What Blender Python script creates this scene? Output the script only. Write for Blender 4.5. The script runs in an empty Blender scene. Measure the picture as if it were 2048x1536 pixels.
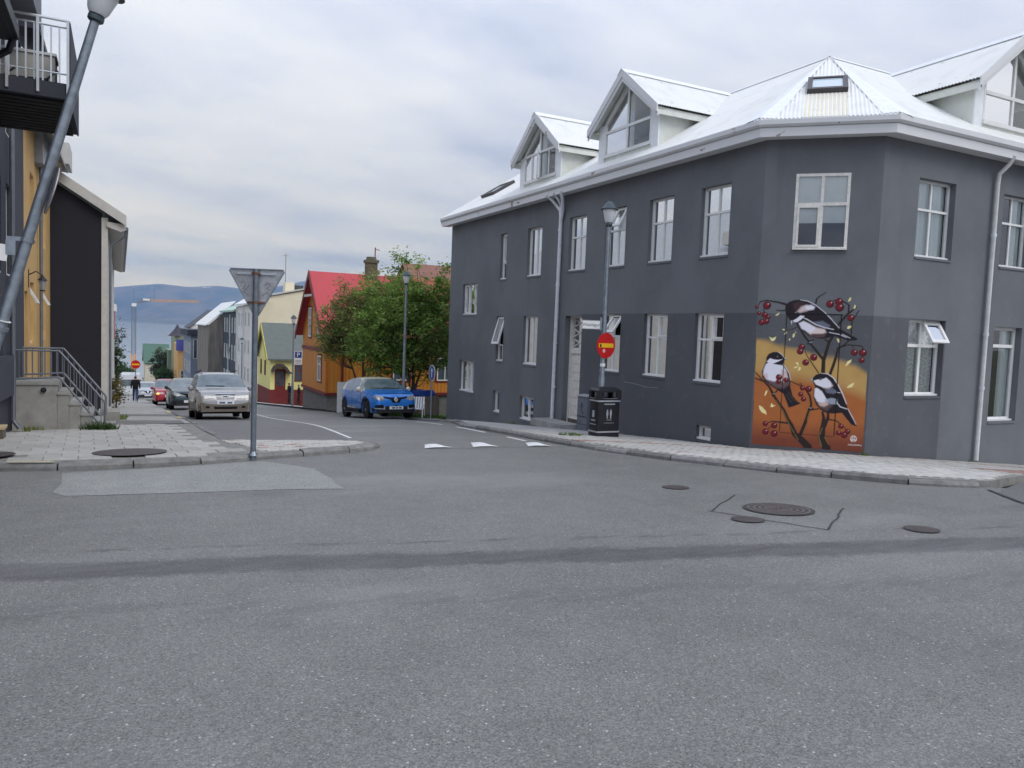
import bpy, bmesh, math, random
import numpy as np
from mathutils import Vector, Matrix
from mathutils.bvhtree import BVHTree
random.seed(7); rng = np.random.default_rng(7)
sc = bpy.context.scene
COL = sc.collection
R_ = math.radians
# ------------------------------------------------------------------ camera
cam = bpy.data.cameras.new('camera'); camo = bpy.data.objects.new('camera', cam); COL.objects.link(camo)
cam.sensor_width = 36; cam.lens = 1540 / 2048 * 36; cam.clip_end = 40000; cam.clip_start = .1
_y, _p, _r = R_(27), R_(3.85), R_(2.18)
_f = Vector((math.sin(_y) * math.cos(_p), math.cos(_y) * math.cos(_p), -math.sin(_p)))
_rt = Vector((math.cos(_y), -math.sin(_y), 0)); _up = _rt.cross(_f)
_r2 = _rt * math.cos(_r) + _up * math.sin(_r); _u2 = -_rt * math.sin(_r) + _up * math.cos(_r)
camo.matrix_world = Matrix(((_r2.x, _u2.x, -_f.x, 0), (_r2.y, _u2.y, -_f.y, 0), (_r2.z, _u2.z, -_f.z, 1.6), (0, 0, 0, 1)))
sc.camera = camo
# ------------------------------------------------------------------ light
SUN_EL, SUN_AZ = R_(48), R_(150)          # azimuth clockwise from the street's direction (+Y): behind the camera, to the right
sd = Vector((math.sin(SUN_AZ) * math.cos(SUN_EL), math.cos(SUN_AZ) * math.cos(SUN_EL), math.sin(SUN_EL)))
sun = bpy.data.lights.new('sun', 'SUN'); suno = bpy.data.objects.new('sun', sun); COL.objects.link(suno)
sun.energy = 1.4; sun.angle = R_(35); sun.color = (1, .97, .92)
suno.rotation_euler = sd.to_track_quat('Z', 'Y').to_euler()
w = bpy.data.worlds.new('World'); sc.world = w; w.use_nodes = True
nt = w.node_tree; nt.nodes.clear()
def N(t, **k):
    n = nt.nodes.new(t)
    for a, b in k.items():
        if a.startswith('i_'): n.inputs[int(a[2:])].default_value = b
        else: setattr(n, a, b)
    return n
def LK(a, b): nt.links.new(a, b)
tc = N('ShaderNodeTexCoord'); sep = N('ShaderNodeSeparateXYZ'); LK(tc.outputs['Generated'], sep.inputs[0])
def MA(op, a, b=None, c=None, clamp=False):
    n = N('ShaderNodeMath', operation=op); n.use_clamp = clamp
    for i, v in enumerate((a, b, c)):
        if v is None: continue
        if isinstance(v, (int, float)): n.inputs[i].default_value = v
        else: LK(v, n.inputs[i])
    return n.outputs[0]
zc = MA('MAXIMUM', sep.outputs[2], 0.0)
den = MA('ADD', zc, .17)
cx_ = MA('DIVIDE', sep.outputs[0], den); cy_ = MA('DIVIDE', sep.outputs[1], den)
cmb = N('ShaderNodeCombineXYZ'); LK(cx_, cmb.inputs[0]); LK(cy_, cmb.inputs[1])
def noise(scale, detail, rough, vec, dist=0.):
    n = N('ShaderNodeTexNoise'); n.inputs['Scale'].default_value = scale; n.inputs['Detail'].default_value = detail
    n.inputs['Roughness'].default_value = rough; n.inputs['Distortion'].default_value = dist
    LK(vec, n.inputs['Vector']); return n.outputs['Fac']
mp = N('ShaderNodeMapping'); LK(cmb.outputs[0], mp.inputs[0]); mp.inputs['Rotation'].default_value = (0, 0, R_(24)); mp.inputs['Scale'].default_value = (.8, 1.15, 1); mp.inputs['Location'].default_value = (.9, .35, 0)
n1 = noise(.5, 5, .5, mp.outputs[0], .5); n2 = noise(2.1, 6, .55, mp.outputs[0], .2)
mixn = MA('ADD', MA('MULTIPLY', n1, .72), MA('MULTIPLY', n2, .28))
cr = N('ShaderNodeValToRGB'); LK(mixn, cr.inputs[0])
e = cr.color_ramp.elements
e[0].position = .40; e[0].color = (.41, .48, .67, 1); e[1].position = .64; e[1].color = (.88, .91, .985, 1)
m1 = cr.color_ramp.elements.new(.46); m1.color = (.575, .64, .825, 1)
m2 = cr.color_ramp.elements.new(.54); m2.color = (.735, .785, .925, 1)
sky = N('ShaderNodeTexSky'); sky.sky_type = 'NISHITA'; sky.sun_disc = False; sky.sun_elevation = SUN_EL; sky.sun_rotation = SUN_AZ
sky.air_density = 1.0; sky.dust_density = 2.0; sky.ozone_density = 1.5
SKY_K = 10.                                # cloud colours are written for a Background strength of 1 / SKY_K
gain = MA('MULTIPLY', MA('ADD', MA('MULTIPLY', zc, 1.25), .66), SKY_K * 1.08)
vm = N('ShaderNodeVectorMath', operation='SCALE'); LK(cr.outputs[0], vm.inputs[0]); LK(gain, vm.inputs['Scale'])
mx = N('ShaderNodeMix', data_type='RGBA'); mx.inputs[0].default_value = .92
LK(sky.outputs[0], mx.inputs[6]); LK(vm.outputs[0], mx.inputs[7])
bg = N('ShaderNodeBackground'); bg.inputs[1].default_value = 1 / SKY_K; LK(mx.outputs[2], bg.inputs[0])
wo = N('ShaderNodeOutputWorld'); LK(bg.outputs[0], wo.inputs[0])
sc.view_settings.view_transform = 'Standard'; sc.view_settings.look = 'None'; sc.view_settings.gamma = 1; sc.view_settings.exposure = .03
sc.view_settings.use_curve_mapping = False
sc.cycles.max_bounces = 6; sc.cycles.transparent_max_bounces = 12; sc.cycles.volume_bounces = 0
sc.cycles.use_denoising = True; sc.cycles.use_adaptive_sampling = True; sc.cycles.adaptive_threshold = .02
# ------------------------------------------------------------------ materials
MT = {}
def lin(c): return tuple(((v / 255 + .055) / 1.055) ** 2.4 if v > 10 else v / 255 / 12.92 for v in c)
def pm(name, col, rough=.6, metal=0., var=.12, scale=4., bump=0., bscale=60., spec=.4, stretch=(1, 1, 1), col2=None, emit=None, rnd=0., coat=0.):
    """principled material; col sRGB 0..255; mottled by two noises; rnd varies each object"""
    if name in MT: return MT[name]
    m = bpy.data.materials.new(name); MT[name] = m; m.use_nodes = True
    t = m.node_tree; b = t.nodes['Principled BSDF']
    b.inputs['Roughness'].default_value = rough; b.inputs['Metallic'].default_value = metal; b.inputs['Specular IOR Level'].default_value = spec
    if coat: b.inputs['Coat Weight'].default_value = coat; b.inputs['Coat Roughness'].default_value = .05
    c = lin(col)
    tcn = t.nodes.new('ShaderNodeTexCoord'); mpn = t.nodes.new('ShaderNodeMapping'); mpn.inputs['Scale'].default_value = stretch
    t.links.new(tcn.outputs['Object'], mpn.inputs[0])
    if var > 0:
        a = t.nodes.new('ShaderNodeTexNoise'); a.inputs['Scale'].default_value = scale; a.inputs['Detail'].default_value = 8; a.inputs['Roughness'].default_value = .62
        t.links.new(mpn.outputs[0], a.inputs[0])
        r = t.nodes.new('ShaderNodeValToRGB'); t.links.new(a.outputs['Fac'], r.inputs[0])
        d = lin(col2) if col2 else tuple(v * (1 - var * 1.6) for v in c)
        l = c if col2 else tuple(min(1, v * (1 + var)) for v in c)
        r.color_ramp.elements[0].position = .3; r.color_ramp.elements[0].color = (*d, 1)
        r.color_ramp.elements[1].position = .7; r.color_ramp.elements[1].color = (*l, 1)
        out = r.outputs[0]
        if rnd:
            oi = t.nodes.new('ShaderNodeObjectInfo'); mr = t.nodes.new('ShaderNodeMapRange'); mr.inputs[3].default_value = 1 - rnd; mr.inputs[4].default_value = 1 + rnd * .6
            t.links.new(oi.outputs['Random'], mr.inputs[0]); v = t.nodes.new('ShaderNodeVectorMath'); v.operation = 'SCALE'
            t.links.new(out, v.inputs[0]); t.links.new(mr.outputs[0], v.inputs['Scale']); out = v.outputs[0]
        t.links.new(out, b.inputs['Base Color'])
        rr = t.nodes.new('ShaderNodeMapRange'); rr.inputs[3].default_value = max(0, rough - .08); rr.inputs[4].default_value = min(1, rough + .1)
        t.links.new(a.outputs['Fac'], rr.inputs[0]); t.links.new(rr.outputs[0], b.inputs['Roughness'])
    else: b.inputs['Base Color'].default_value = (*c, 1)
    if bump:
        n = t.nodes.new('ShaderNodeTexNoise'); n.inputs['Scale'].default_value = bscale; n.inputs['Detail'].default_value = 5
        t.links.new(mpn.outputs[0], n.inputs[0]); bp = t.nodes.new('ShaderNodeBump'); bp.inputs['Strength'].default_value = bump; bp.inputs['Distance'].default_value = .02
        t.links.new(n.outputs['Fac'], bp.inputs['Height']); t.links.new(bp.outputs[0], b.inputs['Normal'])
    if emit: b.inputs['Emission Color'].default_value = (*lin(emit[0]), 1); b.inputs['Emission Strength'].default_value = emit[1]
    return m
class NT:
    """tiny node helper for the few custom materials"""
    def __init__(s, name):
        s.m = bpy.data.materials.new(name); MT[name] = s.m; s.m.use_nodes = True; s.t = s.m.node_tree; s.b = s.t.nodes['Principled BSDF']
        s.tc = s.t.nodes.new('ShaderNodeTexCoord').outputs['Object']; x = s.n('ShaderNodeSeparateXYZ'); s.l(s.tc, x.inputs[0]); s.x, s.y, s.z = x.outputs
    def n(s, t): return s.t.nodes.new(t)
    def l(s, a, b): s.t.links.new(a, b)
    def ma(s, op, a, b=None, clamp=False):
        n = s.n('ShaderNodeMath'); n.operation = op; n.use_clamp = clamp
        for i, v in enumerate((a, b)):
            if v is None: continue
            if isinstance(v, (int, float)): n.inputs[i].default_value = v
            else: s.l(v, n.inputs[i])
        return n.outputs[0]
    def noise(s, scale, det=4, vec=None, rough=.55, st=None):
        n = s.n('ShaderNodeTexNoise'); n.inputs['Scale'].default_value = scale; n.inputs['Detail'].default_value = det; n.inputs['Roughness'].default_value = rough
        v = vec or s.tc
        if st: q = s.n('ShaderNodeMapping'); q.inputs['Scale'].default_value = st; s.l(v, q.inputs[0]); v = q.outputs[0]
        s.l(v, n.inputs[0]); return n.outputs['Fac']
    def step(s, v, a, b):
        r = s.n('ShaderNodeMapRange'); r.interpolation_type = 'SMOOTHSTEP'; r.inputs[1].default_value = a; r.inputs[2].default_value = b; s.l(v, r.inputs[0]); return r.outputs[0]
    def mix(s, f, a, b):
        n = s.n('ShaderNodeMix'); n.data_type = 'RGBA'
        for i, v in ((0, f), (6, a), (7, b)):
            if isinstance(v, (int, float)): n.inputs[i].default_value = v
            elif isinstance(v, tuple): n.inputs[i].default_value = (*v, 1)
            else: s.l(v, n.inputs[i])
        return n.outputs[2]
    def bump(s, h, st, dist=.02):
        b = s.n('ShaderNodeBump'); b.inputs['Strength'].default_value = st; b.inputs['Distance'].default_value = dist; s.l(h, b.inputs['Height']); s.l(b.outputs[0], s.b.inputs['Normal'])
def asphalt(name, base, marks=False):
    g = NT(name); c = lin(base)
    big = g.noise(.35, 5); mid = g.noise(3., 6, st=(1, .6, 1)); fine = g.noise(95, 3, rough=.7); fine2 = g.noise(38, 4, rough=.7)
    k = g.ma('ADD', g.ma('MULTIPLY', big, .45), g.ma('ADD', g.ma('MULTIPLY', mid, .35), g.ma('ADD', g.ma('MULTIPLY', fine, 1.5), g.ma('MULTIPLY', fine2, .8))))
    k = g.ma('MAXIMUM', g.ma('ADD', g.ma('MULTIPLY', k, 1.15), -.72), .2)
    v = g.n('ShaderNodeVectorMath'); v.operation = 'SCALE'; v.inputs[0].default_value = c; g.l(k, v.inputs['Scale']); out = v.outputs[0]
    for sc_, lo_, hi_ in ((125, .68, 1.3), (270, .7, 1.3)):      # single stones of the aggregate
        va = g.n('ShaderNodeTexVoronoi'); va.inputs['Scale'].default_value = sc_; g.l(g.tc, va.inputs[0]); pa = g.n('ShaderNodeSeparateColor'); g.l(va.outputs['Color'], pa.inputs[0])
        mr = g.n('ShaderNodeMapRange'); mr.inputs[3].default_value = lo_; mr.inputs[4].default_value = hi_; g.l(pa.outputs[0], mr.inputs[0]); v = g.n('ShaderNodeVectorMath'); v.operation = 'SCALE'; g.l(out, v.inputs[0]); g.l(mr.outputs[0], v.inputs['Scale']); out = v.outputs[0]
    vo = g.n('ShaderNodeTexVoronoi'); vo.inputs['Scale'].default_value = 34; g.l(g.tc, vo.inputs[0])
    spot = g.step(vo.outputs['Distance'], .26, .14); pick = g.n('ShaderNodeSeparateColor'); g.l(vo.outputs['Color'], pick.inputs[0])
    out = g.mix(g.ma('MULTIPLY', spot, g.step(pick.outputs[0], .74, .97)), out, (.46, .46, .45))
    vo2 = g.n('ShaderNodeTexVoronoi'); vo2.inputs['Scale'].default_value = 60; g.l(g.tc, vo2.inputs[0]); p2 = g.n('ShaderNodeSeparateColor'); g.l(vo2.outputs['Color'], p2.inputs[0])
    out = g.mix(g.ma('MULTIPLY', g.step(vo2.outputs['Distance'], .32, .12), g.ma('MULTIPLY', g.step(p2.outputs[1], .55, 1.), .55)), out, (.38, .38, .39))
    out = g.mix(g.ma('MULTIPLY', g.step(vo2.outputs['Distance'], .35, .15), g.step(p2.outputs[2], .72, 1.)), out, (.02, .021, .024))
    if marks:   # skid mark left across the crossing and old wheel tracks
        ln = g.ma('ADD', g.ma('ADD', g.y, g.ma('MULTIPLY', g.x, .2895)), -6.115)
        ln = g.ma('ADD', g.ma('ADD', ln, g.ma('MULTIPLY', g.ma('SUBTRACT', g.noise(1.1, 4), .5), .3)), g.ma('MULTIPLY', g.ma('SUBTRACT', g.noise(14, 5), .5), .22))
        a = g.ma('ABSOLUTE', ln); rag = g.noise(9., 5, st=(.25, 1, 1))
        band = g.ma('MULTIPLY', g.step(a, .30, .16), g.ma('MULTIPLY', g.step(g.noise(60, 4), .22, .5), g.ma('ADD', g.ma('MULTIPLY', rag, .9), .22)))
        out = g.mix(band, out, (.045, .045, .045))
        l2 = g.ma('ABSOLUTE', g.ma('ADD', ln, -.62)); out = g.mix(g.ma('MULTIPLY', g.step(l2, .06, .01), g.ma('MULTIPLY', g.step(rag, .42, .6), .6)), out, (.055, .055, .055))
        l3 = g.ma('ABSOLUTE', g.ma('ADD', ln, 1.05)); out = g.mix(g.ma('MULTIPLY', g.step(l3, .30, .05), g.ma('MULTIPLY', g.step(rag, .4, .7), .35)), out, (.05, .05, .05))
        stain = g.step(g.noise(.8, 5, st=(1, 1.6, 1)), .6, .76); out = g.mix(g.ma('MULTIPLY', stain, .42), out, (.06, .06, .06)); worn = g.step(g.noise(.45, 4, st=(.5, 1.3, 1)), .5, .72); out = g.mix(g.ma('MULTIPLY', worn, .28), out, (.30, .30, .29))
    g.l(out, g.b.inputs['Base Color']); g.b.inputs['Roughness'].default_value = .62; g.b.inputs['Specular IOR Level'].default_value = .5
    g.bump(g.ma('ADD', fine, g.ma('MULTIPLY', vo2.outputs['Distance'], -.6)), .45, .006)
    return g.m
def glassmat(name, tint=(.93, .96, .96), rough=.0, refl=1.5):
    m = bpy.data.materials.new(name); MT[name] = m; m.use_nodes = True; t = m.node_tree; t.nodes.clear()
    fr = t.nodes.new('ShaderNodeFresnel'); fr.inputs[0].default_value = refl
    tr = t.nodes.new('ShaderNodeBsdfTransparent'); tr.inputs[0].default_value = (*tint, 1)
    gl = t.nodes.new('ShaderNodeBsdfGlossy'); gl.inputs['Roughness'].default_value = rough
    nz = t.nodes.new('ShaderNodeTexNoise'); nz.inputs['Scale'].default_value = 1.3; bp = t.nodes.new('ShaderNodeBump'); bp.inputs['Strength'].default_value = .04; t.links.new(nz.outputs[0], bp.inputs['Height']); t.links.new(bp.outputs[0], gl.inputs['Normal'])
    ml = t.nodes.new('ShaderNodeMath'); ml.operation = 'MULTIPLY_ADD'; ml.inputs[1].default_value = 1.25; ml.inputs[2].default_value = .11; ml.use_clamp = True; t.links.new(fr.outputs[0], ml.inputs[0])
    mx = t.nodes.new('ShaderNodeMixShader'); o = t.nodes.new('ShaderNodeOutputMaterial')
    t.links.new(ml.outputs[0], mx.inputs[0]); t.links.new(tr.outputs[0], mx.inputs[1]); t.links.new(gl.outputs[0], mx.inputs[2]); t.links.new(mx.outputs[0], o.inputs[0]); return m
GLASS = glassmat('window_glass')
def vcol(name, rough=.75, bump=0., trans=0.):
    m = bpy.data.materials.new(name); MT[name] = m; m.use_nodes = True; t = m.node_tree; b = t.nodes['Principled BSDF']
    a = t.nodes.new('ShaderNodeVertexColor'); a.layer_name = 'Col'; b.inputs['Roughness'].default_value = rough; b.inputs['Specular IOR Level'].default_value = .3
    t.links.new(a.outputs[0], b.inputs['Base Color'])
    if trans:
        tl = t.nodes.new('ShaderNodeBsdfTranslucent'); t.links.new(a.outputs[0], tl.inputs[0]); mx = t.nodes.new('ShaderNodeMixShader'); mx.inputs[0].default_value = trans
        t.links.new(b.outputs[0], mx.inputs[1]); t.links.new(tl.outputs[0], mx.inputs[2]); t.links.new(mx.outputs[0], t.nodes['Material Output'].inputs[0])
    if bump:
        n = t.nodes.new('ShaderNodeTexNoise'); n.inputs['Scale'].default_value = 25; n.inputs['Detail'].default_value = 5; tcn = t.nodes.new('ShaderNodeTexCoord'); t.links.new(tcn.outputs['Object'], n.inputs[0])
        bp = t.nodes.new('ShaderNodeBump'); bp.inputs['Strength'].default_value = bump; bp.inputs['Distance'].default_value = .01; t.links.new(n.outputs[0], bp.inputs['Height']); t.links.new(bp.outputs[0], b.inputs['Normal'])
    return m
# ------------------------------------------------------------------ mesh helpers
def V(*a): return Vector(a)
class MB:
    def __init__(s): s.v = []; s.f = []; s.m = []
    def face(s, pts, mi=0):
        i = len(s.v); s.v += [tuple(p) for p in pts]; s.f.append(tuple(range(i, i + len(pts)))); s.m.append(mi); return s
    def box(s, x0, x1, y0, y1, z0, z1, mi=0):
        i = len(s.v); s.v += [(x, y, z) for z in (z0, z1) for y in (y0, y1) for x in (x0, x1)]
        for q in ((0, 2, 3, 1), (4, 5, 7, 6), (0, 1, 5, 4), (2, 6, 7, 3), (0, 4, 6, 2), (1, 3, 7, 5)): s.f.append(tuple(i + k for k in q)); s.m.append(mi)
        return s
    def obox(s, c, a, b, d, mi=0):
        """box about c with half-vectors a b d"""
        c, a, b, d = map(Vector, (c, a, b, d)); i = len(s.v)
        s.v += [tuple(c + a * x + b * y + d * z) for z in (-1, 1) for y in (-1, 1) for x in (-1, 1)]
        for q in ((0, 2, 3, 1), (4, 5, 7, 6), (0, 1, 5, 4), (2, 6, 7, 3), (0, 4, 6, 2), (1, 3, 7, 5)): s.f.append(tuple(i + k for k in q)); s.m.append(mi)
        return s
    def bar(s, p, q, w, h, up=(0, 0, 1), mi=0):
        p, q = Vector(p), Vector(q); d = q - p; u = Vector(up); sd_ = d.cross(u)
        if sd_.length < 1e-6: sd_ = d.cross(Vector((1, 0, 0)))
        sd_.normalize(); u2 = sd_.cross(d).normalized(); return s.obox((p + q) / 2, d / 2, sd_ * w / 2, u2 * h / 2, mi)
    def tube(s, pts, r, n=8, mi=0, cap=True):
        pts = [Vector(p) for p in pts]; rs = r if isinstance(r, (list, tuple)) else [r] * len(pts); base = len(s.v); t0 = None
        for k, p in enumerate(pts):
            d = (pts[min(k + 1, len(pts) - 1)] - pts[max(k - 1, 0)]).normalized()
            if t0 is None: t0 = d.cross(Vector((0, 0, 1)) if abs(d.z) < .9 else Vector((1, 0, 0))).normalized()
            t0 = (t0 - d * t0.dot(d)).normalized(); b = d.cross(t0)
            s.v += [tuple(p + (t0 * math.cos(a) + b * math.sin(a)) * rs[k]) for a in (2 * math.pi * j / n for j in range(n))]
        for k in range(len(pts) - 1):
            for j in range(n):
                a = base + k * n + j; b2 = base + k * n + (j + 1) % n; s.f.append((a, b2, b2 + n, a + n)); s.m.append(mi)
        if cap:
            s.f.append(tuple(base + j for j in range(n))[::-1]); s.m.append(mi); s.f.append(tuple(base + (len(pts) - 1) * n + j for j in range(n))); s.m.append(mi)
        return s
    def lathe(s, prof, c, n=16, ax=(0, 0, 1), mi=0):
        """profile (r, h) along axis ax from c"""
        c = Vector(c); ax = Vector(ax).normalized(); t = ax.cross(Vector((1, 0, 0)) if abs(ax.x) < .9 else Vector((0, 1, 0))).normalized(); b = ax.cross(t); base = len(s.v)
        for r, h in prof: s.v += [tuple(c + ax * h + (t * math.cos(a) + b * math.sin(a)) * r) for a in (2 * math.pi * j / n for j in range(n))]
        for k in range(len(prof) - 1):
            for j in range(n):
                a = base + k * n + j; b2 = base + k * n + (j + 1) % n; s.f.append((a, b2, b2 + n, a + n)); s.m.append(mi)
        for k, fl in ((0, 1), (len(prof) - 1, 0)):
            if prof[k][0] > 1e-4:
                q = tuple(base + k * n + j for j in range(n)); s.f.append(q[::-1] if fl else q); s.m.append(mi)
        return s
    def prism(s, pts, vec, mi=0):
        v = Vector(vec); a = [Vector(p) for p in pts]; i = len(s.v); n = len(a); s.v += [tuple(p) for p in a] + [tuple(p + v) for p in a]
        s.f.append(tuple(range(i, i + n))); s.f.append(tuple(range(i + 2 * n - 1, i + n - 1, -1))); s.m += [mi, mi]
        for k in range(n): s.f.append((i + k, i + (k + 1) % n, i + n + (k + 1) % n, i + n + k)); s.m.append(mi)
        return s
    def build(s, name, mats, parent=None, smooth=False, recalc=True):
        me = bpy.data.meshes.new(name); me.from_pydata(s.v, [], s.f)
        for m in (mats if isinstance(mats, (list, tuple)) else [mats]): me.materials.append(m)
        me.polygons.foreach_set('material_index', s.m)
        if recalc:
            bm = bmesh.new(); bm.from_mesh(me); bmesh.ops.recalc_face_normals(bm, faces=bm.faces); bm.to_mesh(me); bm.free()
        if smooth: me.polygons.foreach_set('use_smooth', [True] * len(me.polygons)); me.set_sharp_from_angle(angle=R_(40))
        return link(name, me, parent)
def link(name, me, parent=None):
    o = bpy.data.objects.new(name, me); COL.objects.link(o)
    if parent is not None:
        o.parent = parent
        if parent.type == 'EMPTY' and parent.get('_w'): o.matrix_parent_inverse = Matrix.Translation(-Vector(parent.location))
    return o
def thing(name, label, cat, loc=(0, 0, 0), rotz=0., group=None, world=True):
    """Empty at the thing's base; with world=True its parts are written in world coordinates"""
    o = bpy.data.objects.new(name, None); COL.objects.link(o); o.location = loc; o.rotation_euler = (0, 0, rotz); o.empty_display_size = .2
    o['label'] = label; o['category'] = cat
    if group: o['group'] = group
    if world: o['_w'] = 1
    return o
def tag(o, label, cat=None, group=None, kind=None):
    o['label'] = label
    if cat: o['category'] = cat
    if group: o['group'] = group
    if kind: o['kind'] = kind
    return o
class Fr:
    """wall frame: u along the wall, v up, n outwards"""
    def __init__(s, o, u, n): s.o = Vector(o); s.u = Vector(u).normalized(); s.n = Vector(n).normalized(); s.z = Vector((0, 0, 1))
    def p(s, u, v, n=0.): return s.o + s.u * u + s.z * v + s.n * n
    def box(s, mb, u0, u1, v0, v1, n0, n1, mi=0):
        return mb.obox(s.p((u0 + u1) / 2, (v0 + v1) / 2, (n0 + n1) / 2), s.u * (u1 - u0) / 2, s.z * (v1 - v0) / 2, s.n * (n1 - n0) / 2, mi)
def wallmesh(mb, fr, u0, u1, v0, v1, holes=(), depth=.14, mi=0, rmi=None):
    depth0 = depth
    us = sorted({u0, u1, *[h[0] for h in holes], *[h[1] for h in holes]}); vs = sorted({v0, v1, *[h[2] for h in holes], *[h[3] for h in holes]})
    us = [x for x in us if u0 <= x <= u1]; vs = [x for x in vs if v0 <= x <= v1]
    for a, b in zip(us, us[1:]):
        for c, d in zip(vs, vs[1:]):
            mu, mv = (a + b) / 2, (c + d) / 2
            if any(h[0] < mu < h[1] and h[2] < mv < h[3] for h in holes): continue
            mb.face([fr.p(a, c), fr.p(b, c), fr.p(b, d), fr.p(a, d)], mi)
    r = mi if rmi is None else rmi
    for hh in holes:
        a, b, c, d = hh[:4]; depth = hh[4] if len(hh) > 4 else depth0
        for (p, q) in (((a, c), (b, c)), ((b, c), (b, d)), ((b, d), (a, d)), ((a, d), (a, c))):
            mb.face([fr.p(*p), fr.p(*q), fr.p(*q, -depth), fr.p(*p, -depth)], r)
def clip_poly(poly, x0, x1, y0, y1):
    def cl(P, f, k, sgn):
        o = []
        for i in range(len(P)):
            a, b = P[i - 1], P[i]; da, db = sgn * (a[k] - f), sgn * (b[k] - f)
            if da >= 0: o.append(a) if not o or o[-1] != a else None
            if da * db < 0: t = da / (da - db); o.append((a[0] + (b[0] - a[0]) * t, a[1] + (b[1] - a[1]) * t))
        return o
    P = list(poly)
    for f, k, sg in ((x0, 0, 1), (x1, 0, -1), (y0, 1, 1), (y1, 1, -1)):
        if len(P) < 3: return []
        P = cl(P, f, k, sg)
    return P if len(P) >= 3 else []
# ------------------------------------------------------------------ terrain
_py = [-60, 0, 5, 9, 11.65, 19.3, 28.2, 55, 100, 180, 260, 400, 700]; _pz = [2.2, 0, -.15, -.36, -.47, -.9, -1.77, -3.95, -7.6, -14, -20, -26, -29]
_t = np.arange(-60, 500, .25); _k = np.exp(-.5 * (np.arange(-16, 17) * .25 / 1.5) ** 2); _k /= _k.sum(); _s = np.convolve(np.pad(np.interp(_t, _py, _pz), 16, mode='edge'), _k, 'valid')
def sst(a, b, x): t = min(max((x - a) / (b - a), 0), 1); return t * t * (3 - 2 * t)
def RZ(x, y):
    s = np.interp(y, [5, 11.65, 19, 25], [0, -.01, -.012, -.012]); xx = min(max(x, -3), 11.2)
    q = -.08 * np.log1p(np.exp(min((x - 11.2) * 1.5, 40))) / 1.5 * (1 - sst(20, 45, y))
    q = max(q, -3.5); e = -sst(8.6, 11.5, x) * np.interp(y, [9, 11.65, 19.3, 28.2], [0, .05, .17, .23])
    return float(np.interp(y, _t, _s) + s * (xx - 2.5) + q + e)
def sheet(name, poly, off, mat, parent=None, res=.5, skirt=0., parts=None):
    mb = MB(); xs = [p[0] for p in poly]; ys = [p[1] for p in poly]; key = {}
    def vid(p):
        k = (round(p[0], 4), round(p[1], 4))
        if k not in key: key[k] = len(mb.v); mb.v.append((p[0], p[1], RZ(*p) + off))
        return key[k]
    x = math.floor(min(xs) / res) * res
    while x < max(xs):
        y = math.floor(min(ys) / res) * res
        while y < max(ys):
            c = clip_poly(poly, x, x + res, y, y + res)
            if c:
                ids = []
                for p in c:
                    i = vid(p)
                    if i not in ids: ids.append(i)
                if len(ids) > 2: mb.f.append(tuple(ids)); mb.m.append(0)
            y += res
        x += res
    if skirt:
        for a, b in zip(poly, poly[1:] + poly[:1]):
            L = math.dist(a, b); k = max(1, int(L / res))
            for i in range(k):
                p = (a[0] + (b[0] - a[0]) * i / k, a[1] + (b[1] - a[1]) * i / k); q = (a[0] + (b[0] - a[0]) * (i + 1) / k, a[1] + (b[1] - a[1]) * (i + 1) / k)
                mb.face([(*p, RZ(*p) + off), (*q, RZ(*q) + off), (*q, RZ(*q) + off - skirt), (*p, RZ(*p) + off - skirt)])
    o = mb.build(name, mat, parent, recalc=False)
    bm = bmesh.new(); bm.from_mesh(o.data)
    for f in bm.faces:
        if f.normal.z < -.2: f.normal_flip()
    bm.to_mesh(o.data); bm.free(); return o
def inside(p, poly):
    c = False
    for i in range(len(poly)):
        a, b = poly[i - 1], poly[i]
        if (a[1] > p[1]) != (b[1] > p[1]) and p[0] < (b[0] - a[0]) * (p[1] - a[1]) / (b[1] - a[1]) + a[0]: c = not c
    return c
def resample(pl, step):
    out = [pl[0]]; acc = 0.
    for a, b in zip(pl, pl[1:]):
        L = math.dist(a, b); t = step - acc
        while t <= L: out.append((a[0] + (b[0] - a[0]) * t / L, a[1] + (b[1] - a[1]) * t / L)); t += step
        acc = L - (t - step)
    return out
def text_part(name, s, size, mat, fr, u, v, n, parent, ext=.001, align='CENTER'):
    cu = bpy.data.curves.new(name, 'FONT'); cu.body = s; cu.size = size; cu.align_x = align; cu.align_y = 'CENTER'; cu.extrude = ext; cu.resolution_u = 3
    t = bpy.data.objects.new(name, cu); COL.objects.link(t); dg = bpy.context.evaluated_depsgraph_get(); me = bpy.data.meshes.new_from_object(t.evaluated_get(dg)); bpy.data.objects.remove(t)
    for vx in me.vertices: vx.co = fr.p(u, v, n) + fr.u * vx.co.x + fr.z * vx.co.y + fr.n * vx.co.z
    me.materials.clear(); me.materials.append(mat); return link(name, me, parent)
# ------------------------------------------------------------------ setting: ground, sea, mountain
ASPH = asphalt('asphalt', (107, 107, 103), True); ASPH_DK = asphalt('asphalt_new', (96, 95, 93)); ASPH_LT = asphalt('asphalt_patch', (132, 133, 129))
CONC = pm('concrete_pavement', (158, 157, 154), .85, var=.16, scale=2.2, bump=.25, bscale=70); CONC_DK = pm('pavement_bed', (136, 134, 129), .9, var=.2, scale=6, bump=.3)
KERB = pm('kerb_concrete', (128, 127, 124), .85, var=.22, scale=7, bump=.35, bscale=45, rnd=.22)
PAVER = pm('paver_concrete', (182, 180, 174), .85, var=.10, scale=9, bump=.2, bscale=90, rnd=.14)
PAVER_R = pm('paver_red', (164, 136, 126), .85, var=.14, scale=9, bump=.2, bscale=90, rnd=.16); FLAG = pm('flagstone_concrete', (176, 173, 167), .85, var=.12, scale=5, bump=.2, bscale=60, rnd=.12)
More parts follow.
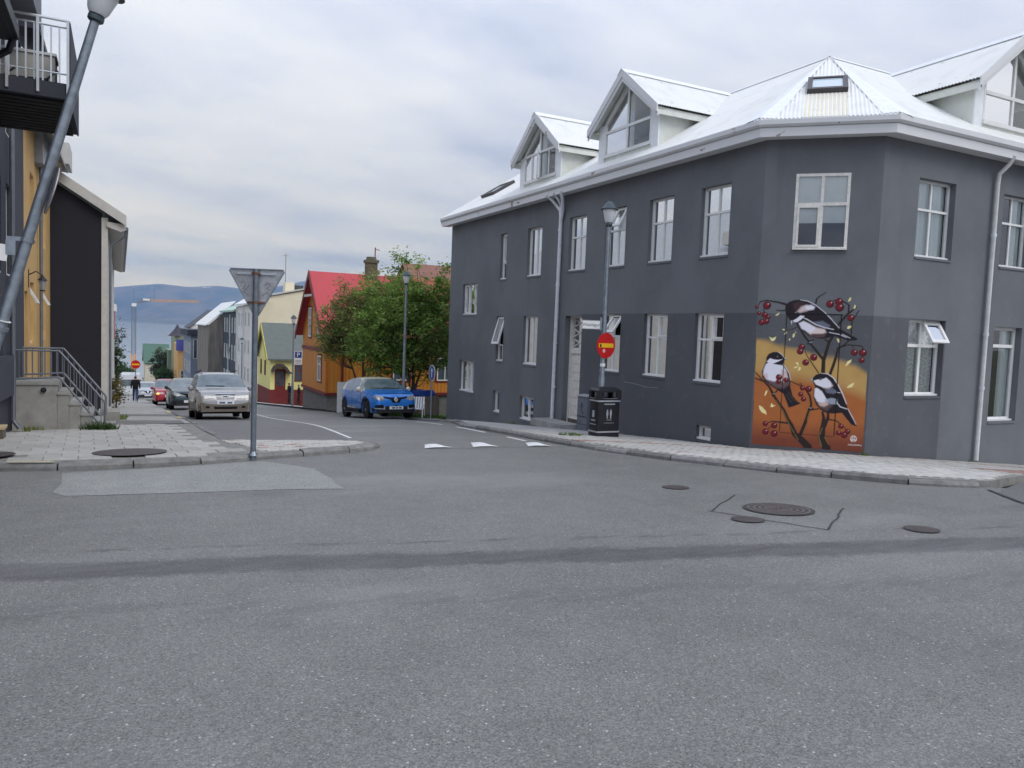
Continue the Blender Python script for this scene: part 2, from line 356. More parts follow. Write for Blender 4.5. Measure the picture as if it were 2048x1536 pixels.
WHITE_P = pm('road_paint', (222, 222, 220), .6, var=.12, scale=14); YEL_P = pm('yellow_kerb_paint', (196, 184, 138), .8, var=.3, scale=9)
EARTH = pm('earth', (92, 98, 74), .95, var=.3, scale=.4, bump=.4, bscale=8); IRON = pm('cast_iron', (84, 76, 74), .6, .3, var=.2, scale=14, bump=.3, bscale=60)
TAR = pm('tar', (62, 62, 62), .8, var=.2, scale=8); GRASS_B = pm('lawn_soil', (72, 92, 48), .95, var=.35, scale=3, bump=.5, bscale=25)
# ground sheet: follows the hill down to the shore, then runs below the sea to the far side
mb = MB(); gx = [-5200, -2500, -1200, -600, -300, -150, -80, -50, -30, -20, -12, -8, -4, 0, 4, 8, 10, 11.5, 14, 17, 20, 26, 34, 45, 60, 80, 120, 200, 400, 800, 1600, 3200, 5600]
gy = [-300, -120, -60, -30, -15, -8, -4, 0, 3, 6, 9, 12, 15, 18, 21, 24, 28, 32, 38, 45, 55, 70, 90, 120, 160, 220, 300, 400, 480, 560, 700, 1500, 4000, 12500]
for y in gy:
    for x in gx:
        z = RZ(min(max(x, -40), 60), max(y, -60)) - .06
        if y < -60: z += .02 * (-60 - y) * .3
        if y > 440: z = -31.5 - min((y - 440) * .02, 8)
        mb.v.append((x, y, z))
nx = len(gx)
for j in range(len(gy) - 1):
    for i in range(nx - 1): mb.f.append((j * nx + i, j * nx + i + 1, (j + 1) * nx + i + 1, (j + 1) * nx + i)); mb.m.append(0)
ground = tag(mb.build('ground', EARTH, recalc=False), 'earth of the hillside falling away towards the bay', kind='structure')
sea_m = NT('sea_water'); sea_m.b.inputs['Base Color'].default_value = (.16, .21, .26, 1); sea_m.b.inputs['Roughness'].default_value = .12
sea_m.bump(sea_m.ma('ADD', sea_m.noise(.02, 4), sea_m.noise(.25, 4)), .12, .8)
mb = MB().face([(-5200, 430, -30), (5600, 430, -30), (5600, 12000, -30), (-5200, 12000, -30)])
tag(mb.build('sea', sea_m.m, recalc=False), 'pale calm water of the bay below the mountain', kind='structure')
# mountain across the bay
mt = NT('mountain_rock'); mr_ = mt.noise(.004, 8); out = mt.mix(mt.step(mr_, .4, .62), (.045, .06, .045), (.10, .095, .085))
snow = mt.ma('MULTIPLY', mt.step(mt.noise(.012, 6), .66, .7), mt.step(mt.z, 260, 380)); out = mt.mix(snow, out, (.75, .77, .8)); mt.l(out, mt.b.inputs['Base Color']); mt.b.inputs['Roughness'].default_value = .95
hx = [-4800, -2500, -900, -80, 180, 366, 640, 963, 1250, 1682, 1820, 2300, 3000, 4200, 5400]; hz = [180, 220, 262, 305, 342, 372, 352, 384, 360, 440, 485, 560, 640, 520, 360]
sx = [-4800, -1500, -34, 340, 800, 2000, 5400]; sy = [7600, 7500, 7310, 5300, 5000, 4900, 4900]
rm = np.random.default_rng(3); mb = MB(); XS = np.linspace(-4800, 5400, 150); TS = np.linspace(0, 1, 30)
ph = rm.uniform(0, 6.28, (8, 8))
def mnoise(x, y): return sum(math.sin(x * (.0011 * 1.8 ** k) + ph[k, 0] + 1.3 * math.sin(y * .0013 * 1.7 ** k + ph[k, 1])) * math.cos(y * .0014 * 1.8 ** k + ph[k, 2]) / 1.7 ** k for k in range(6))
for t in TS:
    for x in XS:
        y0 = np.interp(x, sx, sy); y = y0 + (9000 - y0) * t; H = np.interp(x, hx, hz)
        prof = np.interp(t, [0, .25, .5, .72, .86, .95, 1], [0, .03, .09, .30, .66, .93, 1.])
        z = -32 + (H + 32) * prof + mnoise(x, y) * 26 * (prof * (1.02 - prof) * 2.2 + .02) + (mnoise(x * 3, y * 2) * 4 if t > .9 else 0)
        mb.v.append((x, y, max(z, -33) if t > .02 else -34))
n_ = len(XS)
for x in XS: mb.v.append((x, 11500, -34))
for j in range(len(TS)):
    for i in range(n_ - 1): mb.f.append((j * n_ + i, j * n_ + i + 1, (j + 1) * n_ + i + 1, (j + 1) * n_ + i)); mb.m.append(0)
tag(mb.build('mountain', mt.m, smooth=True), 'long flat-topped blue mountain across the bay', kind='structure')
# ------------------------------------------------------------------ road
KR = [(8.4, 150), (8.4, 60), (8.6, 47), (9.0, 34), (9.75, 32), (9.7, 24), (8.9, 21.4), (8.0, 18.6), (7.92, 15), (7.88, 13.3), (8.0, 11.6), (8.2, 10.4), (8.48, 9.5), (8.8, 8.4), (9.13, 7.6), (9.55, 6.8), (9.9, 6.45), (10.45, 6.12)]
KR2 = [(12.2, 6.75), (14, 7.0), (40, 7.6)]
KL = [(-14, 12.3), (-4, 12.05), (-1.4, 11.75), (-.8, 11.6), (-.24, 11.58), (.37, 11.64), (1.02, 11.8), (1.77, 12.12), (2.57, 12.4), (3.46, 12.75), (3.95, 13.06), (4.25, 13.55), (4.22, 14.0), (3.9, 14.35)]
KL2 = [(2.9, 14.55), (1.62, 14.85), (1.5, 17), (1.5, 19.5), (1.62, 25), (1.75, 34), (1.75, 60), (1.75, 150)]
road_poly = [(-40, -20), (40, -20), (40, 7.9)] + KR2[::-1] + [(p[0] + .25, p[1]) for p in KR[::-1]] + [(p[0] - .1, p[1]) for p in KL2[::-1]] + [(p[0], p[1] + .25) for p in KL[::-1]] + [(-40, 12.5)]
road = tag(sheet('road', road_poly, 0, ASPH, res=1.), 'worn grey asphalt of the crossing and the street running downhill', kind='structure')
side = tag(sheet('road', [(8.2, 47.5), (60, 47.5), (60, 58.5), (8.2, 58.5)], .012, ASPH_DK, res=2.), 'asphalt side street between the orange house and the yellow cottage', kind='structure')
sheet('parking_lane', [(1.55, 15.2), (4.05, 14.75), (4.3, 18), (4.75, 34), (4.75, 60), (1.75, 60), (1.75, 34), (1.6, 25), (1.48, 19.5)], .004, ASPH_DK, road, res=1.)
sheet('asphalt_patch', [(-.67, 11.36), (-.62, 10.4), (-.67, 9.81), (-.54, 9.5), (.9, 9.3), (1.7, 9.22), (2.41, 9.03), (2.40, 9.5), (2.45, 9.87), (2.44, 10.93), (2.24, 11.33), (1.9, 11.95), (1.0, 11.68), (.37, 11.52)], .004, ASPH_LT, road, res=.5)
sheet('new_asphalt', [(10.4, 6.02), (9.85, 5.7), (9.4, 5.2), (10.5, 4.2), (14, 3.2), (40, 3.0), (40, 7.4), (14, 6.9), (12.2, 6.68)], .006, ASPH_DK, road, res=.6)
def strip(name, pl, w, off, mat, parent):
    L = []; Rr = []
    for i, p in enumerate(pl):
        a, b = pl[max(i - 1, 0)], pl[min(i + 1, len(pl) - 1)]; d = (b[0] - a[0], b[1] - a[1]); l = math.hypot(*d) or 1; n = (-d[1] / l * w / 2, d[0] / l * w / 2)
        L.append((p[0] + n[0], p[1] + n[1])); Rr.append((p[0] - n[0], p[1] - n[1]))
    mb = MB()
    for i in range(len(pl) - 1): mb.face([(*q, RZ(*q) + off) for q in (Rr[i], Rr[i + 1], L[i + 1], L[i])])
    o = mb.build(name, mat, parent, recalc=False); return o
strip('lane_line', resample([(4.22, 15.5), (4.5, 20), (4.92, 32), (5.0, 50)], .8), .07, .008, WHITE_P, road)
for a, b in ((14.1, 15.5), (16.4, 18.4), (19.6, 22.5)): strip('lane_line', resample([(7.55 + (a - 14) * .06, a), (7.55 + (b - 14) * .06, b)], .5), .09, .006, WHITE_P, road)
for q in (((4.95, 13.13), (5.50, 13.13), (5.36, 13.82), (5.22, 13.84)), ((5.92, 13.13), (6.44, 13.08), (6.38, 13.97), (6.25, 13.99)), ((7.05, 13.05), (7.52, 12.9), (7.47, 13.68), (7.34, 13.71))):
    mb = MB(); n_ = 8; rows = []
    for k in range(n_ + 1):                       # slightly crowned wedge of thick paint on the ramp
        t = k / n_; a = Vector(q[0]).lerp(Vector(q[3]), t); b = Vector(q[1]).lerp(Vector(q[2]), t)
        rows.append([(*p, RZ(*p) + .006 + .05 * math.sin(math.pi * min(1, t * .9 + .1)) * sv) for p, sv in ((a, .1), (a.lerp(b, .3), .8), (a.lerp(b, .7), .8), (b, .1))])
    for r0, r1 in zip(rows, rows[1:]):
        for i in range(3): mb.face([r0[i], r0[i + 1], r1[i + 1], r1[i]])
    mb.build('hump_marking', WHITE_P, road, smooth=True)
def crack(pl, w=.03, off=.005):
    p2 = resample(pl, .15) + [pl[-1]]; p2 = [(x + random.uniform(-.012, .012), y + random.uniform(-.012, .012)) for x, y in p2]; strip('tar_seam', p2, w, off, TAR, road)
crack([(5.6, 6.28), (6.0, 5.06)], .018); crack([(5.62, 6.25), (6.65, 6.98)], .02); crack([(6.0, 5.05), (7.12, 5.8)], .022)
crack([(4.3, 13.2), (5.2, 12.98), (6.3, 12.92), (7.2, 12.85), (7.85, 12.75)], .02); crack([(10.15, 6.05), (9.8, 5.65), (9.4, 5.15), (10.4, 4.15)], .05, .009)

for cx, cy, r, lab in ((6.38, 6.03, .34, 'large round patterned manhole cover inside a cut square in the asphalt'), (5.64, 5.72, .15, 'small iron cover touching the cut line beside the large manhole'), (6.34, 7.72, .155, 'small iron cover in the asphalt nearest the building pavement'), (6.89, 4.71, .145, 'small iron cover in the asphalt right of the large manhole'), (.13, 12.7, .46, 'wide rusty manhole cover in the pale flagstones near the yield sign'), (-1.78, 12.75, .42, 'rusty manhole cover in the flagstones cut by the left picture edge')):
    pav = cy > 11; z = RZ(cx, cy) + (.104 if pav else .0); t = thing('manhole_cover', lab, 'manhole cover', (cx, cy, z))
    sl = (RZ(cx, cy + .3) - RZ(cx, cy - .3)) / .6
    def disc(mb, r0, r1, h, n=32, a0=0, a1=2 * math.pi):
        for k in range(n):
            a, b = a0 + (a1 - a0) * k / n, a0 + (a1 - a0) * (k + 1) / n
            mb.face([(cx + rr * math.cos(c), cy + rr * math.sin(c), z + sl * rr * math.sin(c) + h) for rr, c in ((r0, a), (r1, a), (r1, b), (r0, b))])
    mb = MB(); disc(mb, r, r * 1.10, .010); mb.build('rim', TAR if not pav else IRON, t, recalc=False); mb = MB(); disc(mb, 0.001, r, .009); mb.build('lid', IRON, t, recalc=False)
    if r == .34:
        mb = MB()
        for rr in (.14, .2, .26, .32): disc(mb, rr - .006, rr + .003, .013, 32)
        for k in range(16):
            if k % 8 in (0, 1, 7): continue
            a = 2 * math.pi * k / 16; d = Vector((math.cos(a), math.sin(a), sl * math.sin(a))); c0 = Vector((cx, cy, z + .013)); s_ = Vector((-math.sin(a), math.cos(a), 0)) * .004
            mb.face([c0 + d * .05 - s_, c0 + d * .12 - s_, c0 + d * .12 + s_, c0 + d * .05 + s_])
        mb.build('raised_ring', pm('worn_iron', (150, 145, 142), .5, .4, var=.2), t, recalc=False)
# ------------------------------------------------------------------ pavements
WALL_LINE = [(11.5, 150), (11.5, 11.75), (13.05, 10.24), (40, 10.24)]
def offs(pl, d):
    """offset an open polyline to its right by d"""
    out = []
    for i in range(len(pl)):
        ns = []
        for a, b in ((i - 1, i), (i, i + 1)):
            if a < 0 or b >= len(pl): continue
            dx, dy = pl[b][0] - pl[a][0], pl[b][1] - pl[a][1]; l = math.hypot(dx, dy); ns.append((dy / l, -dx / l))
        nx_, ny_ = sum(n[0] for n in ns), sum(n[1] for n in ns); l = math.hypot(nx_, ny_); nx_, ny_ = nx_ / l, ny_ / l; c = nx_ * ns[0][0] + ny_ * ns[0][1]
        out.append((pl[i][0] + nx_ * d / c, pl[i][1] + ny_ * d / c))
    return out
PH = .095
KRi = offs(KR, -.15); KLi = offs(KL, -.15)
def kerb(pl, pli, parent, y_max, first=None):
    """individual kerb stones between the outer and inner line"""
    o = resample(pl, .1); n = 0; k = 0
    while k < len(o) - 3:
        ln = random.choice((8, 9, 9, 10)); seg = o[k:k + ln + 1]; k += ln
        if len(seg) < 4 or seg[0][1] > y_max: continue
        mb = MB(); inn = offs(seg, -.15 if first is None else first); m = len(seg) - 1; dz = random.uniform(-.022, .012); tilt = random.uniform(-.014, .012)
        a0, a1 = .012 / math.dist(seg[0], seg[1]), 1 - .012 / math.dist(seg[-1], seg[-2])
        def P_(pp, i, t): return (pp[i][0] + (pp[i + 1][0] - pp[i][0]) * t, pp[i][1] + (pp[i + 1][1] - pp[i][1]) * t)
        so = [P_(seg, 0, a0)] + seg[1:-1:2] + [P_(seg, m - 1, a1)]; si = [P_(inn, 0, a0)] + inn[1:-1:2] + [P_(inn, m - 1, a1)]; ring = []
        for p, q in zip(so, si):
            z = RZ(*p) + dz; mid = (p[0] + (q[0] - p[0]) * .22, p[1] + (q[1] - p[1]) * .22)
            ring.append([(*p, z - .1), (*p, z + PH - .045), (*mid, z + PH - .004), (*q, z + PH + tilt), (*q, z - .1)])
        for r0, r1 in zip(ring, ring[1:]):
            for i in range(4): mb.face([r0[i], r1[i], r1[i + 1], r0[i + 1]])
        mb.face(ring[0]); mb.face(ring[-1][::-1]); ob = mb.build('kerb_stone', KERB, parent); n += 1
    return n
# right-hand pavement round the grey corner house
PR = [p for p in KRi] + [(12.2, 6.75), (14, 7.0), (40, 7.6), (40, 10.3), (13.05, 10.3), (11.55, 11.75), (11.55, 29), (11.55, 150)]
pav_r = tag(sheet('pavement', PR, PH - .012, CONC_DK, res=.6, skirt=.12), 'pale paved footway wrapping the grey corner house', kind='structure')
sheet('concrete_slab', [p for p in KRi if p[1] > 16] + [(8.08, 16.2), (11.52, 16.2), (11.52, 28.3), (9.95, 31.5), (9.4, 34), (8.9, 47)][:0] + [(8.07, 16.1), (11.52, 16.1), (11.52, 150)], PH, CONC, pav_r, res=.6)
kerb([p for p in KR if p[1] < 35], None, pav_r, 33)
strip('kerb_line', resample([(p[0] + .07, p[1]) for p in KR if p[1] > 33.9][::-1], 1.), .16, PH, KERB, pav_r)
# left-hand pavement
PL_ = [(-14, 12.45)] + KLi[1:] + KL2 + [(-1.95, 150), (-1.95, 18), (-14, 18)]
pav_l = tag(sheet('pavement', PL_, PH - .012, CONC_DK, res=.6, skirt=.12), 'flagstone pavement with a rounded corner below the leaning lamp post', kind='structure')
sheet('concrete_slab', [(p[0] - .02, p[1]) for p in KL2 if p[1] > 19] + [(-1.95, 150), (-1.95, 19.5)], PH, CONC, pav_l, res=1.)
sheet('asphalt_inset', [(-.1, 19.8), (1.35, 19.6), (1.42, 21.8), (-.1, 22.2)], PH + .004, ASPH_DK, pav_l, res=.6); sheet('asphalt_inset', [(-.35, 28), (1.6, 27.6), (1.62, 30), (-.35, 30.5)], PH + .004, ASPH_DK, pav_l, res=.6)
kerb(KL, None, pav_l, 99)
o_ = resample(KL2[1:6], .1)
kerb(KL2[1:6], None, pav_l, 34, first=.15)
for y0, y1 in ((24.2, 26.4), (31.5, 34.5)): strip('kerb_paint', resample([(1.6 + (y0 - 24) * .014 - .06, y0), (1.6 + (y1 - 24) * .014 - .06, y1)], .5), .15, PH + .02, YEL_P, pav_l)
strip('kerb_paint', [(-1.30, 11.80), (-1.1, 11.755), (-.95, 11.72), (-.78, 11.70)], .09, PH + .022, YEL_P, pav_l)
# single pavers and flagstones: shared meshes, gaps showing the bed between
def paver_mesh(w, d, mat, ch=.008):
    mb = MB(); h = .03; a, b = w / 2, d / 2; i = [(-a, -b), (a, -b), (a, b), (-a, b)]; t = [(-a + ch, -b + ch), (a - ch, -b + ch), (a - ch, b - ch), (-a + ch, b - ch)]
    lo = [(*p, -h) for p in i]; mi = [(*p, -ch * .6) for p in i]; hi = [(*p, 0) for p in t]; mb.face(hi)
    for k in range(4): q = (k + 1) % 4; mb.face([mi[k], mi[q], hi[q], hi[k]]); mb.face([lo[k], lo[q], mi[q], mi[k]])
    me = bpy.data.meshes.new('paver'); me.from_pydata(mb.v, [], mb.f); me.materials.append(mat); return me
def lay(parent, region, w, d, rot, origin, name, matf, bond=.5, off=PH + .004, far=300, avoid=()):
    ca, sa = math.cos(rot), math.sin(rot); cells = []
    xs = [((p[0] - origin[0]) * ca + (p[1] - origin[1]) * sa) for p in region]; ys = [(-(p[0] - origin[0]) * sa + (p[1] - origin[1]) * ca) for p in region]
    j0, j1 = int(min(ys) / d) - 1, int(max(ys) / d) + 1; i0, i1 = int(min(xs) / w) - 2, int(max(xs) / w) + 1
    for j in range(j0, j1):
        for i in range(i0, i1):
            u = (i + (bond if j % 2 else 0)) * w; v = j * d; x, y = origin[0] + u * ca - v * sa, origin[1] + u * sa + v * ca
            cn = [(x + (sx_ * w * .5) * ca - (sy_ * d * .5) * sa, y + (sx_ * w * .5) * sa + (sy_ * d * .5) * ca) for sx_ in (-1, 1) for sy_ in (-1, 1)]
            if not all(inside(c, region) for c in cn) or any(math.hypot(x - a, y - b) < r for a, b, r in avoid): continue
            cells.append((math.hypot(x, y), x, y))
    cells.sort(); meshes = {}; joined = {}
    for k, (_, x, y) in enumerate(cells):
        m = matf(x, y); z = RZ(x, y) + off + random.uniform(-.003, .003); gx_ = (RZ(x + .1, y) - RZ(x - .1, y)) / .2; gy_ = (RZ(x, y + .1) - RZ(x, y - .1)) / .2
        nrm = Vector((-gx_ + random.uniform(-.012, .012), -gy_ + random.uniform(-.012, .012), 1)).normalized(); q = nrm.to_track_quat('Z', 'Y').to_matrix()
        ux = Vector((ca, sa, gx_ * ca + gy_ * sa)); ux = (ux - nrm * ux.dot(nrm)).normalized(); uy = nrm.cross(ux)
        if k < far:
            if m.name not in meshes: meshes[m.name] = paver_mesh(w - .009, d - .009, m)
            o = link(name, meshes[m.name], parent); o.matrix_local = Matrix(((ux.x, uy.x, nrm.x, x), (ux.y, uy.y, nrm.y, y), (ux.z, uy.z, nrm.z, z), (0, 0, 0, 1)))
        else:
            mb = joined.setdefault(m.name, MB()); c = Vector((x, y, z)); a, b = ux * (w - .009) / 2, uy * (d - .009) / 2
            P = [c - a - b, c + a - b, c + a + b, c - a + b]; mb.face(P)
            for e_ in range(4): p, r = P[e_], P[(e_ + 1) % 4]; mb.face([p - nrm * .02, r - nrm * .02, r, p])
    for mn, mb in joined.items(): o = mb.build(name + '_field', MT[mn], parent, recalc=False); o['kind'] = 'stuff'
    return len(cells)
KRin = offs(KR, -.16)
regR = [p for p in KRin if p[1] < 16.2] + [(12.2, 6.85), (14, 7.08), (18.9, 7.3), (18.9, 10.2), (13.02, 10.2), (11.46, 11.7), (11.46, 16.05), (8.1, 16.05)]
def redf(x, y):
    d = abs((x - 12.9) * .83 + (y - 9.0) * .12) ; t = (y - 10.0) - (-(x - 13.3) * 1.15 - .0)
    if abs((y - 10.2) + (x - 12.75) * .62) < .13 and x < 18: return PAVER_R
    if x > 12.4 and y < 7.75 + (x - 12.4) * .02 and y > 6.9: return PAVER_R
    if 8.0 < x < 8.9 and 10.2 < y < 11.0 and random.random() < .35: return PAVER_R
    return PAVER
lay(pav_r, regR, .21, .105, R_(0), (8, 6), 'paver', redf, far=300)
regL = [(-2.6, 12.2)] + [p for p in offs(KL, -.16)[2:8]] + [(2.0, 12.35), (1.45, 14.8), (1.32, 17.2), (1.32, 19.3), (-1.9, 19.3), (-1.9, 17.2), (-2.6, 17.2)]
lay(pav_l, regL, .42, .42, R_(2), (-2, 12.2), 'flagstone', lambda x, y: FLAG, avoid=((.13, 12.7, .5), (-1.78, 12.75, .45)))
regB = [(2.02, 12.4), (2.5, 12.55), (3.4, 12.95), (3.8, 13.2), (4.03, 13.55), (4.0, 13.95), (3.8, 14.15), (1.5, 14.7)]
lay(pav_l, regB, .21, .105, R_(8), (2, 12.4), 'paver', lambda x, y: PAVER_R if (random.random() < (.22 if 12.9 < y < 13.7 and x < 3.2 else .08)) else PAVER, avoid=((1.76, 12.08, .1),), far=300)
# weeds and lawn tufts
def tuft(name, lab, spots, hgt, col, n=60, parent=None, w=.008):
    mb = MB(); cols = []
    for x, y, r in spots:
        for _ in range(int(n * r / .2)):
            a = random.uniform(0, 6.28); rr = r * math.sqrt(random.random()); px_, py_ = x + rr * math.cos(a), y + rr * math.sin(a); z = RZ(px_, py_) + PH - .015
            h = hgt * random.uniform(.4, 1.1); b = Vector((random.uniform(-.6, .6), random.uniform(-.6, .6), 1)).normalized() * h; s_ = Vector((math.cos(a * 3), math.sin(a * 3), 0)) * w * random.uniform(.7, 1.6)
            p = Vector((px_, py_, z)); mb.face([p - s_, p + s_, p + b * .6 + s_ * .7, p + b]); k = random.uniform(.6, 1.35); c = [v * k for v in lin(col)]; cols.append(c)
    o = mb.build(name, MT.get('leaf') or vcol('leaf', .7, trans=.42), parent, recalc=False); paint_faces(o.data, cols); return o
def paint_faces(me, cols):
    a = me.color_attributes.new('Col', 'FLOAT_COLOR', 'CORNER'); arr = np.repeat(np.array([(*c, 1.) for c in cols]), [p.loop_total for p in me.polygons], axis=0); a.data.foreach_set('color', arr.astype(np.float32).ravel())
# ------------------------------------------------------------------ grey corner house
PVC = pm('white_joinery', (226, 226, 224), .45, var=.05, scale=6); PVC_OLD = pm('worn_white_joinery', (222, 219, 212), .6, var=.12, scale=11)
FASC = NT('fascia_paint'); pe = FASC.step(FASC.noise(2.3, 7, st=(1, 1, 2.2)), .66, .69); pe = FASC.ma('MULTIPLY', pe, FASC.step(FASC.noise(.45, 2), .5, .56))
FASC.l(FASC.mix(pe, FASC.mix(FASC.noise(3, 5), lin((214, 215, 216)), lin((226, 226, 227))), lin((150, 138, 130))), FASC.b.inputs['Base Color']); FASC.b.inputs['Roughness'].default_value = .55; FASC = FASC.m
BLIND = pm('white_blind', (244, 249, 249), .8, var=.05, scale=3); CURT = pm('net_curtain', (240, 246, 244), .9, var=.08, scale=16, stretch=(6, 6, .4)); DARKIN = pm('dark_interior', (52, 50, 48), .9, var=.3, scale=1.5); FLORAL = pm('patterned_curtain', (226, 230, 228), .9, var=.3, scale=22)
ZINC = pm('galvanised_steel', (150, 158, 166), .42, .75, var=.16, scale=9); WPIPE = pm('white_pipe', (216, 219, 224), .4, var=.1, scale=7)
g = NT('grey_render')                              # painted render; a darker repainted zone on the ground floor
wv = g.noise(1.1, 3); zz = g.ma('ADD', g.z, g.ma('MULTIPLY', g.ma('SUBTRACT', wv, .5), .03))
low = g.ma('MULTIPLY', g.step(zz, 2.19, 2.17), g.ma('MULTIPLY', g.step(g.ma('ADD', g.x, g.ma('MULTIPLY', wv, .05)), 15.32, 15.30), g.step(g.y, 18.45, 18.43)))
mot = g.noise(.9, 6, st=(1, 1, .7)); fin = g.noise(5., 5)
c = g.mix(g.step(mot, .32, .68), lin((103, 106, 110)), lin((113, 116, 120))); c2 = g.mix(g.step(mot, .3, .7), lin((85, 87, 91)), lin((92, 94, 98)))
c = g.mix(low, c, c2); c = g.mix(g.ma('MULTIPLY', g.step(fin, .55, .75), .18), c, lin((128, 130, 132)))
strk = g.noise(1.6, 4, st=(2.2, 2.2, .12)); c = g.mix(g.ma('MULTIPLY', g.step(strk, .58, .76), .22), c, lin((82, 84, 86)))
g.l(c, g.b.inputs['Base Color']); g.b.inputs['Roughness'].default_value = .82; g.b.inputs['Specular IOR Level'].default_value = .3
g.bump(g.ma('ADD', g.noise(38, 5), g.ma('MULTIPLY', g.noise(3.5, 4), .8)), .32, .012); GREY = g.m
g = NT('white_roof_steel'); dirt = g.noise(2.2, 6, st=(1, 1, .35)); c = g.mix(g.step(dirt, .45, .75), lin((229, 229, 224)), lin((216, 217, 212)))
vo = g.n('ShaderNodeTexVoronoi'); vo.inputs['Scale'].default_value = 2.6; vo.inputs['Randomness'].default_value = .35; g.l(g.tc, vo.inputs[0]); c = g.mix(g.ma('MULTIPLY', g.step(vo.outputs['Distance'], .12, .08), .5), c, lin((150, 152, 152)))
g.l(c, g.b.inputs['Base Color']); g.b.inputs['Roughness'].default_value = .42; ROOFW = g.m
ROOFY = pm('yellowed_roof_steel', (232, 226, 200), .5, var=.08, scale=5, col2=(214, 196, 150)); FLASH = pm('white_flashing', (232, 235, 237), .4, var=.06, scale=5)
house = thing('corner_house', 'dark grey rendered corner house with white metal roof, dormers and a bird mural', 'house', (12.5, 18, RZ(11.5, 18)))
FA = Fr((11.5, 0, 0), (0, 1, 0), (-1, 0, 0)); FB = Fr((0, 10.24, 0), (1, 0, 0), (0, -1, 0))
cu_ = Vector((1.55, -1.51, 0)).normalized(); FC = Fr((11.5, 11.75, 0), cu_, (cu_.y, -cu_.x, 0)); CW = 2.164
def h4(u0, u1, v0, v1): return (min(u0, u1), max(u0, u1), v0 + 1.6, v1 + 1.6)
WA = {}
for i, y in enumerate((12.70, 14.60, 16.5, 18.38)): WA['u%d' % i] = h4(y, y + .93, 1.82, 3.34)
for i, y in enumerate((12.71, 14.61, 16.52)): WA['l%d' % i] = h4(y, y + .93, -.94, .58)
WA.update(s1=h4(20.92, 21.86, 1.78, 3.29), s2=h4(23.32, 23.8, 1.77, 3.3), s3=h4(25.6, 26.95, .59, 1.72), s4=h4(23.36, 23.92, -1.0, .53), s5=h4(20.98, 21.94, -1.01, .53), s6=h4(25.67, 27.05, -2.28, -1.12), s7=h4(23.47, 24.0, -2.77, -2.03), s8=h4(21.05, 22.0, -2.78, -2.03), b4=h4(12.92, 13.41, -2.22, -1.91), door=h4(18.40, 19.32, -2.72, .53))
WBd = dict(u0=h4(14.12, 15.27, 1.82, 3.37), u1=h4(16.9, 17.95, 1.82, 3.36), u2=h4(19.6, 20.7, 1.82, 3.36), l0=h4(14.11, 15.25, -.99, .57), l1=h4(16.93, 17.95, -1.56, .52), l2=h4(19.6, 20.7, -1.3, .52))
WC = dict(c=(.592, 1.597, 3.445, 4.94))
Z0, ZE = -4.2, 5.62
mb = MB(); wallmesh(mb, FA, 11.75, 28.2, Z0, ZE + .2, [(*h, .34) if k == 'door' else h for k, h in WA.items()], .16); wallmesh(mb, FB, 13.05, 40, Z0, ZE + .2, list(WBd.values()), .2); wallmesh(mb, FC, 0, CW, Z0, ZE + .2, list(WC.values()), .05)
FN = Fr((11.5, 28.2, 0), (1, 0, 0), (0, 1, 0)); wallmesh(mb, FN, 0, 7.6, Z0, ZE + .2); mb.face([(11.5, 28.2, ZE + .2), (19.1, 28.2, ZE + .2), (15.2, 28.2, 8.4)])
mb.face([(19.1, 28.2, Z0), (19.1, 28.2, 5.8), (19.1, 17.4, 5.8), (19.1, 17.4, Z0)]); mb.face([(19.1, 17.4, Z0), (40, 17.4, Z0), (40, 17.4, 5.8), (19.1, 17.4, 5.8)]); mb.face([(40, 10.24, Z0), (40, 17.4, Z0), (40, 17.4, 5.8), (40, 10.24, 5.8)])
mb.build('wall', GREY, house, recalc=False)
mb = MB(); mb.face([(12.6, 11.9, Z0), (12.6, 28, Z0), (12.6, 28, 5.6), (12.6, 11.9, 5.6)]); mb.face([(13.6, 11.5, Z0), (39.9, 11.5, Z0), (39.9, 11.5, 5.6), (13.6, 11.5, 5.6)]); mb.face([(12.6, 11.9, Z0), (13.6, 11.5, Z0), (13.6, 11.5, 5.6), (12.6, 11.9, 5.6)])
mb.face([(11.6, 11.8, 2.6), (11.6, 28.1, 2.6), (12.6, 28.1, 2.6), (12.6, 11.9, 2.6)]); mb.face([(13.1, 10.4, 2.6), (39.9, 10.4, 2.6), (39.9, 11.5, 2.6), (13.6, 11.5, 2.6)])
mb.build('interior_wall', DARKIN, house)
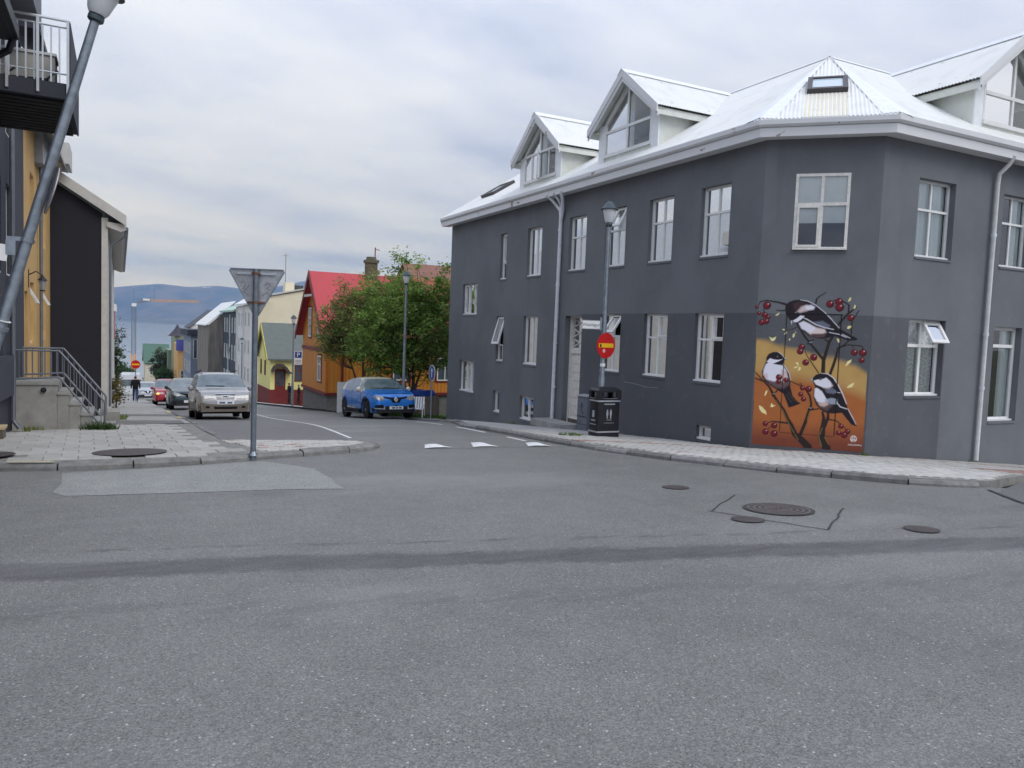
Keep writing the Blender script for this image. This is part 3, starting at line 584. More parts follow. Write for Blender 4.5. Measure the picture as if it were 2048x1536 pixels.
def window(parent, fr, h, cols=(.5,), trans=(.62,), setback=.1, fw=.05, mw=.045, sill=True, cover='blind', part_cover=None, open_sash=None, mat=PVC, sash=None, flat=False, sillw=.0, covoff=.03, name='window'):
    """framed window in opening h; cols / trans are fractions of mullions and transoms; panes are single objects"""
    u0, u1, v0, v1 = h; W, H = u1 - u0, v1 - v0; n1 = -setback; n0 = n1 - .06; mb = MB()
    fr.box(mb, u0, u0 + fw, v0, v1, n0, n1); fr.box(mb, u1 - fw, u1, v0, v1, n0, n1); fr.box(mb, u0 + fw, u1 - fw, v1 - fw, v1, n0, n1); fr.box(mb, u0 + fw, u1 - fw, v0, v0 + fw * 1.15, n0, n1)
    us = [0] + [c for c in cols] + [1]; vs = [0] + [t for t in trans] + [1]
    for c in cols: fr.box(mb, u0 + W * c - mw / 2, u0 + W * c + mw / 2, v0 + fw * 1.15, v1 - fw, n0 + .004, n1 - .004)
    for t in trans: fr.box(mb, u0 + fw, u1 - fw, v0 + H * t - mw / 2, v0 + H * t + mw / 2, n0 + .002, n1 + .006)
    o = mb.build(name, mat, parent)
    if sill:
        m2 = MB(); fr.box(m2, u0 - .0 + .002, u1 - .002, v0 + .003, v0 + .04, n1 - .01, n1 + .07); m2.build('sill', mat, o)
    def pane(a, b, c, d, k=0.):
        mp_ = MB(); mp_.face([fr.p(a, c, n0 + .03), fr.p(b, c, n0 + .03), fr.p(b, d, n0 + .03), fr.p(a, d, n0 + .03)]); mp_.build('pane', GLASS, o, recalc=False)
    for i in range(len(us) - 1):
        for j in range(len(vs) - 1):
            a = u0 + W * us[i] + (fw if i == 0 else mw / 2); b = u0 + W * us[i + 1] - (fw if i == len(us) - 2 else mw / 2); c = v0 + H * vs[j] + (fw * 1.15 if j == 0 else mw / 2); d = v0 + H * vs[j + 1] - (fw if j == len(vs) - 2 else mw / 2)
            if open_sash and (i, j) == open_sash[:2]:
                ang = open_sash[2]; kind = open_sash[3] if len(open_sash) > 3 else 'top'; ms = MB(); sw = .045
                if kind == 'top':    # hinged at the top, swung outwards
                    U = fr.u; Dn = (-fr.z * math.cos(ang) + fr.n * math.sin(ang)); Nn = U.cross(Dn).normalized(); O = fr.p(a, d, n1 + .02); LU, LV = b - a, d - c
                else:                # hinged on one side, swung outwards
                    Dn = -fr.z; U = (fr.u * math.cos(ang) + fr.n * math.sin(ang)) if kind == 'side0' else (-fr.u * math.cos(ang) + fr.n * math.sin(ang)); Nn = U.cross(Dn).normalized(); O = fr.p(a if kind == 'side0' else b, d, n1 + .02); LU, LV = b - a, d - c
                def sb(x0, x1, y0, y1): ms.obox(O + U * (x0 + x1) / 2 + Dn * (y0 + y1) / 2, U * (x1 - x0) / 2, Dn * (y1 - y0) / 2, Nn * .02)
                sb(-.03, sw, -.02, LV + .03); sb(LU - sw, LU + .03, -.02, LV + .03); sb(sw, LU - sw, -.02, sw); sb(sw, LU - sw, LV - sw, LV + .03); s_ = ms.build('sash', mat, o)
                mp_ = MB(); mp_.face([O + U * sw + Dn * sw, O + U * (LU - sw) + Dn * sw, O + U * (LU - sw) + Dn * (LV - sw), O + U * sw + Dn * (LV - sw)]); mp_.build('pane', GLASS, o, recalc=False); continue
            if sash and (i, j) in sash:
                ms = MB(); q = .04
                for (x0, x1, y0, y1) in ((a, a + q, c, d), (b - q, b, c, d), (a + q, b - q, c, c + q), (a + q, b - q, d - q, d)): fr.box(ms, x0, x1, y0, y1, n0 + .01, n1 + .025)
                ms.build('sash', mat, o); a, b, c, d = a + q, b - q, c + q, d - q
            pane(a, b, c, d)
    nb = n0 - covoff
    if cover in ('blind', 'half'):
        lo = v0 + (H * part_cover if part_cover else .02); mc = MB()
        if cover == 'half': fr.box(mc, u0 + .03, u1 - .03, lo, v1 - .02, nb - .004, nb)
        else: fr.box(mc, u0 + .03, u1 - .03, lo, v1 - .02, nb - .004, nb)
        mc.build('blind', BLIND, o)
    elif cover in ('curtain', 'floral', 'sides', 'thin'):
        mc = MB(); spans = {'curtain': ((.0, .98),), 'floral': ((0, .98),), 'sides': ((.0, .22), (.6, 1.0)), 'thin': ((.12, .42), (.62, .98))}[cover]
        for s0, s1 in spans:
            k = max(6, int((s1 - s0) * W / .035)); pts = []
            for q in range(k + 1):
                u = u0 + W * (s0 + (s1 - s0) * q / k); nn = nb + .018 * math.sin(q * 1.55 + s0 * 9) + .008 * math.sin(q * .6); pts.append((u, nn))
            for (a, na), (b, n_b) in zip(pts, pts[1:]): mc.face([fr.p(a, v0 + .02, na), fr.p(b, v0 + .02, n_b), fr.p(b, v1 - .02, n_b), fr.p(a, v1 - .02, na)])
        mc.build('curtain', FLORAL if cover == 'floral' else CURT, o, smooth=True, recalc=False)
    if not flat:                     # sloping rendered sill of the opening
        ms = MB(); ms.face([fr.p(u0, v0 + .002, n1), fr.p(u1, v0 + .002, n1), fr.p(u1, v0 - .02, .02), fr.p(u0, v0 - .02, .02)]); ms.face([fr.p(u0, v0 - .02, .02), fr.p(u1, v0 - .02, .02), fr.p(u1, v0 - .05, .02), fr.p(u0, v0 - .05, .02)]); ms.face([fr.p(u0, v0 - .05, .02), fr.p(u1, v0 - .05, .02), fr.p(u1, v0 - .05, 0), fr.p(u0, v0 - .05, 0)]); ms.build('outer_sill', GREY, o, recalc=False)
    return o
for k in ('u0', 'u1', 'u2', 'u3'): window(house, FA, WA[k], cover='blind' if k != 'u3' else 'curtain', open_sash=(0, 1, .5) if k == 'u2' else None, covoff=.03)
for k in ('l0', 'l1', 'l2'): window(house, FA, WA[k], cover='curtain' if k != 'l2' else 'sides', sash=[(0, 1)] if k != 'l2' else None, open_sash=(0, 1, .6) if k == 'l2' else None)
window(house, FA, WA['s1'], trans=(), cover='thin', fw=.06, mw=.07); window(house, FA, WA['s5'], trans=(), cover='thin', fw=.06, mw=.07); window(house, FA, WA['s2'], cols=(), trans=(.36,), cover='curtain', sash=[(0, 1)])
window(house, FA, WA['s4'], cols=(), trans=(.36,), cover='none', open_sash=(0, 1, .28)); window(house, FA, WA['s3'], cols=(.3, .65), trans=(), cover='thin', sash=[(0, 0), (2, 0)]); window(house, FA, WA['s6'], cols=(.3, .62), trans=(), cover='thin', sash=[(1, 0)])
window(house, FA, WA['s7'], cols=(), trans=(), cover='none', fw=.07); window(house, FA, WA['s8'], trans=(), cover='none', fw=.07, mw=.09); window(house, FA, WA['b4'], cols=(), trans=(), cover='none', fw=.05)
window(house, FB, WBd['u0'], cover='curtain', setback=.13); window(house, FB, WBd['u1'], cover='sides', setback=.13); window(house, FB, WBd['u2'], setback=.13)
window(house, FB, WBd['l0'], cover='floral', setback=.13, trans=(.66,), open_sash=(1, 1, .55), fw=.06, mw=.065); window(house, FB, WBd['l1'], cols=(), trans=(.80,), cover='sides', setback=.14, fw=.07, mw=.07); window(house, FB, WBd['l2'], setback=.13)
window(house, FC, WC['c'], trans=(.60,), cover='half', part_cover=.36, setback=.0, fw=.055, mw=.06, mat=PVC_OLD, sash=[(0, 0)], covoff=.012)
mb = MB(); mb.tube([FA.p(u, v, .002) for u, v in ((16.25, .44), (15.95, .43), (15.6, .41), (15.35, .38), (15.1, .39), (14.85, .40))], .006, 4); mb.build('render_crack', pm('pale_crack', (142, 144, 148), .9), house)
# front door: panelled, lozenge light above
du0, du1, dv0, dv1 = WA['door']; mb = MB(); n1, n0 = -.2, -.27
for a, b, c, d in ((du0, du0 + .07, dv0, dv1), (du1 - .07, du1, dv0, dv1), (du0 + .07, du1 - .07, dv1 - .06, dv1), (du0 + .07, du1 - .07, dv0 + 2.18, dv0 + 2.34), (du0 + .07, du1 - .07, dv0 + .0, dv0 + .30)): FA.box(mb, a, b, c, d, n0, n1 + .02)
FA.box(mb, du0 + .07, du1 - .07, dv0 + .3, dv0 + 2.18, n0, n1 - .03); door = mb.build('door', PVC_OLD, house)
for k in range(7):
    mb = MB(); v = dv0 + .42 + k * .245; FA.box(mb, du0 + .19, du1 - .19, v, v + .19, n1 - .034, n1 - .012); mb.build('panel', PVC_OLD, door)
mb = MB(); FA.box(mb, du0 + .09, du1 - .09, dv0 + .15, dv0 + .28, n1 + .018, n1 + .03); FA.box(mb, du0 + .04, du1 - .04, dv0 + .10, dv0 + .14, n1 + .0, n1 + .10); mb.build('weather_board', pm('weathered_wood', (104, 92, 84), .8, var=.3, scale=12), door)
mb = MB(); mb.face([FA.p(du0 + .07, dv0 + 2.34, n0 + .02), FA.p(du1 - .07, dv0 + 2.34, n0 + .02), FA.p(du1 - .07, dv1 - .06, n0 + .02), FA.p(du0 + .07, dv1 - .06, n0 + .02)]); mb.build('pane', GLASS, door, recalc=False)
lv0, lv1, lu0, lu1 = dv0 + 2.34, dv1 - .06, du0 + .07, du1 - .07; mb = MB(); uc = (lu0 + lu1) / 2; hh = (lv1 - lv0)
for k in range(3):
    a, b = lv0 + hh * k / 3, lv0 + hh * (k + 1) / 3
    mb.bar(FA.p(lu0, a, n0 + .04), FA.p(lu1, b, n0 + .04), .02, .02, FA.n); mb.bar(FA.p(lu1, a, n0 + .047), FA.p(lu0, b, n0 + .047), .02, .02, FA.n)
mb.build('lozenge_bars', PVC_OLD, door)
mb = MB(); mb.tube([FA.p(du0 + .14, dv0 + 1.2, n1 - .02), FA.p(du0 + .14, dv0 + 1.2, n1 + .05), FA.p(du0 + .26, dv0 + 1.2, n1 + .05)], .012); mb.build('door_handle', ZINC, door)
mb = MB(); mb.prism([(10.85, 18.25, RZ(11, 18.3) + .02), (11.5, 18.25, RZ(11, 18.3) + .02), (11.5, 20.0, RZ(11, 18.3) + .02), (10.85, 20.0, RZ(11, 18.3) + .02)], (0, 0, .19)); mb.build('door_step', CONC, house)
# roof
EA, EB = 11.1, 9.84; P1 = Vector((11.5, 11.75, 0)) + FC.n * .4
tj = (EA - P1.x) / cu_.x; j1 = P1 + cu_ * tj; tj = (EB - P1.y) / cu_.y; j2 = P1 + cu_ * tj; ZR = 5.92; PK = Vector((15.2, 13.65, 8.5)); ZK = 8.5; FY = 28.45
J1 = Vector((j1.x, j1.y, ZR)); J2 = Vector((j2.x, j2.y, ZR))
def corrugated(name, poly, across, down, mat, parent, pitch=.076, amp=.011, lift=0., thick=True):
    """corrugated sheet filling a convex planar polygon; ridges run along 'down'"""
    P = [Vector(p) for p in poly]; A = Vector(across).normalized(); D = Vector(down).normalized(); A = (A - D * A.dot(D)).normalized(); Nn = A.cross(D); Nn = Nn if Nn.z > 0 else -Nn; o = P[0]
    q = [((p - o).dot(A), (p - o).dot(D)) for p in P]; lo, hi = min(a for a, _ in q), max(a for a, _ in q); step = pitch / 4; mb = MB(); prev = None; s = lo + 1e-5; S = []
    while s < hi: S.append(s); s += step
    S.append(hi - 1e-5)
    for s in S:
        t = []
        for (a0, b0), (a1, b1) in zip(q, q[1:] + q[:1]):
            if (a0 - s) * (a1 - s) <= 0 and abs(a1 - a0) > 1e-9: t.append(b0 + (b1 - b0) * (s - a0) / (a1 - a0))
        if len(t) < 2: continue
        h = amp * math.sin(2 * math.pi * s / pitch) + lift; cur = (o + A * s + D * min(t) + Nn * h, o + A * s + D * max(t) + Nn * h)
        if prev: mb.face([prev[0], cur[0], cur[1], prev[1]])
        prev = cur
    ob = mb.build(name, mat, parent, recalc=False)
    me = ob.data; bm = bmesh.new(); bm.from_mesh(me); bmesh.ops.remove_doubles(bm, verts=bm.verts, dist=1e-5)
    for f in bm.faces:
        if f.normal.dot(Nn) < 0: f.normal_flip()
    bm.to_mesh(me); bm.free(); me.polygons.foreach_set('use_smooth', [True] * len(me.polygons)); return ob
RA = corrugated('roof_slope', [(EA, FY, ZR), J1, PK, (15.2, FY, ZK)], (0, 1, 0), (15.2 - EA, 0, ZK - ZR), ROOFW, house)
RB = corrugated('roof_slope', [J2, (40, EB, ZR), (40, 13.65, ZK), PK], (1, 0, 0), (0, 13.65 - EB, ZK - ZR), ROOFW, house)
mid = (J1 + J2) / 2; dnC = PK - mid
RC = corrugated('roof_slope', [J1.lerp(PK, .0), J2, PK], J2 - J1, dnC, ROOFW, house, amp=.011)
mb = MB(); mb.face([(15.2, FY, ZK), PK, (19.1, 17.4, ZR), (19.4, FY, ZR - .1)]); mb.face([PK, (40, 13.65, ZK), (40, 17.6, ZR), (19.1, 17.4, ZR)]); mb.build('rear_roof_slope', ROOFW, house)
def hipcap(a, b, n1_, n2_, w, mat=FLASH, lift=.03, tp=1.):
    mb = MB(); a, b = Vector(a), Vector(b); d = (b - a).normalized(); up = Vector((0, 0, lift))
    for nn in (n1_, n2_):
        nn = Vector(nn); nn = (nn - d * nn.dot(d)).normalized(); mb.face([a + up, b + up, b + nn * w * tp + up * .9, a + nn * w + up * .9])
    return mb.build('ridge_flashing', mat, house, recalc=False)
dA = Vector((-(15.2 - EA), 0, -(ZK - ZR))); dB = Vector((0, -(13.65 - EB), -(ZK - ZR)))
hipcap(J1 + Vector((.06, .06, .03)), PK, Vector((0, 1, 0)) , (J2 - J1), .30, tp=.0); hipcap(J2 + Vector((.06, .06, .03)), PK, Vector((1, 0, 0)), (J1 - J2), .30, tp=.0)
hipcap((15.2, FY, ZK), PK, dA, -Vector(dA) + Vector((0, 0, -3)), .18); hipcap(PK, (40, 13.65, ZK), dB, Vector((0, 3, -2)), .18)
# skylights
def skylight(fr_o, ux, dn, w, h, lab, parent=house, open_=0.):
    ux, dn = Vector(ux).normalized(), Vector(dn).normalized(); nn = ux.cross(dn); nn = nn if nn.z > 0 else -nn; o = Vector(fr_o) + nn * .05; mb = MB()
    for c, a, b in ((o - ux * (w / 2 - .05), .05, h / 2), (o + ux * (w / 2 - .05), .05, h / 2), (o + dn * (h / 2 - .06), w / 2 - .1, .06), (o - dn * (h / 2 - .05), w / 2 - .1, .05)): mb.obox(c, ux * a, dn * b, nn * .07)
    s_ = mb.build('skylight', pm('skylight_frame', (78, 74, 76), .5, .2, var=.1), parent); mb = MB(); mb.face([o + ux * a * (w / 2 - .1) + dn * b * (h / 2 - .1) + nn * .04 for a, b in ((-1, -1), (1, -1), (1, 1), (-1, 1))]); mb.build('pane', pm('skylight_glass', (190, 205, 210), .06, var=0, spec=.9), s_)
    return s_
cu3 = (J2 - J1).normalized(); dn3 = (mid - PK).normalized()
skylight((13.40, 12.04, 7.05), cu3, dn3, .80, 1.02, '')
# yellowed sheet below it
sp = Vector((13.40, 12.04, 7.05)); q0 = sp + dn3 * .5; tt = (ZR - q0.z) / dn3.z
corrugated('yellowed_sheet', [q0 - cu3 * .42, q0 + cu3 * .42, q0 + cu3 * .42 + dn3 * (tt - .02), q0 - cu3 * .42 + dn3 * (tt - .02)], cu3, dn3, ROOFY, house, amp=.014, lift=.008)
slA = (ZK - ZR) / (15.2 - EA); skylight((12.6, 26.45, ZR + slA * 1.5), (0, 1, 0), (1, 0, slA), 1.1, 1.0, '')
# eaves: soffit, two-board fascia and gutter swept round the corner
EL = [(11.5, FY), (11.5, 11.75), (13.05, 10.24), (40, 10.24)]
def sweep(name, prof, mat, parent, pl=EL):
    mb = MB(); lines = [offs(pl, d) for d, _ in prof]
    for (la, (_, za)), (lb, (_, zb)) in zip(zip(lines, prof), zip(lines[1:], prof[1:])):
        for i in range(len(pl) - 1): mb.face([(*la[i], za), (*la[i + 1], za), (*lb[i + 1], zb), (*lb[i], zb)])
    mb.face([(*l[0], z) for l, (_, z) in zip(lines, prof)]); return mb.build(name, mat, parent, recalc=False)
sweep('soffit', [(0, ZE), (.31, ZE - .02)], FASC, house); sweep('fascia', [(.30, ZE - .02), (.335, ZE - .02), (.345, ZE + .145), (.325, ZE + .15), (.325, ZE + .16)], FASC, house)
sweep('gutter', [(.325, ZE + .16), (.37, ZE + .162), (.415, ZE + .20), (.42, ZE + .285), (.405, ZE + .295), (.395, ZE + .285), (.39, ZE + .22), (.33, ZE + .2)], FASC, house)
mb = MB(); mb.prism([(EA - .02, FY, ZR - .02), (15.2, FY, ZK - .02), (15.2, FY, ZK - .2), (EA + .05, FY, ZR - .24)], (0, .04, 0)); mb.build('barge_board', FASC, house)
# downpipes
mb = MB(); yp = 19.68
mb.tube([(11.12, yp, 5.66), (11.3, yp, 5.5), (11.42, yp, 5.3)], .04); mb.tube([(11.14, yp + .42, 5.66), (11.3, yp + .32, 5.5), (11.42, yp + .06, 5.2), (11.42, yp, 4.9)], .045); mb.tube([(11.14, yp - .42, 5.66), (11.2, yp - .4, 5.5), (11.42, yp - .1, 5.2), (11.42, yp, 4.9)], .05); mb.tube([(11.42, yp, 5.35), (11.42, yp + .05, RZ(11.4, yp) + .14)], .055)
dp = mb.build('downpipe', WPIPE, house, smooth=True)
for z in (4.6, 3.0, 1.3, .0): m2 = MB(); m2.lathe([(.062, 0), (.062, .06)], (11.42, yp + .02, z), 12); m2.build('pipe_collar', WPIPE, dp)
mb = MB(); xp = 16.52; mb.tube([(xp + .06, 9.9, 5.66), (xp + .05, 9.98, 5.5), (xp, 10.14, 5.32), (xp, 10.16, 5.1), (xp - .0, 10.16, RZ(xp, 10.1) + .13)], .045); dp = mb.build('downpipe', pm('chipped_white_pipe', (214, 214, 212), .5, var=.1, scale=5), house, smooth=True)
for z in (4.0, 1.9, .75): m2 = MB(); m2.lathe([(.053, 0), (.053, .07)], (xp, 10.16, z), 12); m2.build('pipe_collar', WPIPE, dp)
# dormers
DW = pm('dormer_cladding', (226, 228, 222), .6, var=.06, scale=3, col2=(205, 207, 198))
def dormer(fr, uc, ne, slope, open_=False, lab=None):
    """gabled dormer: verge on the wall plane, face set back, running into the main roof"""
    ZV, ZT = 7.12, 8.32; hv, hf, nf = 1.53, 1.30, -.14
    def nroof(z): return ne - (z - ZR) / slope
    d = thing_part('dormer', house)
    p = fr.p; nr_t, nr_e = nroof(ZT) - .05, nroof(ZV) - .1; ov = .10
    for s in (-1, 1):
        corrugated('dormer_roof', [p(uc + s * hv, ZV, ov), p(uc, ZT, ov), p(uc, ZT, nr_t), p(uc + s * hv, ZV, nr_e)], fr.n, p(uc + s * hv, ZV) - p(uc, ZT), ROOFW, d, lift=.05)
        mb = MB(); a, b = p(uc + s * (hv + .02), ZV - .0, ov + .03), p(uc, ZT + .02, ov + .03); dn = Vector((0, 0, -1))
        mb.prism([a + fr.z * .06, b + fr.z * .08, b - fr.z * .13, a - fr.z * .13], -fr.n * .03); mb.prism([a - fr.z * .11 - fr.n * .03, b - fr.z * .11 - fr.n * .03, b - fr.z * .24 - fr.n * .03, a - fr.z * .22 - fr.n * .03], -fr.n * .03); mb.build('barge_board', FASC, d)
        mb = MB(); mb.face([p(uc + s * hv, ZV - .02, ov), p(uc + s * hv, ZV - .02, nr_e), p(uc + s * hf, ZV - .02, nr_e), p(uc + s * hf, ZV - .02, nf)]); mb.face([p(uc, ZT - .06, ov), p(uc + s * hv, ZV - .03, ov), p(uc + s * hv, ZV - .03, nf), p(uc, ZT - .06, nf)])
        mb.prism([p(uc + s * (hv - .02), ZV - .16, ov), p(uc + s * (hv - .02), ZV + .0, ov), p(uc + s * (hv - .02), ZV + .0, nr_e), p(uc + s * (hv - .02), ZV - .16, nr_e + .35)], fr.u * -.03 * s); mb.build('dormer_soffit', DW, d)
        mb = MB(); zb = ZR + slope * (ne - nf); mb.face([p(uc + s * hf, zb - .1, nf), p(uc + s * hf, ZV, nf), p(uc + s * hf, ZV, nr_e - .2), p(uc + s * hf, zb - .1, nf - .1)]); mb.build('dormer_cheek', DW, d)
        mb = MB(); mb.box(0, 0, 0, 0, 0, 0) if False else None
        fr.box(mb, min(uc + s * (hf + .015), uc + s * 1.03), max(uc + s * (hf + .015), uc + s * 1.03), zb - .14, ZV + .12, nf - .02, nf + .015); mb.build('corner_board', FLASH, d)
    zb = ZR + slope * (ne - nf); wb = 6.36; hw = 1.03; rise = (ZT - ZV) / hv
    def ztop(u): return ZT - .22 - abs(u) * rise
    mb = MB(); mb.face([p(uc - hf, zb - .1, nf), p(uc + hf, zb - .1, nf), p(uc + hf, wb, nf), p(uc - hf, wb, nf)])
    for s in (-1, 1): mb.face([p(uc + s * hf, wb, nf), p(uc + s * hw, wb, nf), p(uc + s * hw, ztop(hw), nf), p(uc + s * hf, ZV - .05, nf)]); mb.face([p(uc + s * hw, ztop(hw), nf), p(uc, ztop(0), nf), p(uc, ZT - .05, nf), p(uc + s * hf, ZV - .05, nf)])
    mb.build('dormer_face', DW, d); nF0, nF1 = nf - .05, nf + .02; mb = MB(); ft = .06; zt_ = 7.22 if open_ else 7.02
    fr.box(mb, uc - hw, uc + hw, wb, wb + .08, nF0, nF1 + .03); fr.box(mb, uc - hw, uc - hw + ft, wb + .08, ztop(hw), nF0, nF1); fr.box(mb, uc + hw - ft, uc + hw, wb + .08, ztop(hw), nF0, nF1)
    fr.box(mb, uc - .035, uc + .035, wb + .08, ztop(0) - .06, nF0, nF1 - .003); fr.box(mb, uc - hw + ft, uc + hw - ft, zt_ - .035, zt_ + .035, nF0, nF1 + .004)
    cols = [-hw + ft, -.035, .035, hw - ft]
    if open_:
        for q in (-.55, .52): fr.box(mb, uc + q - .03, uc + q + .03, wb + .08, zt_ - .035, nF0, nF1 - .006)
    for s in (-1, 1): mb.prism([p(uc + s * hw, ztop(hw), nF1 - .002), p(uc, ztop(0), nF1 - .002), p(uc, ztop(0) - .09, nF1 - .002), p(uc + s * hw, ztop(hw) - .09, nF1 - .002)], -fr.n * .06)
    wn = mb.build('window_frame', PVC, d)
    for s in (-1, 1):
        mb = MB(); a, b = (uc + s * .035, uc + s * (hw - ft)); mb.face([p(a, wb + .08, nf - .01), p(b, wb + .08, nf - .01), p(b, zt_ - .03, nf - .01), p(a, zt_ - .03, nf - .01)]); mb.build('pane', GLASS, d, recalc=False)
        mb = MB(); mb.face([p(a, zt_ + .03, nf - .01), p(b, zt_ + .03, nf - .01), p(b, max(ztop(hw - ft) - .08, zt_ + .04), nf - .01), p(a, ztop(.035) - .08, nf - .01)]); mb.build('pane', GLASS, d, recalc=False)
        mc = MB(); cw = (.12, .42) if s > 0 else (.66, 1.0)
        k = 9
        for q in range(k):
            u_a, u_b = [uc + s * hw * (cw[0] + (cw[1] - cw[0]) * t / k) for t in (q, q + 1)]; na, n_b = nf - .3 + .02 * math.sin(q * 1.7), nf - .3 + .02 * math.sin((q + 1) * 1.7); mc.face([p(u_a, wb, na), p(u_b, wb, n_b), p(u_b, ztop(abs(u_b - uc)), n_b), p(u_a, ztop(abs(u_a - uc)), na)])
        mc.build('curtain', CURT, d, smooth=True, recalc=False)
    if open_:
        O = p(uc + .12, zt_ + .0, nF1 + .01); mb = MB(); LU, LV = .66, zt_ - wb - .06; U = (-fr.u * math.cos(.5) + fr.n * math.sin(.5)).normalized(); Nn = U.cross(fr.z).normalized()
        for x0, x1, y0, y1 in ((0, .06, 0, LV), (LU - .06, LU, 0, LV), (.06, LU - .06, 0, .06), (.06, LU - .06, LV - .06, LV)): mb.obox(O + U * (x0 + x1) / 2 - fr.z * (y0 + y1) / 2, U * (x1 - x0) / 2, fr.z * (y1 - y0) / 2, Nn * .022)
        mb.build('sash', PVC, d); mb = MB(); mb.face([O + U * x - fr.z * y for x, y in ((.06, .06), (LU - .06, .06), (LU - .06, LV - .06), (.06, LV - .06))]); mb.build('pane', GLASS, d, recalc=False)
    mb = MB(); mb.face([p(uc - hf + .05, zb, nf - 1.6), p(uc + hf - .05, zb, nf - 1.6), p(uc + hf - .05, ZV, nf - 1.6), p(uc, ZT - .1, nf - 1.6), p(uc - hf + .05, ZV, nf - 1.6)]); mb.build('room_wall', pm('room_paint', (150, 146, 140), .9), d, recalc=False)
    mb = MB(); [mb.face([p(uc, ZT + .10, ov + .05), p(uc, ZT + .10, nr_t), p(uc + s * .17, ZT + .09 - .17 * rise, nr_t), p(uc + s * .17, ZT + .09 - .17 * rise, ov + .05)]) for s in (-1, 1)]; mb.build('ridge_flashing', FLASH, d, recalc=False)
def thing_part(name, parent):
    o = bpy.data.objects.new(name, None); COL.objects.link(o); o.parent = parent; o.matrix_parent_inverse = Matrix.Translation(-Vector(parent.location)); return o
slB = (ZK - ZR) / (13.65 - EB)
dormer(FA, 16.82, .4, slA); dormer(FA, 21.48, .4, slA, True); dormer(FB, 17.17, .4, slB)
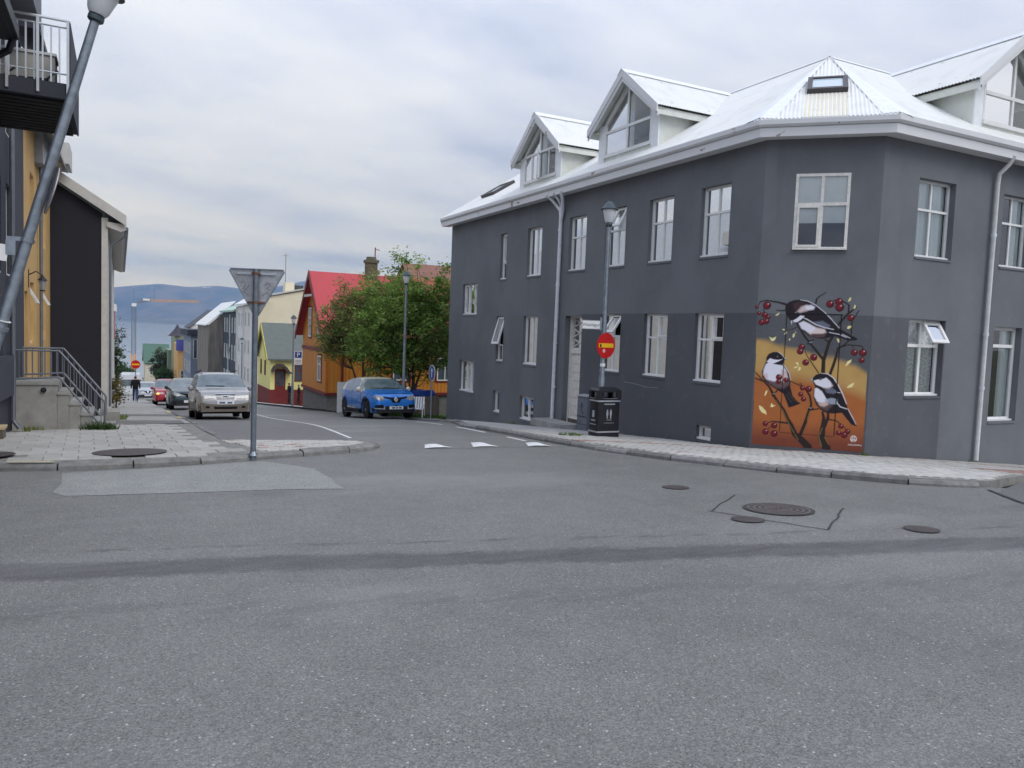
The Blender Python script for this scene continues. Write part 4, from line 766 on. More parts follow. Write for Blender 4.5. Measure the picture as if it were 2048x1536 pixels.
# mural on the cut corner; filled-in opening's shadow gap painted as black lines
ART = [('L',(46,36,34),[(1468,-471,81),(1363,-268,68),(1383,-88,42),(1462,139,29),(1457,227,22)]),('L',(46,36,34),[(1363,-268,61),(1371,-45,38),(1384,134,29),(1353,243,22)]),('L',(46,36,34),[(1127,-470,71),(972,-321,64),(862,-239,51),(789,-65,42),(708,64,35),(624,238,30),(509,388,27),(417,518,25),(321,692,21),(208,799,17),(44,853,14)]),('L',(46,36,34),[(208,799,14),(38,970,11)]),('L',(46,36,34),[(967,-231,32),(1046,21,32),(1095,247,25),(1138,384,21),(1097,559,19),(1006,687,16),(909,748,12),(726,827,9)]),('L',(46,36,34),[(1104,270,14),(1277,308,12)]),('L',(46,36,34),[(1006,687,9),(895,803,8)]),('L',(46,36,34),[(1315,1036,38),(1311,1278,35),(1351,1456,29),(1391,1633,27),(1463,1789,24),(1551,2010,22),(1699,2210,19),(1851,2343,11)]),('L',(46,36,34),[(1391,1633,22),(1306,1695,12)]),('L',(46,36,34),[(1288,1310,27),(1156,1469,24),(1045,1597,21),(911,1768,19),(773,1984,16),(739,2027,12)]),('L',(46,36,34),[(1441,988,27),(1499,1199,27),(1539,1377,24),(1560,1530,19),(1677,1601,14),(1770,1713,11)]),('L',(46,36,34),[(1600,1543,11),(1737,1603,11),(1978,1592,11),(2022,1528,8)]),('L',(46,36,34),[(1818,1596,8),(1842,1532,6)]),('L',(46,36,34),[(1708,2231,14),(1709,2383,12),(1605,2445,11),(1422,2467,8)]),('L',(46,36,34),[(1784,1822,14),(1779,2060,11),(1895,2280,8)]),('L',(46,36,34),[(1100,2400,14),(1114,2499,11),(1280,2622,6)]),('L',(46,36,34),[(574,2354,22),(392,2404,14),(179,2433,11),(53,2407,9),(14,2328,6)]),('L',(46,36,34),[(528,2237,11),(360,2242,6)]),('L',(46,36,34),[(777,1918,8),(696,1875,6),(592,1856,4)]),('L',(46,36,34),[(1234,1021,12),(1088,1224,11),(997,1352,9),(950,1460,6)]),('L',(46,36,34),[(924,1193,6),(980,1229,6)]),('L',(46,36,34),[(745,-23,19),(575,-13,17),(425,-1,12),(331,-41,9)]),('L',(46,36,34),[(338,-166,6),(430,-91,6)]),('L',(46,36,34),[(1474,107,16),(1608,94,12),(1714,24,11),(1800,-58,8)]),('L',(132,108,62),[(1374,-445,10),(1311,-250,10),(1372,-67,6)]),('L',(132,108,62),[(932,-346,7),(746,-46,7),(603,237,6),(464,431,5)]),('L',(132,108,62),[(1074,68,6),(1115,249,5)]),('L',(132,108,62),[(1505,-390,9),(1424,-252,9)]),('L',(46,36,34),[(1583,2466,6),(1524,2443,6)]),('L',(46,36,34),[(125,2264,8),(141,2164,6)]),('L',(46,36,34),[(2010,1398,6),(2003,1354,6)]),('L',(46,36,34),[(2009,1571,6),(2017,1507,6)]),('P',(238,226,160),3,[(252,1710),(318,1679),(400,1716),(373,1636),(311,1616)]),('P',(238,226,160),3,[(344,2137),(435,2206),(418,2150),(376,2131)]),('P',(238,226,160),3,[(1684,2458),(1710,2523),(1743,2535),(1733,2470),(1695,2443)]),('P',(238,226,160),3,[(1793,2320),(1808,2396),(1835,2375),(1832,2332),(1804,2303)]),('P',(238,226,160),3,[(1698,1917),(1714,1972),(1774,1974),(1772,1941),(1728,1911)]),('P',(238,226,160),3,[(1518,1725),(1570,1705),(1584,1630),(1553,1644)]),('P',(238,226,160),3,[(1713,1188),(1747,1277),(1825,1324),(1809,1258),(1733,1185)]),('P',(238,226,160),3,[(1765,764),(1816,822),(1903,870),(1869,781),(1800,755)]),('P',(238,226,160),3,[(493,1864),(528,1876),(561,1855),(530,1838)]),('P',(238,226,160),3,[(701,1716),(712,1783),(743,1795),(742,1729),(717,1699)]),('P',(238,226,160),3,[(535,1754),(564,1811),(599,1823),(587,1778)]),('P',(238,226,160),3,[(636,1647),(644,1692),(666,1681),(658,1637)]),('P',(238,226,160),3,[(741,1828),(772,1818),(764,1785)]),('P',(238,226,160),3,[(787,1220),(840,1212),(860,1146),(821,1166)]),('P',(238,226,160),3,[(752,1096),(802,1132),(855,1135),(805,1094)]),('P',(238,226,160),3,[(839,1045),(865,1135),(897,1114),(890,1059)]),('P',(238,226,160),3,[(236,507),(252,598),(289,627),(285,577),(257,508)]),('P',(238,226,160),3,[(366,289),(378,369),(417,326),(466,323),(398,280)]),('P',(238,226,160),3,[(140,308),(206,279),(286,193),(301,122),(202,165),(155,230)]),('P',(36,29,36),6,[(530,2275),(542,2353),(602,2416),(704,2452),(828,2466),(953,2440),(1102,2367),(1231,2261),(1340,2145),(1448,2028),(1556,1923),(1702,1841),(1868,1750),(1920,1719),(1872,1696),(1732,1679),(1609,1729),(1464,1767),(1385,1731),(1265,1700),(1141,1704),(1015,1750),(907,1823),(818,1919),(762,1995),(709,2015),(662,2025),(599,2100),(553,2176)]),('P',(70,48,52),30,[(666,2378),(768,2425),(894,2395),(816,2316),(716,2247)]),('P',(212,192,190),22,[(759,2226),(836,2327),(937,2363),(1022,2321),(944,2243),(822,2206)]),('P',(228,226,236),16,[(897,2340),(1019,2365),(1088,2328),(1066,2274),(964,2258),(921,2286)]),('P',(228,226,236),5,[(690,2043),(767,2094),(826,2151),(905,2142),(841,2063),(771,2013),(709,2015)]),('P',(222,206,202),16,[(917,2011),(1001,1981),(1149,1920),(1294,1892),(1329,1827),(1261,1770),(1160,1744),(1056,1762),(969,1825)]),('P',(92,68,68),14,[(1054,1795),(1259,1803),(1339,1828),(1303,1739),(1162,1712),(1036,1746)]),('P',(228,226,236),14,[(804,1996),(894,2043),(1011,1987),(1129,1904),(1052,1817),(969,1836),(862,1888)]),('P',(104,110,126),16,[(1060,2026),(1243,2054),(1391,1972),(1374,1921),(1209,1950)]),('L',(225,225,232),[(848,2119,6),(954,2078,9),(1125,1978,9),(1292,1925,9),(1457,1893,7)]),('L',(225,225,232),[(807,2463,5),(953,2438,7),(1102,2363,7),(1273,2230,7),(1425,2075,7),(1556,1927,6)]),('L',(225,225,232),[(1379,1834,6),(1564,1801,7),(1708,1743,5)]),('L',(225,225,232),[(1624,1806,5),(1769,1735,3)]),('P',(205,205,205),2,[(649,2035),(675,2052),(684,2003),(670,1958)]),('E',729,2199,22),('L',(20,18,22),[(1004,1595,18),(1042,1641,20),(1102,1676,10)]),('L',(190,190,195),[(1023,1614,5),(1083,1642,5)]),('P',(36,29,36),6,[(228,1205),(234,1295),(272,1359),(355,1401),(450,1405),(527,1353),(562,1299),(630,1286),(566,1232),(559,1165),(616,1089),(674,1003),(716,894),(722,715),(775,539),(865,433),(940,393),(808,329),(715,294),(654,442),(594,573),(474,634),(341,716),(230,800),(171,887),(158,999),(191,1113)]),('P',(104,84,84),24,[(226,867),(544,884),(669,913),(703,759),(598,675),(450,677),(318,760)]),('P',(228,226,236),16,[(221,1137),(282,1196),(357,1188),(443,1159),(550,1142),(619,1045),(659,902),(547,835),(400,805),(270,836),(190,933),(191,1034)]),('P',(214,186,182),18,[(533,1063),(620,1023),(661,868),(591,797),(524,861)]),('P',(214,190,186),14,[(199,956),(263,959),(291,848),(237,856)]),('P',(228,226,236),4,[(241,1201),(299,1271),(374,1252),(459,1245),(553,1269),(461,1211),(348,1157),(283,1180)]),('P',(36,29,36),4,[(358,1162),(462,1200),(562,1221),(546,1144),(444,1152)]),('E',439,1304,20),('P',(200,200,205),2,[(562,1299),(630,1286),(568,1261)]),('L',(80,76,70),[(648,554,5),(762,404,6)]),('L',(80,76,70),[(687,601,5),(823,431,5)]),('L',(225,225,232),[(450,1407,5),(527,1357,6),(562,1305,3)]),('L',(225,225,232),[(559,1165,5),(620,1090,6),(686,981,6),(719,849,3)]),('L',(20,18,22),[(395,516,18),(435,575,18),(474,622,11)]),('L',(190,190,195),[(406,551,6),(443,569,5)]),('P',(36,29,36),6,[(1077,887),(1131,916),(1185,985),(1286,1019),(1409,1012),(1515,937),(1593,831),(1662,703),(1720,575),(1790,426),(1805,350),(1884,213),(1974,65),(1998,5),(1895,37),(1786,162),(1710,256),(1559,230),(1415,236),(1309,295),(1221,389),(1166,541),(1166,674),(1189,742),(1154,807),(1134,861)]),('P',(214,196,196),16,[(1314,882),(1437,889),(1515,783),(1447,713),(1324,728)]),('P',(228,226,236),6,[(1147,862),(1211,887),(1313,904),(1383,938),(1470,846),(1485,770),(1405,743),(1302,749),(1197,787)]),('P',(94,74,72),22,[(1217,456),(1461,493),(1529,387),(1434,270),(1307,328)]),('P',(208,180,170),18,[(1237,468),(1409,501),(1456,404),(1377,355),(1294,372)]),('P',(228,226,236),10,[(1181,708),(1251,741),(1307,660),(1375,565),(1411,468),(1341,437),(1237,457),(1180,553)]),('P',(36,29,36),4,[(1149,817),(1218,777),(1303,738),(1366,708),(1307,671),(1210,732)]),('P',(104,110,126),14,[(1367,697),(1507,738),(1603,667),(1535,619),(1411,634)]),('P',(150,160,172),10,[(1379,499),(1499,540),(1602,524),(1628,420),(1507,412),(1423,442)]),('L',(228,228,234),[(1286,1019,3),(1409,1010,7),(1515,937,9),(1604,810,9),(1696,640,9),(1785,437,6)]),('L',(228,228,234),[(1307,671,5),(1375,554,6),(1432,469,5)]),('L',(228,228,234),[(1602,458,6),(1672,374,9),(1796,338,7)]),('L',(228,228,234),[(1816,340,5),(1895,202,7),(1981,48,3)]),('L',(228,228,234),[(1573,659,3),(1655,648,5)]),('P',(180,180,185),2,[(1077,887),(1131,912),(1134,867)]),('E',1276,902,22),('L',(20,18,22),[(1092,296,18),(1142,313,20),(1180,302,10)]),('L',(190,190,195),[(1105,315,6),(1147,313,5)]),('B',-12,2298,33),('B',181,2332,70),('B',34,2172,37),('B',149,2142,54),('B',215,2099,41),('B',98,1991,56),('B',182,2014,56),('B',1365,2391,66),('B',1524,2439,66),('B',1541,2329,74),('B',1758,2131,62),('B',890,1524,58),('B',864,1434,58),('B',1123,1325,62),('B',981,1218,58),('B',1861,1456,58),('B',2016,1459,66),('B',2002,1311,52),('B',285,-61,49),('B',456,-85,56),('B',299,-225,58),('B',465,-251,62),('B',1706,-14,47),('B',1670,-149,47),('B',1777,-181,58),('B',1833,-110,49),('B',494,897,56),('B',489,810,45),('B',626,848,45),('B',949,702,45),('B',1068,691,56),('B',923,578,45),('B',981,485,47),('L',(14,11,13),[(571,2181,9),(568,-194,7)]),('L',(14,11,13),[(561,2174,11),(1601,2185,12)]),('L',(14,11,13),[(1586,2185,11),(1592,-217,10)]),('L',(14,11,13),[(570,-219,3),(1566,-230,3)]),('L',(236,230,228),[(1913,-282,7),(1904,-265,7),(1901,-245,7),(1903,-226,7),(1911,-208,7),(1924,-194,7),(1940,-187,7),(1958,-185,7),(1975,-191,7),(1989,-202,7),(2000,-218,7),(2005,-237,7),(2004,-257,7),(1997,-276,7)]),('L',(236,230,228),[(1902,-266,7),(2007,-266,7)]),('L',(236,230,228),[(1934,-202,6),(1936,-303,6)]),('L',(236,230,228),[(1966,-199,6),(1968,-300,6)]),('L',(236,230,228),[(1911,-278,6),(1924,-299,6)]),('L',(236,230,228),[(1999,-271,6),(1988,-294,6)])]
def paint_mural():
    u0, u1, v0, v1, st = -50, 2170, -498, 2660, 10.; us = np.arange(u0, u1 + 1, st); vs = np.arange(v0, v1 + 1, st); U, Vv = np.meshgrid(us, vs); H, Wd = U.shape
    L3 = lambda c: np.array(lin(c)); img = np.zeros((H, Wd, 3)); al = np.zeros((H, Wd)); nz = rng.normal(0, 1, (H // 12 + 2, Wd // 12 + 2))
    def up(n):
        yi = np.linspace(0, n.shape[0] - 1.01, H); xi = np.linspace(0, n.shape[1] - 1.01, Wd); a = yi.astype(int); b = xi.astype(int); fy = (yi - a)[:, None]; fx = (xi - b)[None]
        return (n[a][:, b] * (1 - fy) + n[a + 1][:, b] * fy) * (1 - fx) + (n[a][:, b + 1] * (1 - fy) + n[a + 1][:, b + 1] * fy) * fx
    nz = up(nz)
    fade = np.interp(U, [0, 225, 654, 1077, 1490, 1902, 2131], [1645, 1631, 1514, 1400, 1352, 1219, 1057]) + nz * 18; ob = np.interp(U, [28, 479, 857, 1523, 2110], [947, 903, 923, 805, 599]) + nz * 22
    left = np.interp(Vv, [-489, 1645], [49, 27]); right = np.interp(Vv, [-498, 1403], [2129, 2113]); wall = L3((90, 92, 94)); och, org, bot = L3((192, 154, 92)), L3((172, 102, 54)), L3((128, 68, 48))
    t = np.clip((ob + 120 - Vv) / 240, 0, 1)[..., None]; c = och * (1 - t) + org * t; t = np.clip((60 - Vv) / 420, 0, 1)[..., None]; c = c * (1 - t) + bot * t; c = c * (1 + nz[..., None] * .035)
    t = np.clip((fade + 70 - Vv) / 170, 0, 1); t = (t * t * (3 - 2 * t))[..., None]; img = wall * (1 - t) + c * t; al = ((t[..., 0] > .04) & (U > left) & (U < right)).astype(float)
    def put(mask, col):
        nonlocal img, al
        m = np.clip(mask, 0, 1)[..., None]; img = img * (1 - m) + L3(col) * m; al = np.maximum(al, (m[..., 0] > .35).astype(float))
    def seg(pts):
        best = np.full(U.shape, -1e9)
        for (x0, y0, w0), (x1, y1, w1) in zip(pts, pts[1:]):
            dx, dy = x1 - x0, y1 - y0; l2 = dx * dx + dy * dy or 1; t = np.clip(((U - x0) * dx + (Vv - y0) * dy) / l2, 0, 1); best = np.maximum(best, np.maximum(w0 + (w1 - w0) * t, 5.) - np.hypot(U - x0 - dx * t, Vv - y0 - dy * t))
        return best
    def psd(pts):
        ins = np.zeros(U.shape, bool); d = np.full(U.shape, 1e9)
        for (x0, y0), (x1, y1) in zip(pts, pts[1:] + pts[:1]):
            if y0 != y1: ins ^= ((y0 > Vv) != (y1 > Vv)) & (U < (x1 - x0) * (Vv - y0) / (y1 - y0) + x0)
            dx, dy = x1 - x0, y1 - y0; l2 = dx * dx + dy * dy or 1; t = np.clip(((U - x0) * dx + (Vv - y0) * dy) / l2, 0, 1); d = np.minimum(d, np.hypot(U - x0 - dx * t, Vv - y0 - dy * t))
        return np.where(ins, d, -d)
    for a in ART:
        if a[0] == 'L': put(seg(a[2]) / 9 + .5, a[1])
        elif a[0] == 'P': s = a[2] * 2.1; put(psd(a[3]) / max(s, 8) + .5, a[1])
        elif a[0] == 'B':
            _, x, y, r = a; r *= 1.1; d = np.hypot(U - x, Vv - y); put((r - d) / 9 + .5, (74, 20, 28)); put((r * .72 - np.hypot(U - x + r * .1, Vv - y - r * .12)) / (r * .5) + .3, (128, 34, 44)); put((r * .16 - np.hypot(U - x - r * .3, Vv - y - r * .42)) / 8 + .6, (226, 190, 190))
        else: _, x, y, r = a; d = np.hypot(U - x, Vv - y); put((r - d) / 9 + .5, (12, 10, 12)); put((r * .3 - np.hypot(U - x - 5, Vv - y - 6)) / 8 + .5, (220, 220, 225)); put(1 - np.abs(d - r) / 8 - .4, (90, 90, 98))
    ok = (al[:-1, :-1] + al[1:, :-1] + al[:-1, 1:] + al[1:, 1:]) >= 2; idx = np.arange(H * Wd).reshape(H, Wd); q = np.stack([idx[:-1, :-1], idx[:-1, 1:], idx[1:, 1:], idx[1:, :-1]], -1)[ok]
    used = np.unique(q); rm_ = np.full(H * Wd, -1); rm_[used] = np.arange(len(used)); q = rm_[q]; uu, vv = U.ravel()[used] / 1000, Vv.ravel()[used] / 1000
    o = np.array(FC.o); co = o[None] + np.outer(uu, np.array(FC.u)) + np.outer(vv, [0, 0, 1]) + np.array(FC.n)[None] * .003; me = bpy.data.meshes.new('mural'); me.from_pydata(co.tolist(), [], q.tolist())
    at = me.color_attributes.new('Col', 'FLOAT_COLOR', 'POINT'); cc = np.ones((len(used), 4)); cc[:, :3] = img.reshape(-1, 3)[used]; at.data.foreach_set('color', cc.astype(np.float32).ravel()); me.materials.append(vcol('mural_paint', .7, .25)); return link('mural', me, house)
mural = paint_mural(); mural['label'] = 'painted mural of three small birds, berries and branches on an orange ground'
MWHITE = pm('mural_white', (232, 226, 224), .7, var=0)
text_part('signature', 'ARNART', .052, MWHITE, FC, 1.955, -.368, .0045, mural, 0); text_part('signature', 'SRG', .044, MWHITE, FC, 2.072, -.366, .0045, mural, 0)
tag(tuft('weed', '', [(12.98, 10.2, .12)], .12, (92, 120, 52)), 'small green weed at the wall foot right of the bird mural', 'weed'); tag(tuft('weed', '', [(11.4, 22.2, .18), (11.42, 24, .06), (11.42, 25, .07)], .2, (96, 128, 56)), 'green weed at the wall foot below the basement windows', 'weed')
tag(tuft('weed', '', [(8.75, 14.25, .28)], .09, (100, 122, 66), 160), 'patch of rough grass beside the black litter bins', 'weed'); tag(tuft('weed', '', [(16.4, 10.15, .1)], .07, (96, 118, 60)), 'tiny weed at the foot of the white pipe on the grey house', 'weed')
# ------------------------------------------------------------------ street furniture
HOOD = pm('lantern_hood', (72, 84, 88), .45, .3, var=.12, scale=8); SHADE = pm('frosted_shade', (216, 218, 220), .35, var=.04, spec=.6); BLACKP = pm('black_plastic', (24, 26, 32), .38, var=.1, scale=6, bump=.1, bscale=120)
SIGN_BACK = pm('aluminium_sign_back', (168, 170, 173), .5, .3, var=.2, scale=11); SIGN_RED = pm('sign_red', (196, 28, 30), .4, var=.05); SIGN_YEL = pm('sign_yellow', (240, 190, 30), .4, var=.05); SIGN_BLUE = pm('sign_blue', (40, 76, 140), .4, var=.05); SIGN_WHITE = pm('sign_white', (232, 232, 230), .4, var=.04); INK = pm('sign_ink', (22, 22, 24), .5, var=0); RUST = pm('rusty_bolt', (120, 84, 60), .8, .2, var=.3, scale=30)
def lamp_post(x, y, label, h=5.2, lean=None, z=None, thick=1.0, group=None):
    """tapered steel post with a collar, a frosted shade flaring upwards and a flat domed hood"""
    z = RZ(x, y) + PH if z is None else z; t = thing('street_lamp', label, 'street lamp', (x, y, z), group=group); top = Vector((x, y, z + h)) if lean is None else Vector(lean); b = Vector((x, y, z)); ax = (top - b).normalized(); L = (top - b).length; k = thick
    P = lambda s: b + ax * s
    mb = MB(); mb.tube([P(-.2), P(1.3), P(1.36), P(L * .55), P(L - .5)], [.072 * k, .070 * k, .055 * k, .052 * k, .042 * k], 14); po = mb.build('post', ZINC, t, smooth=True)
    mb = MB(); mb.lathe([(.058 * k, 0), (.075 * k, .02), (.075 * k, .07), (.05 * k, .1)], P(L - .56), 14, ax); mb.build('collar', HOOD, t, smooth=True)
    mb = MB(); mb.lathe([(.075 * k, 0), (.10 * k, .05), (.145 * k, .27), (.145 * k, .29)], P(L - .47), 18, ax); mb.build('lamp_shade', SHADE, t, smooth=True)
    mb = MB(); mb.lathe([(.19 * k, 0), (.195 * k, .015), (.15 * k, .06), (.10 * k, .13), (.04 * k, .18), (.0, .19)], P(L - .19), 18, ax); mb.build('lamp_hood', HOOD, t, smooth=True)
    return t, P, ax
lp1, Pl, _ = lamp_post(9.6, 14.42, 'galvanised street lamp rising behind the black litter bins with a no entry sign')
mb = MB(); mb.lathe([(.060, 0), (.060, .07)], Pl(1.55), 14); mb.build('sticker', SIGN_WHITE, lp1)
mb = MB(); mb.lathe([(.062, 0), (.062, .035)], Pl(2.72), 14); mb.build('clamp', ZINC, lp1); mb = MB(); mb.lathe([(.062, 0), (.062, .035)], Pl(1.98), 14); mb.build('clamp', ZINC, lp1)
def round_plate(mb, fr, u, v, n, r, n_=32, th=.01, mi=0): mb.prism([fr.p(u + r * math.cos(2 * math.pi * k / n_), v + r * math.sin(2 * math.pi * k / n_), n) for k in range(n_)], fr.n * th, mi)
# no entry sign
na = R_(-12); sn = Vector((math.sin(-na), -math.cos(na), 0)); su = Vector((-sn.y, sn.x, 0)); zc0 = RZ(9.6, 14.42) + PH
def no_entry(loc, su, sn, label, r, tagged=True, parent_pole=None):
    t = thing('traffic_sign', label, 'traffic sign', loc); f = Fr(loc, su, sn); mb = MB(); round_plate(mb, f, 0, 0, 0, r, th=.008); mb.build('plate', SIGN_RED, t)
    mb = MB(); f.box(mb, -r * .8, r * .8, -r * .16, r * .17, .008, .0105); bar = mb.build('bar', SIGN_YEL, t)
    if tagged:
        mb = MB(); f.box(mb, -r * .70, -r * .52, -r * .1, r * .1, .0105, .0115); f.box(mb, -r * .66, -r * .46, -r * .13, -r * .08, .0105, .012); f.box(mb, -r * .64, -r * .58, r * .08, r * .15, .0105, .0118); mb.build('scribble', INK, bar)
        mb = MB(); round_plate(mb, f, -r * .22, -r * .42, .008, r * .13, 14, .002); s_ = mb.build('sticker', SIGN_WHITE, t); mb = MB(); round_plate(mb, f, -r * .22, -r * .42, .010, r * .06, 10, .0015); mb.build('sticker_ring', SIGN_RED, s_)
    return t
no_entry(tuple(Vector((9.6, 14.42, zc0 + 2.02)) + sn * .075), su, sn, 'red no entry sign with yellow bar on the lamp post by the bins', .285)
# street name plate
nd = Vector((-.32, -.95, 0)).normalized(); nu = Vector((-nd.y, nd.x, 0)); pl = Vector((9.6, 14.42, zc0 + 2.47)) - nu * .30; t = thing('street_name_sign', 'small white street name plate reading Vitastígur on the lamp post', 'street sign', tuple(pl)); f = Fr(pl, nu, nd)
mb = MB(); f.box(mb, -.215, .215, -.098, .098, -.006, .006); mb.build('plate', SIGN_WHITE, t); mb = MB(); [f.box(mb, a, b, c, d, .006, .0075) for a, b, c, d in ((-.21, .21, .088, .094), (-.21, .21, -.094, -.088), (-.21, -.204, -.088, .088), (.204, .21, -.088, .088))]; mb.build('border', INK, t)
text_part('lettering', 'Vitastígur', .105, INK, f, 0, 0, .0068, t, .0006)
mb = MB(); f.box(mb, .2, .235, -.12, .17, -.03, .02); mb.tube([f.p(.22, .1, 0), f.p(.30, .1, 0)], .014); mb.tube([f.p(.22, -.08, 0), f.p(.30, -.08, 0)], .014); mb.build('bracket', ZINC, t)
# twin litter bin
bx0, bx1, by0, by1 = 9.20, 9.80, 13.92, 14.30; bz = RZ(9.5, 14.1) + PH - .02; t = thing('litter_bin', 'black litter bin with two apertures standing at the lamp post', 'litter bin', (9.5, 14.1, bz)); SILV = pm('silver_band', (186, 190, 196), .3, .6, var=.08); MARK = pm('bin_marking', (156, 160, 164), .6, var=.1)
def rbox(mb, x0, x1, y0, y1, z0, z1, r=.05):
    P = []
    for cx, cy, a0 in ((x1 - r, y1 - r, 0), (x0 + r, y1 - r, 90), (x0 + r, y0 + r, 180), (x1 - r, y0 + r, 270)): P += [(cx + r * math.cos(R_(a0 + k * 22.5)), cy + r * math.sin(R_(a0 + k * 22.5)), z0) for k in range(5)]
    return mb.prism(P, (0, 0, z1 - z0))
mb = MB(); rbox(mb, bx0, bx1, by0, by1, bz, bz + .13, .05); mb.build('base', BLACKP, t, smooth=True); mb = MB(); rbox(mb, bx0 + .012, bx1 - .012, by0 + .012, by1 - .012, bz + .13, bz + .83, .045); body = mb.build('body', BLACKP, t, smooth=True)
for z in (.125, .80): mb = MB(); rbox(mb, bx0 - .004, bx1 + .004, by0 - .004, by1 + .004, bz + z, bz + z + .03, .05); mb.build('band', SILV, t, smooth=True)
Ff = Fr((bx0, by0, bz), (1, 0, 0), (0, -1, 0)); Fl = Fr((bx0, by1, bz), (0, -1, 0), (-1, 0, 0)); Fb = Fr((bx1, by1, bz), (-1, 0, 0), (0, 1, 0)); Frr = Fr((bx1, by0, bz), (0, 1, 0), (1, 0, 0)); mb = MB(); BW, BD = bx1 - bx0, by1 - by0
for f, W_ in ((Ff, BW), (Fb, BW), (Fl, BD), (Frr, BD)): wallmesh(mb, f, 0, W_, .83, 1.04, [(W_ * .2, W_ * .8, .875, 1.005)], .05)
rows = [(0, 1.04), (.05, 1.085), (.12, 1.11), (.19, 1.12)]
for (a, za), (b, zb) in zip(rows, rows[1:]):
    A = [(bx0 + a, by0 + a), (bx1 - a, by0 + a), (bx1 - a, by1 - a), (bx0 + a, by1 - a)]; B = [(bx0 + b, by0 + b), (bx1 - b, by0 + b), (bx1 - b, by1 - b), (bx0 + b, by1 - b)]
    for k in range(4): q = (k + 1) % 4; mb.face([(*A[k], bz + za), (*A[q], bz + za), (*B[q], bz + zb), (*B[k], bz + zb)])
mb.face([(bx0 + .19, by0 + .19, bz + 1.12), (bx1 - .19, by0 + .19, bz + 1.12), (bx1 - .19, by1 - .19, bz + 1.12), (bx0 + .19, by1 - .19, bz + 1.12)]); mb.box(bx0 + .05, bx1 - .05, by0 + .05, by1 - .05, bz + .8, bz + .85); mb.build('hood', BLACKP, t, recalc=False)
for f, W_ in ((Ff, BW), (Fl, BD)): mb = MB(); mb.tube([f.p(W_ * (.2 + .6 * k / 8), .878 - .012 * math.sin(math.pi * k / 8), .012) for k in range(9)], .009, 6); mb.build('aperture_lip', pm('bin_lip', (96, 100, 108), .4, var=.1), t)
mb = MB()
for s in (-.045, .045): c = Ff.p(BW / 2 + s, .6, .0); round_plate(mb, Ff, BW / 2 + s, .615, -.010, .017, 10, .003); Ff.box(mb, BW / 2 + s - .024, BW / 2 + s + .024, .50, .592, -.010, -.007); Ff.box(mb, BW / 2 + s - .014, BW / 2 + s + .014, .43, .50, -.010, -.007)
mb.build('pictogram', MARK, body); mb = MB(); Ff.box(mb, BW * .28, BW * .74, .735, .758, -.011, -.008); Ff.box(mb, BW * .4, BW * .62, .395, .405, -.011, -.008); Ff.box(mb, BW * .3, BW * .72, .33, .337, -.011, -.008); mb.build('marking', MARK, body)
mb = MB(); Fl.box(mb, BD * .4, BD * .62, .45, .60, -.010, -.007); Fl.box(mb, BD * .3, BD * .72, .37, .40, -.011, -.008); Fl.box(mb, BD * .2, BD * .8, .29, .305, -.011, -.008); mb.build('marking', MARK, body)
# utility cabinet beside the door
t = thing('utility_cabinet', 'grey meter cabinet with a scrawled mark against the wall beside the white door', 'cabinet', (11.4, 17.85, RZ(11.3, 17.8) + PH)); UC = pm('cabinet_grey', (108, 112, 122), .6, var=.1, scale=5); zb = RZ(11.3, 17.8) + PH - .03
mb = MB(); mb.box(11.28, 11.5, 17.60, 18.10, zb, zb + .96); bdy = mb.build('body', UC, t); mb = MB(); mb.prism([(11.25, 17.57, zb + .96), (11.5, 17.57, zb + .99), (11.5, 18.13, zb + .99), (11.25, 18.13, zb + .96)], (0, 0, .02)); mb.build('lid', pm('cabinet_lid', (170, 172, 174), .5), t)
mb = MB(); mb.box(11.274, 11.28, 17.62, 18.08, zb + .40, zb + .42); mb.box(11.274, 11.28, 17.62, 18.08, zb + .2, zb + .206); mb.build('seam', INK, bdy); mb = MB(); fs = Fr((11.278, 18.08, zb), (0, -1, 0), (-1, 0, 0))
mb.tube([fs.p(.12, .66), fs.p(.2, .78), fs.p(.28, .67), fs.p(.2, .7), fs.p(.18, .55), fs.p(.27, .54), fs.p(.26, .46)], .008, 5); mb.tube([fs.p(.16, .74), fs.p(.26, .76)], .006, 5); mb.build('scrawl', pm('scrawl_blue', (52, 58, 92), .6, var=0), bdy)
# yield sign seen from behind
sx0, sy0 = 1.80, 12.12; zb = RZ(sx0, sy0) + PH - .02; t = thing('traffic_sign', 'grey back of a triangular yield sign on a steel post at the left kerb', 'traffic sign', (sx0, sy0, zb)); rr_ = Vector((math.cos(R_(27)), -math.sin(R_(27)), 0)); fw_ = Vector((math.sin(R_(27)), math.cos(R_(27)), 0)); f = Fr((sx0, sy0, 0), rr_, -fw_); zt = 2.40
mb = MB(); mb.tube([(sx0, sy0, zb - .2), (sx0, sy0, zt + .0)], .042, 16); mb.build('post', pm('sign_post_steel', (112, 120, 128), .5, .5, var=.14, scale=10), t, smooth=True); mb = MB(); mb.lathe([(.07, 0), (.05, .05), (.045, .06)], (sx0, sy0, zb), 14); mb.build('foot', ZINC, t)
T_ = [(-.415, zt - .03), (-.40, zt), (.40, zt), (.415, zt - .03), (.03, zt - .70), (-.03, zt - .70)]; mb = MB(); mb.prism([f.p(u, v, -.05) for u, v in T_], -f.n * .012); pl_ = mb.build('plate', SIGN_BACK, t)
mb = MB()
for (a, b) in ((1, 2), (3, 4), (5, 0)): mb.bar(f.p(*T_[a], -.045), f.p(*T_[b], -.045), .012, .03, f.n)
mb.build('rim', ZINC, pl_); mb = MB(); f.box(mb, -.29, -.045, zt - .085, zt - .055, -.05, -.028); f.box(mb, .045, .29, zt - .085, zt - .055, -.05, -.028); mb.build('rail', SILV, t)
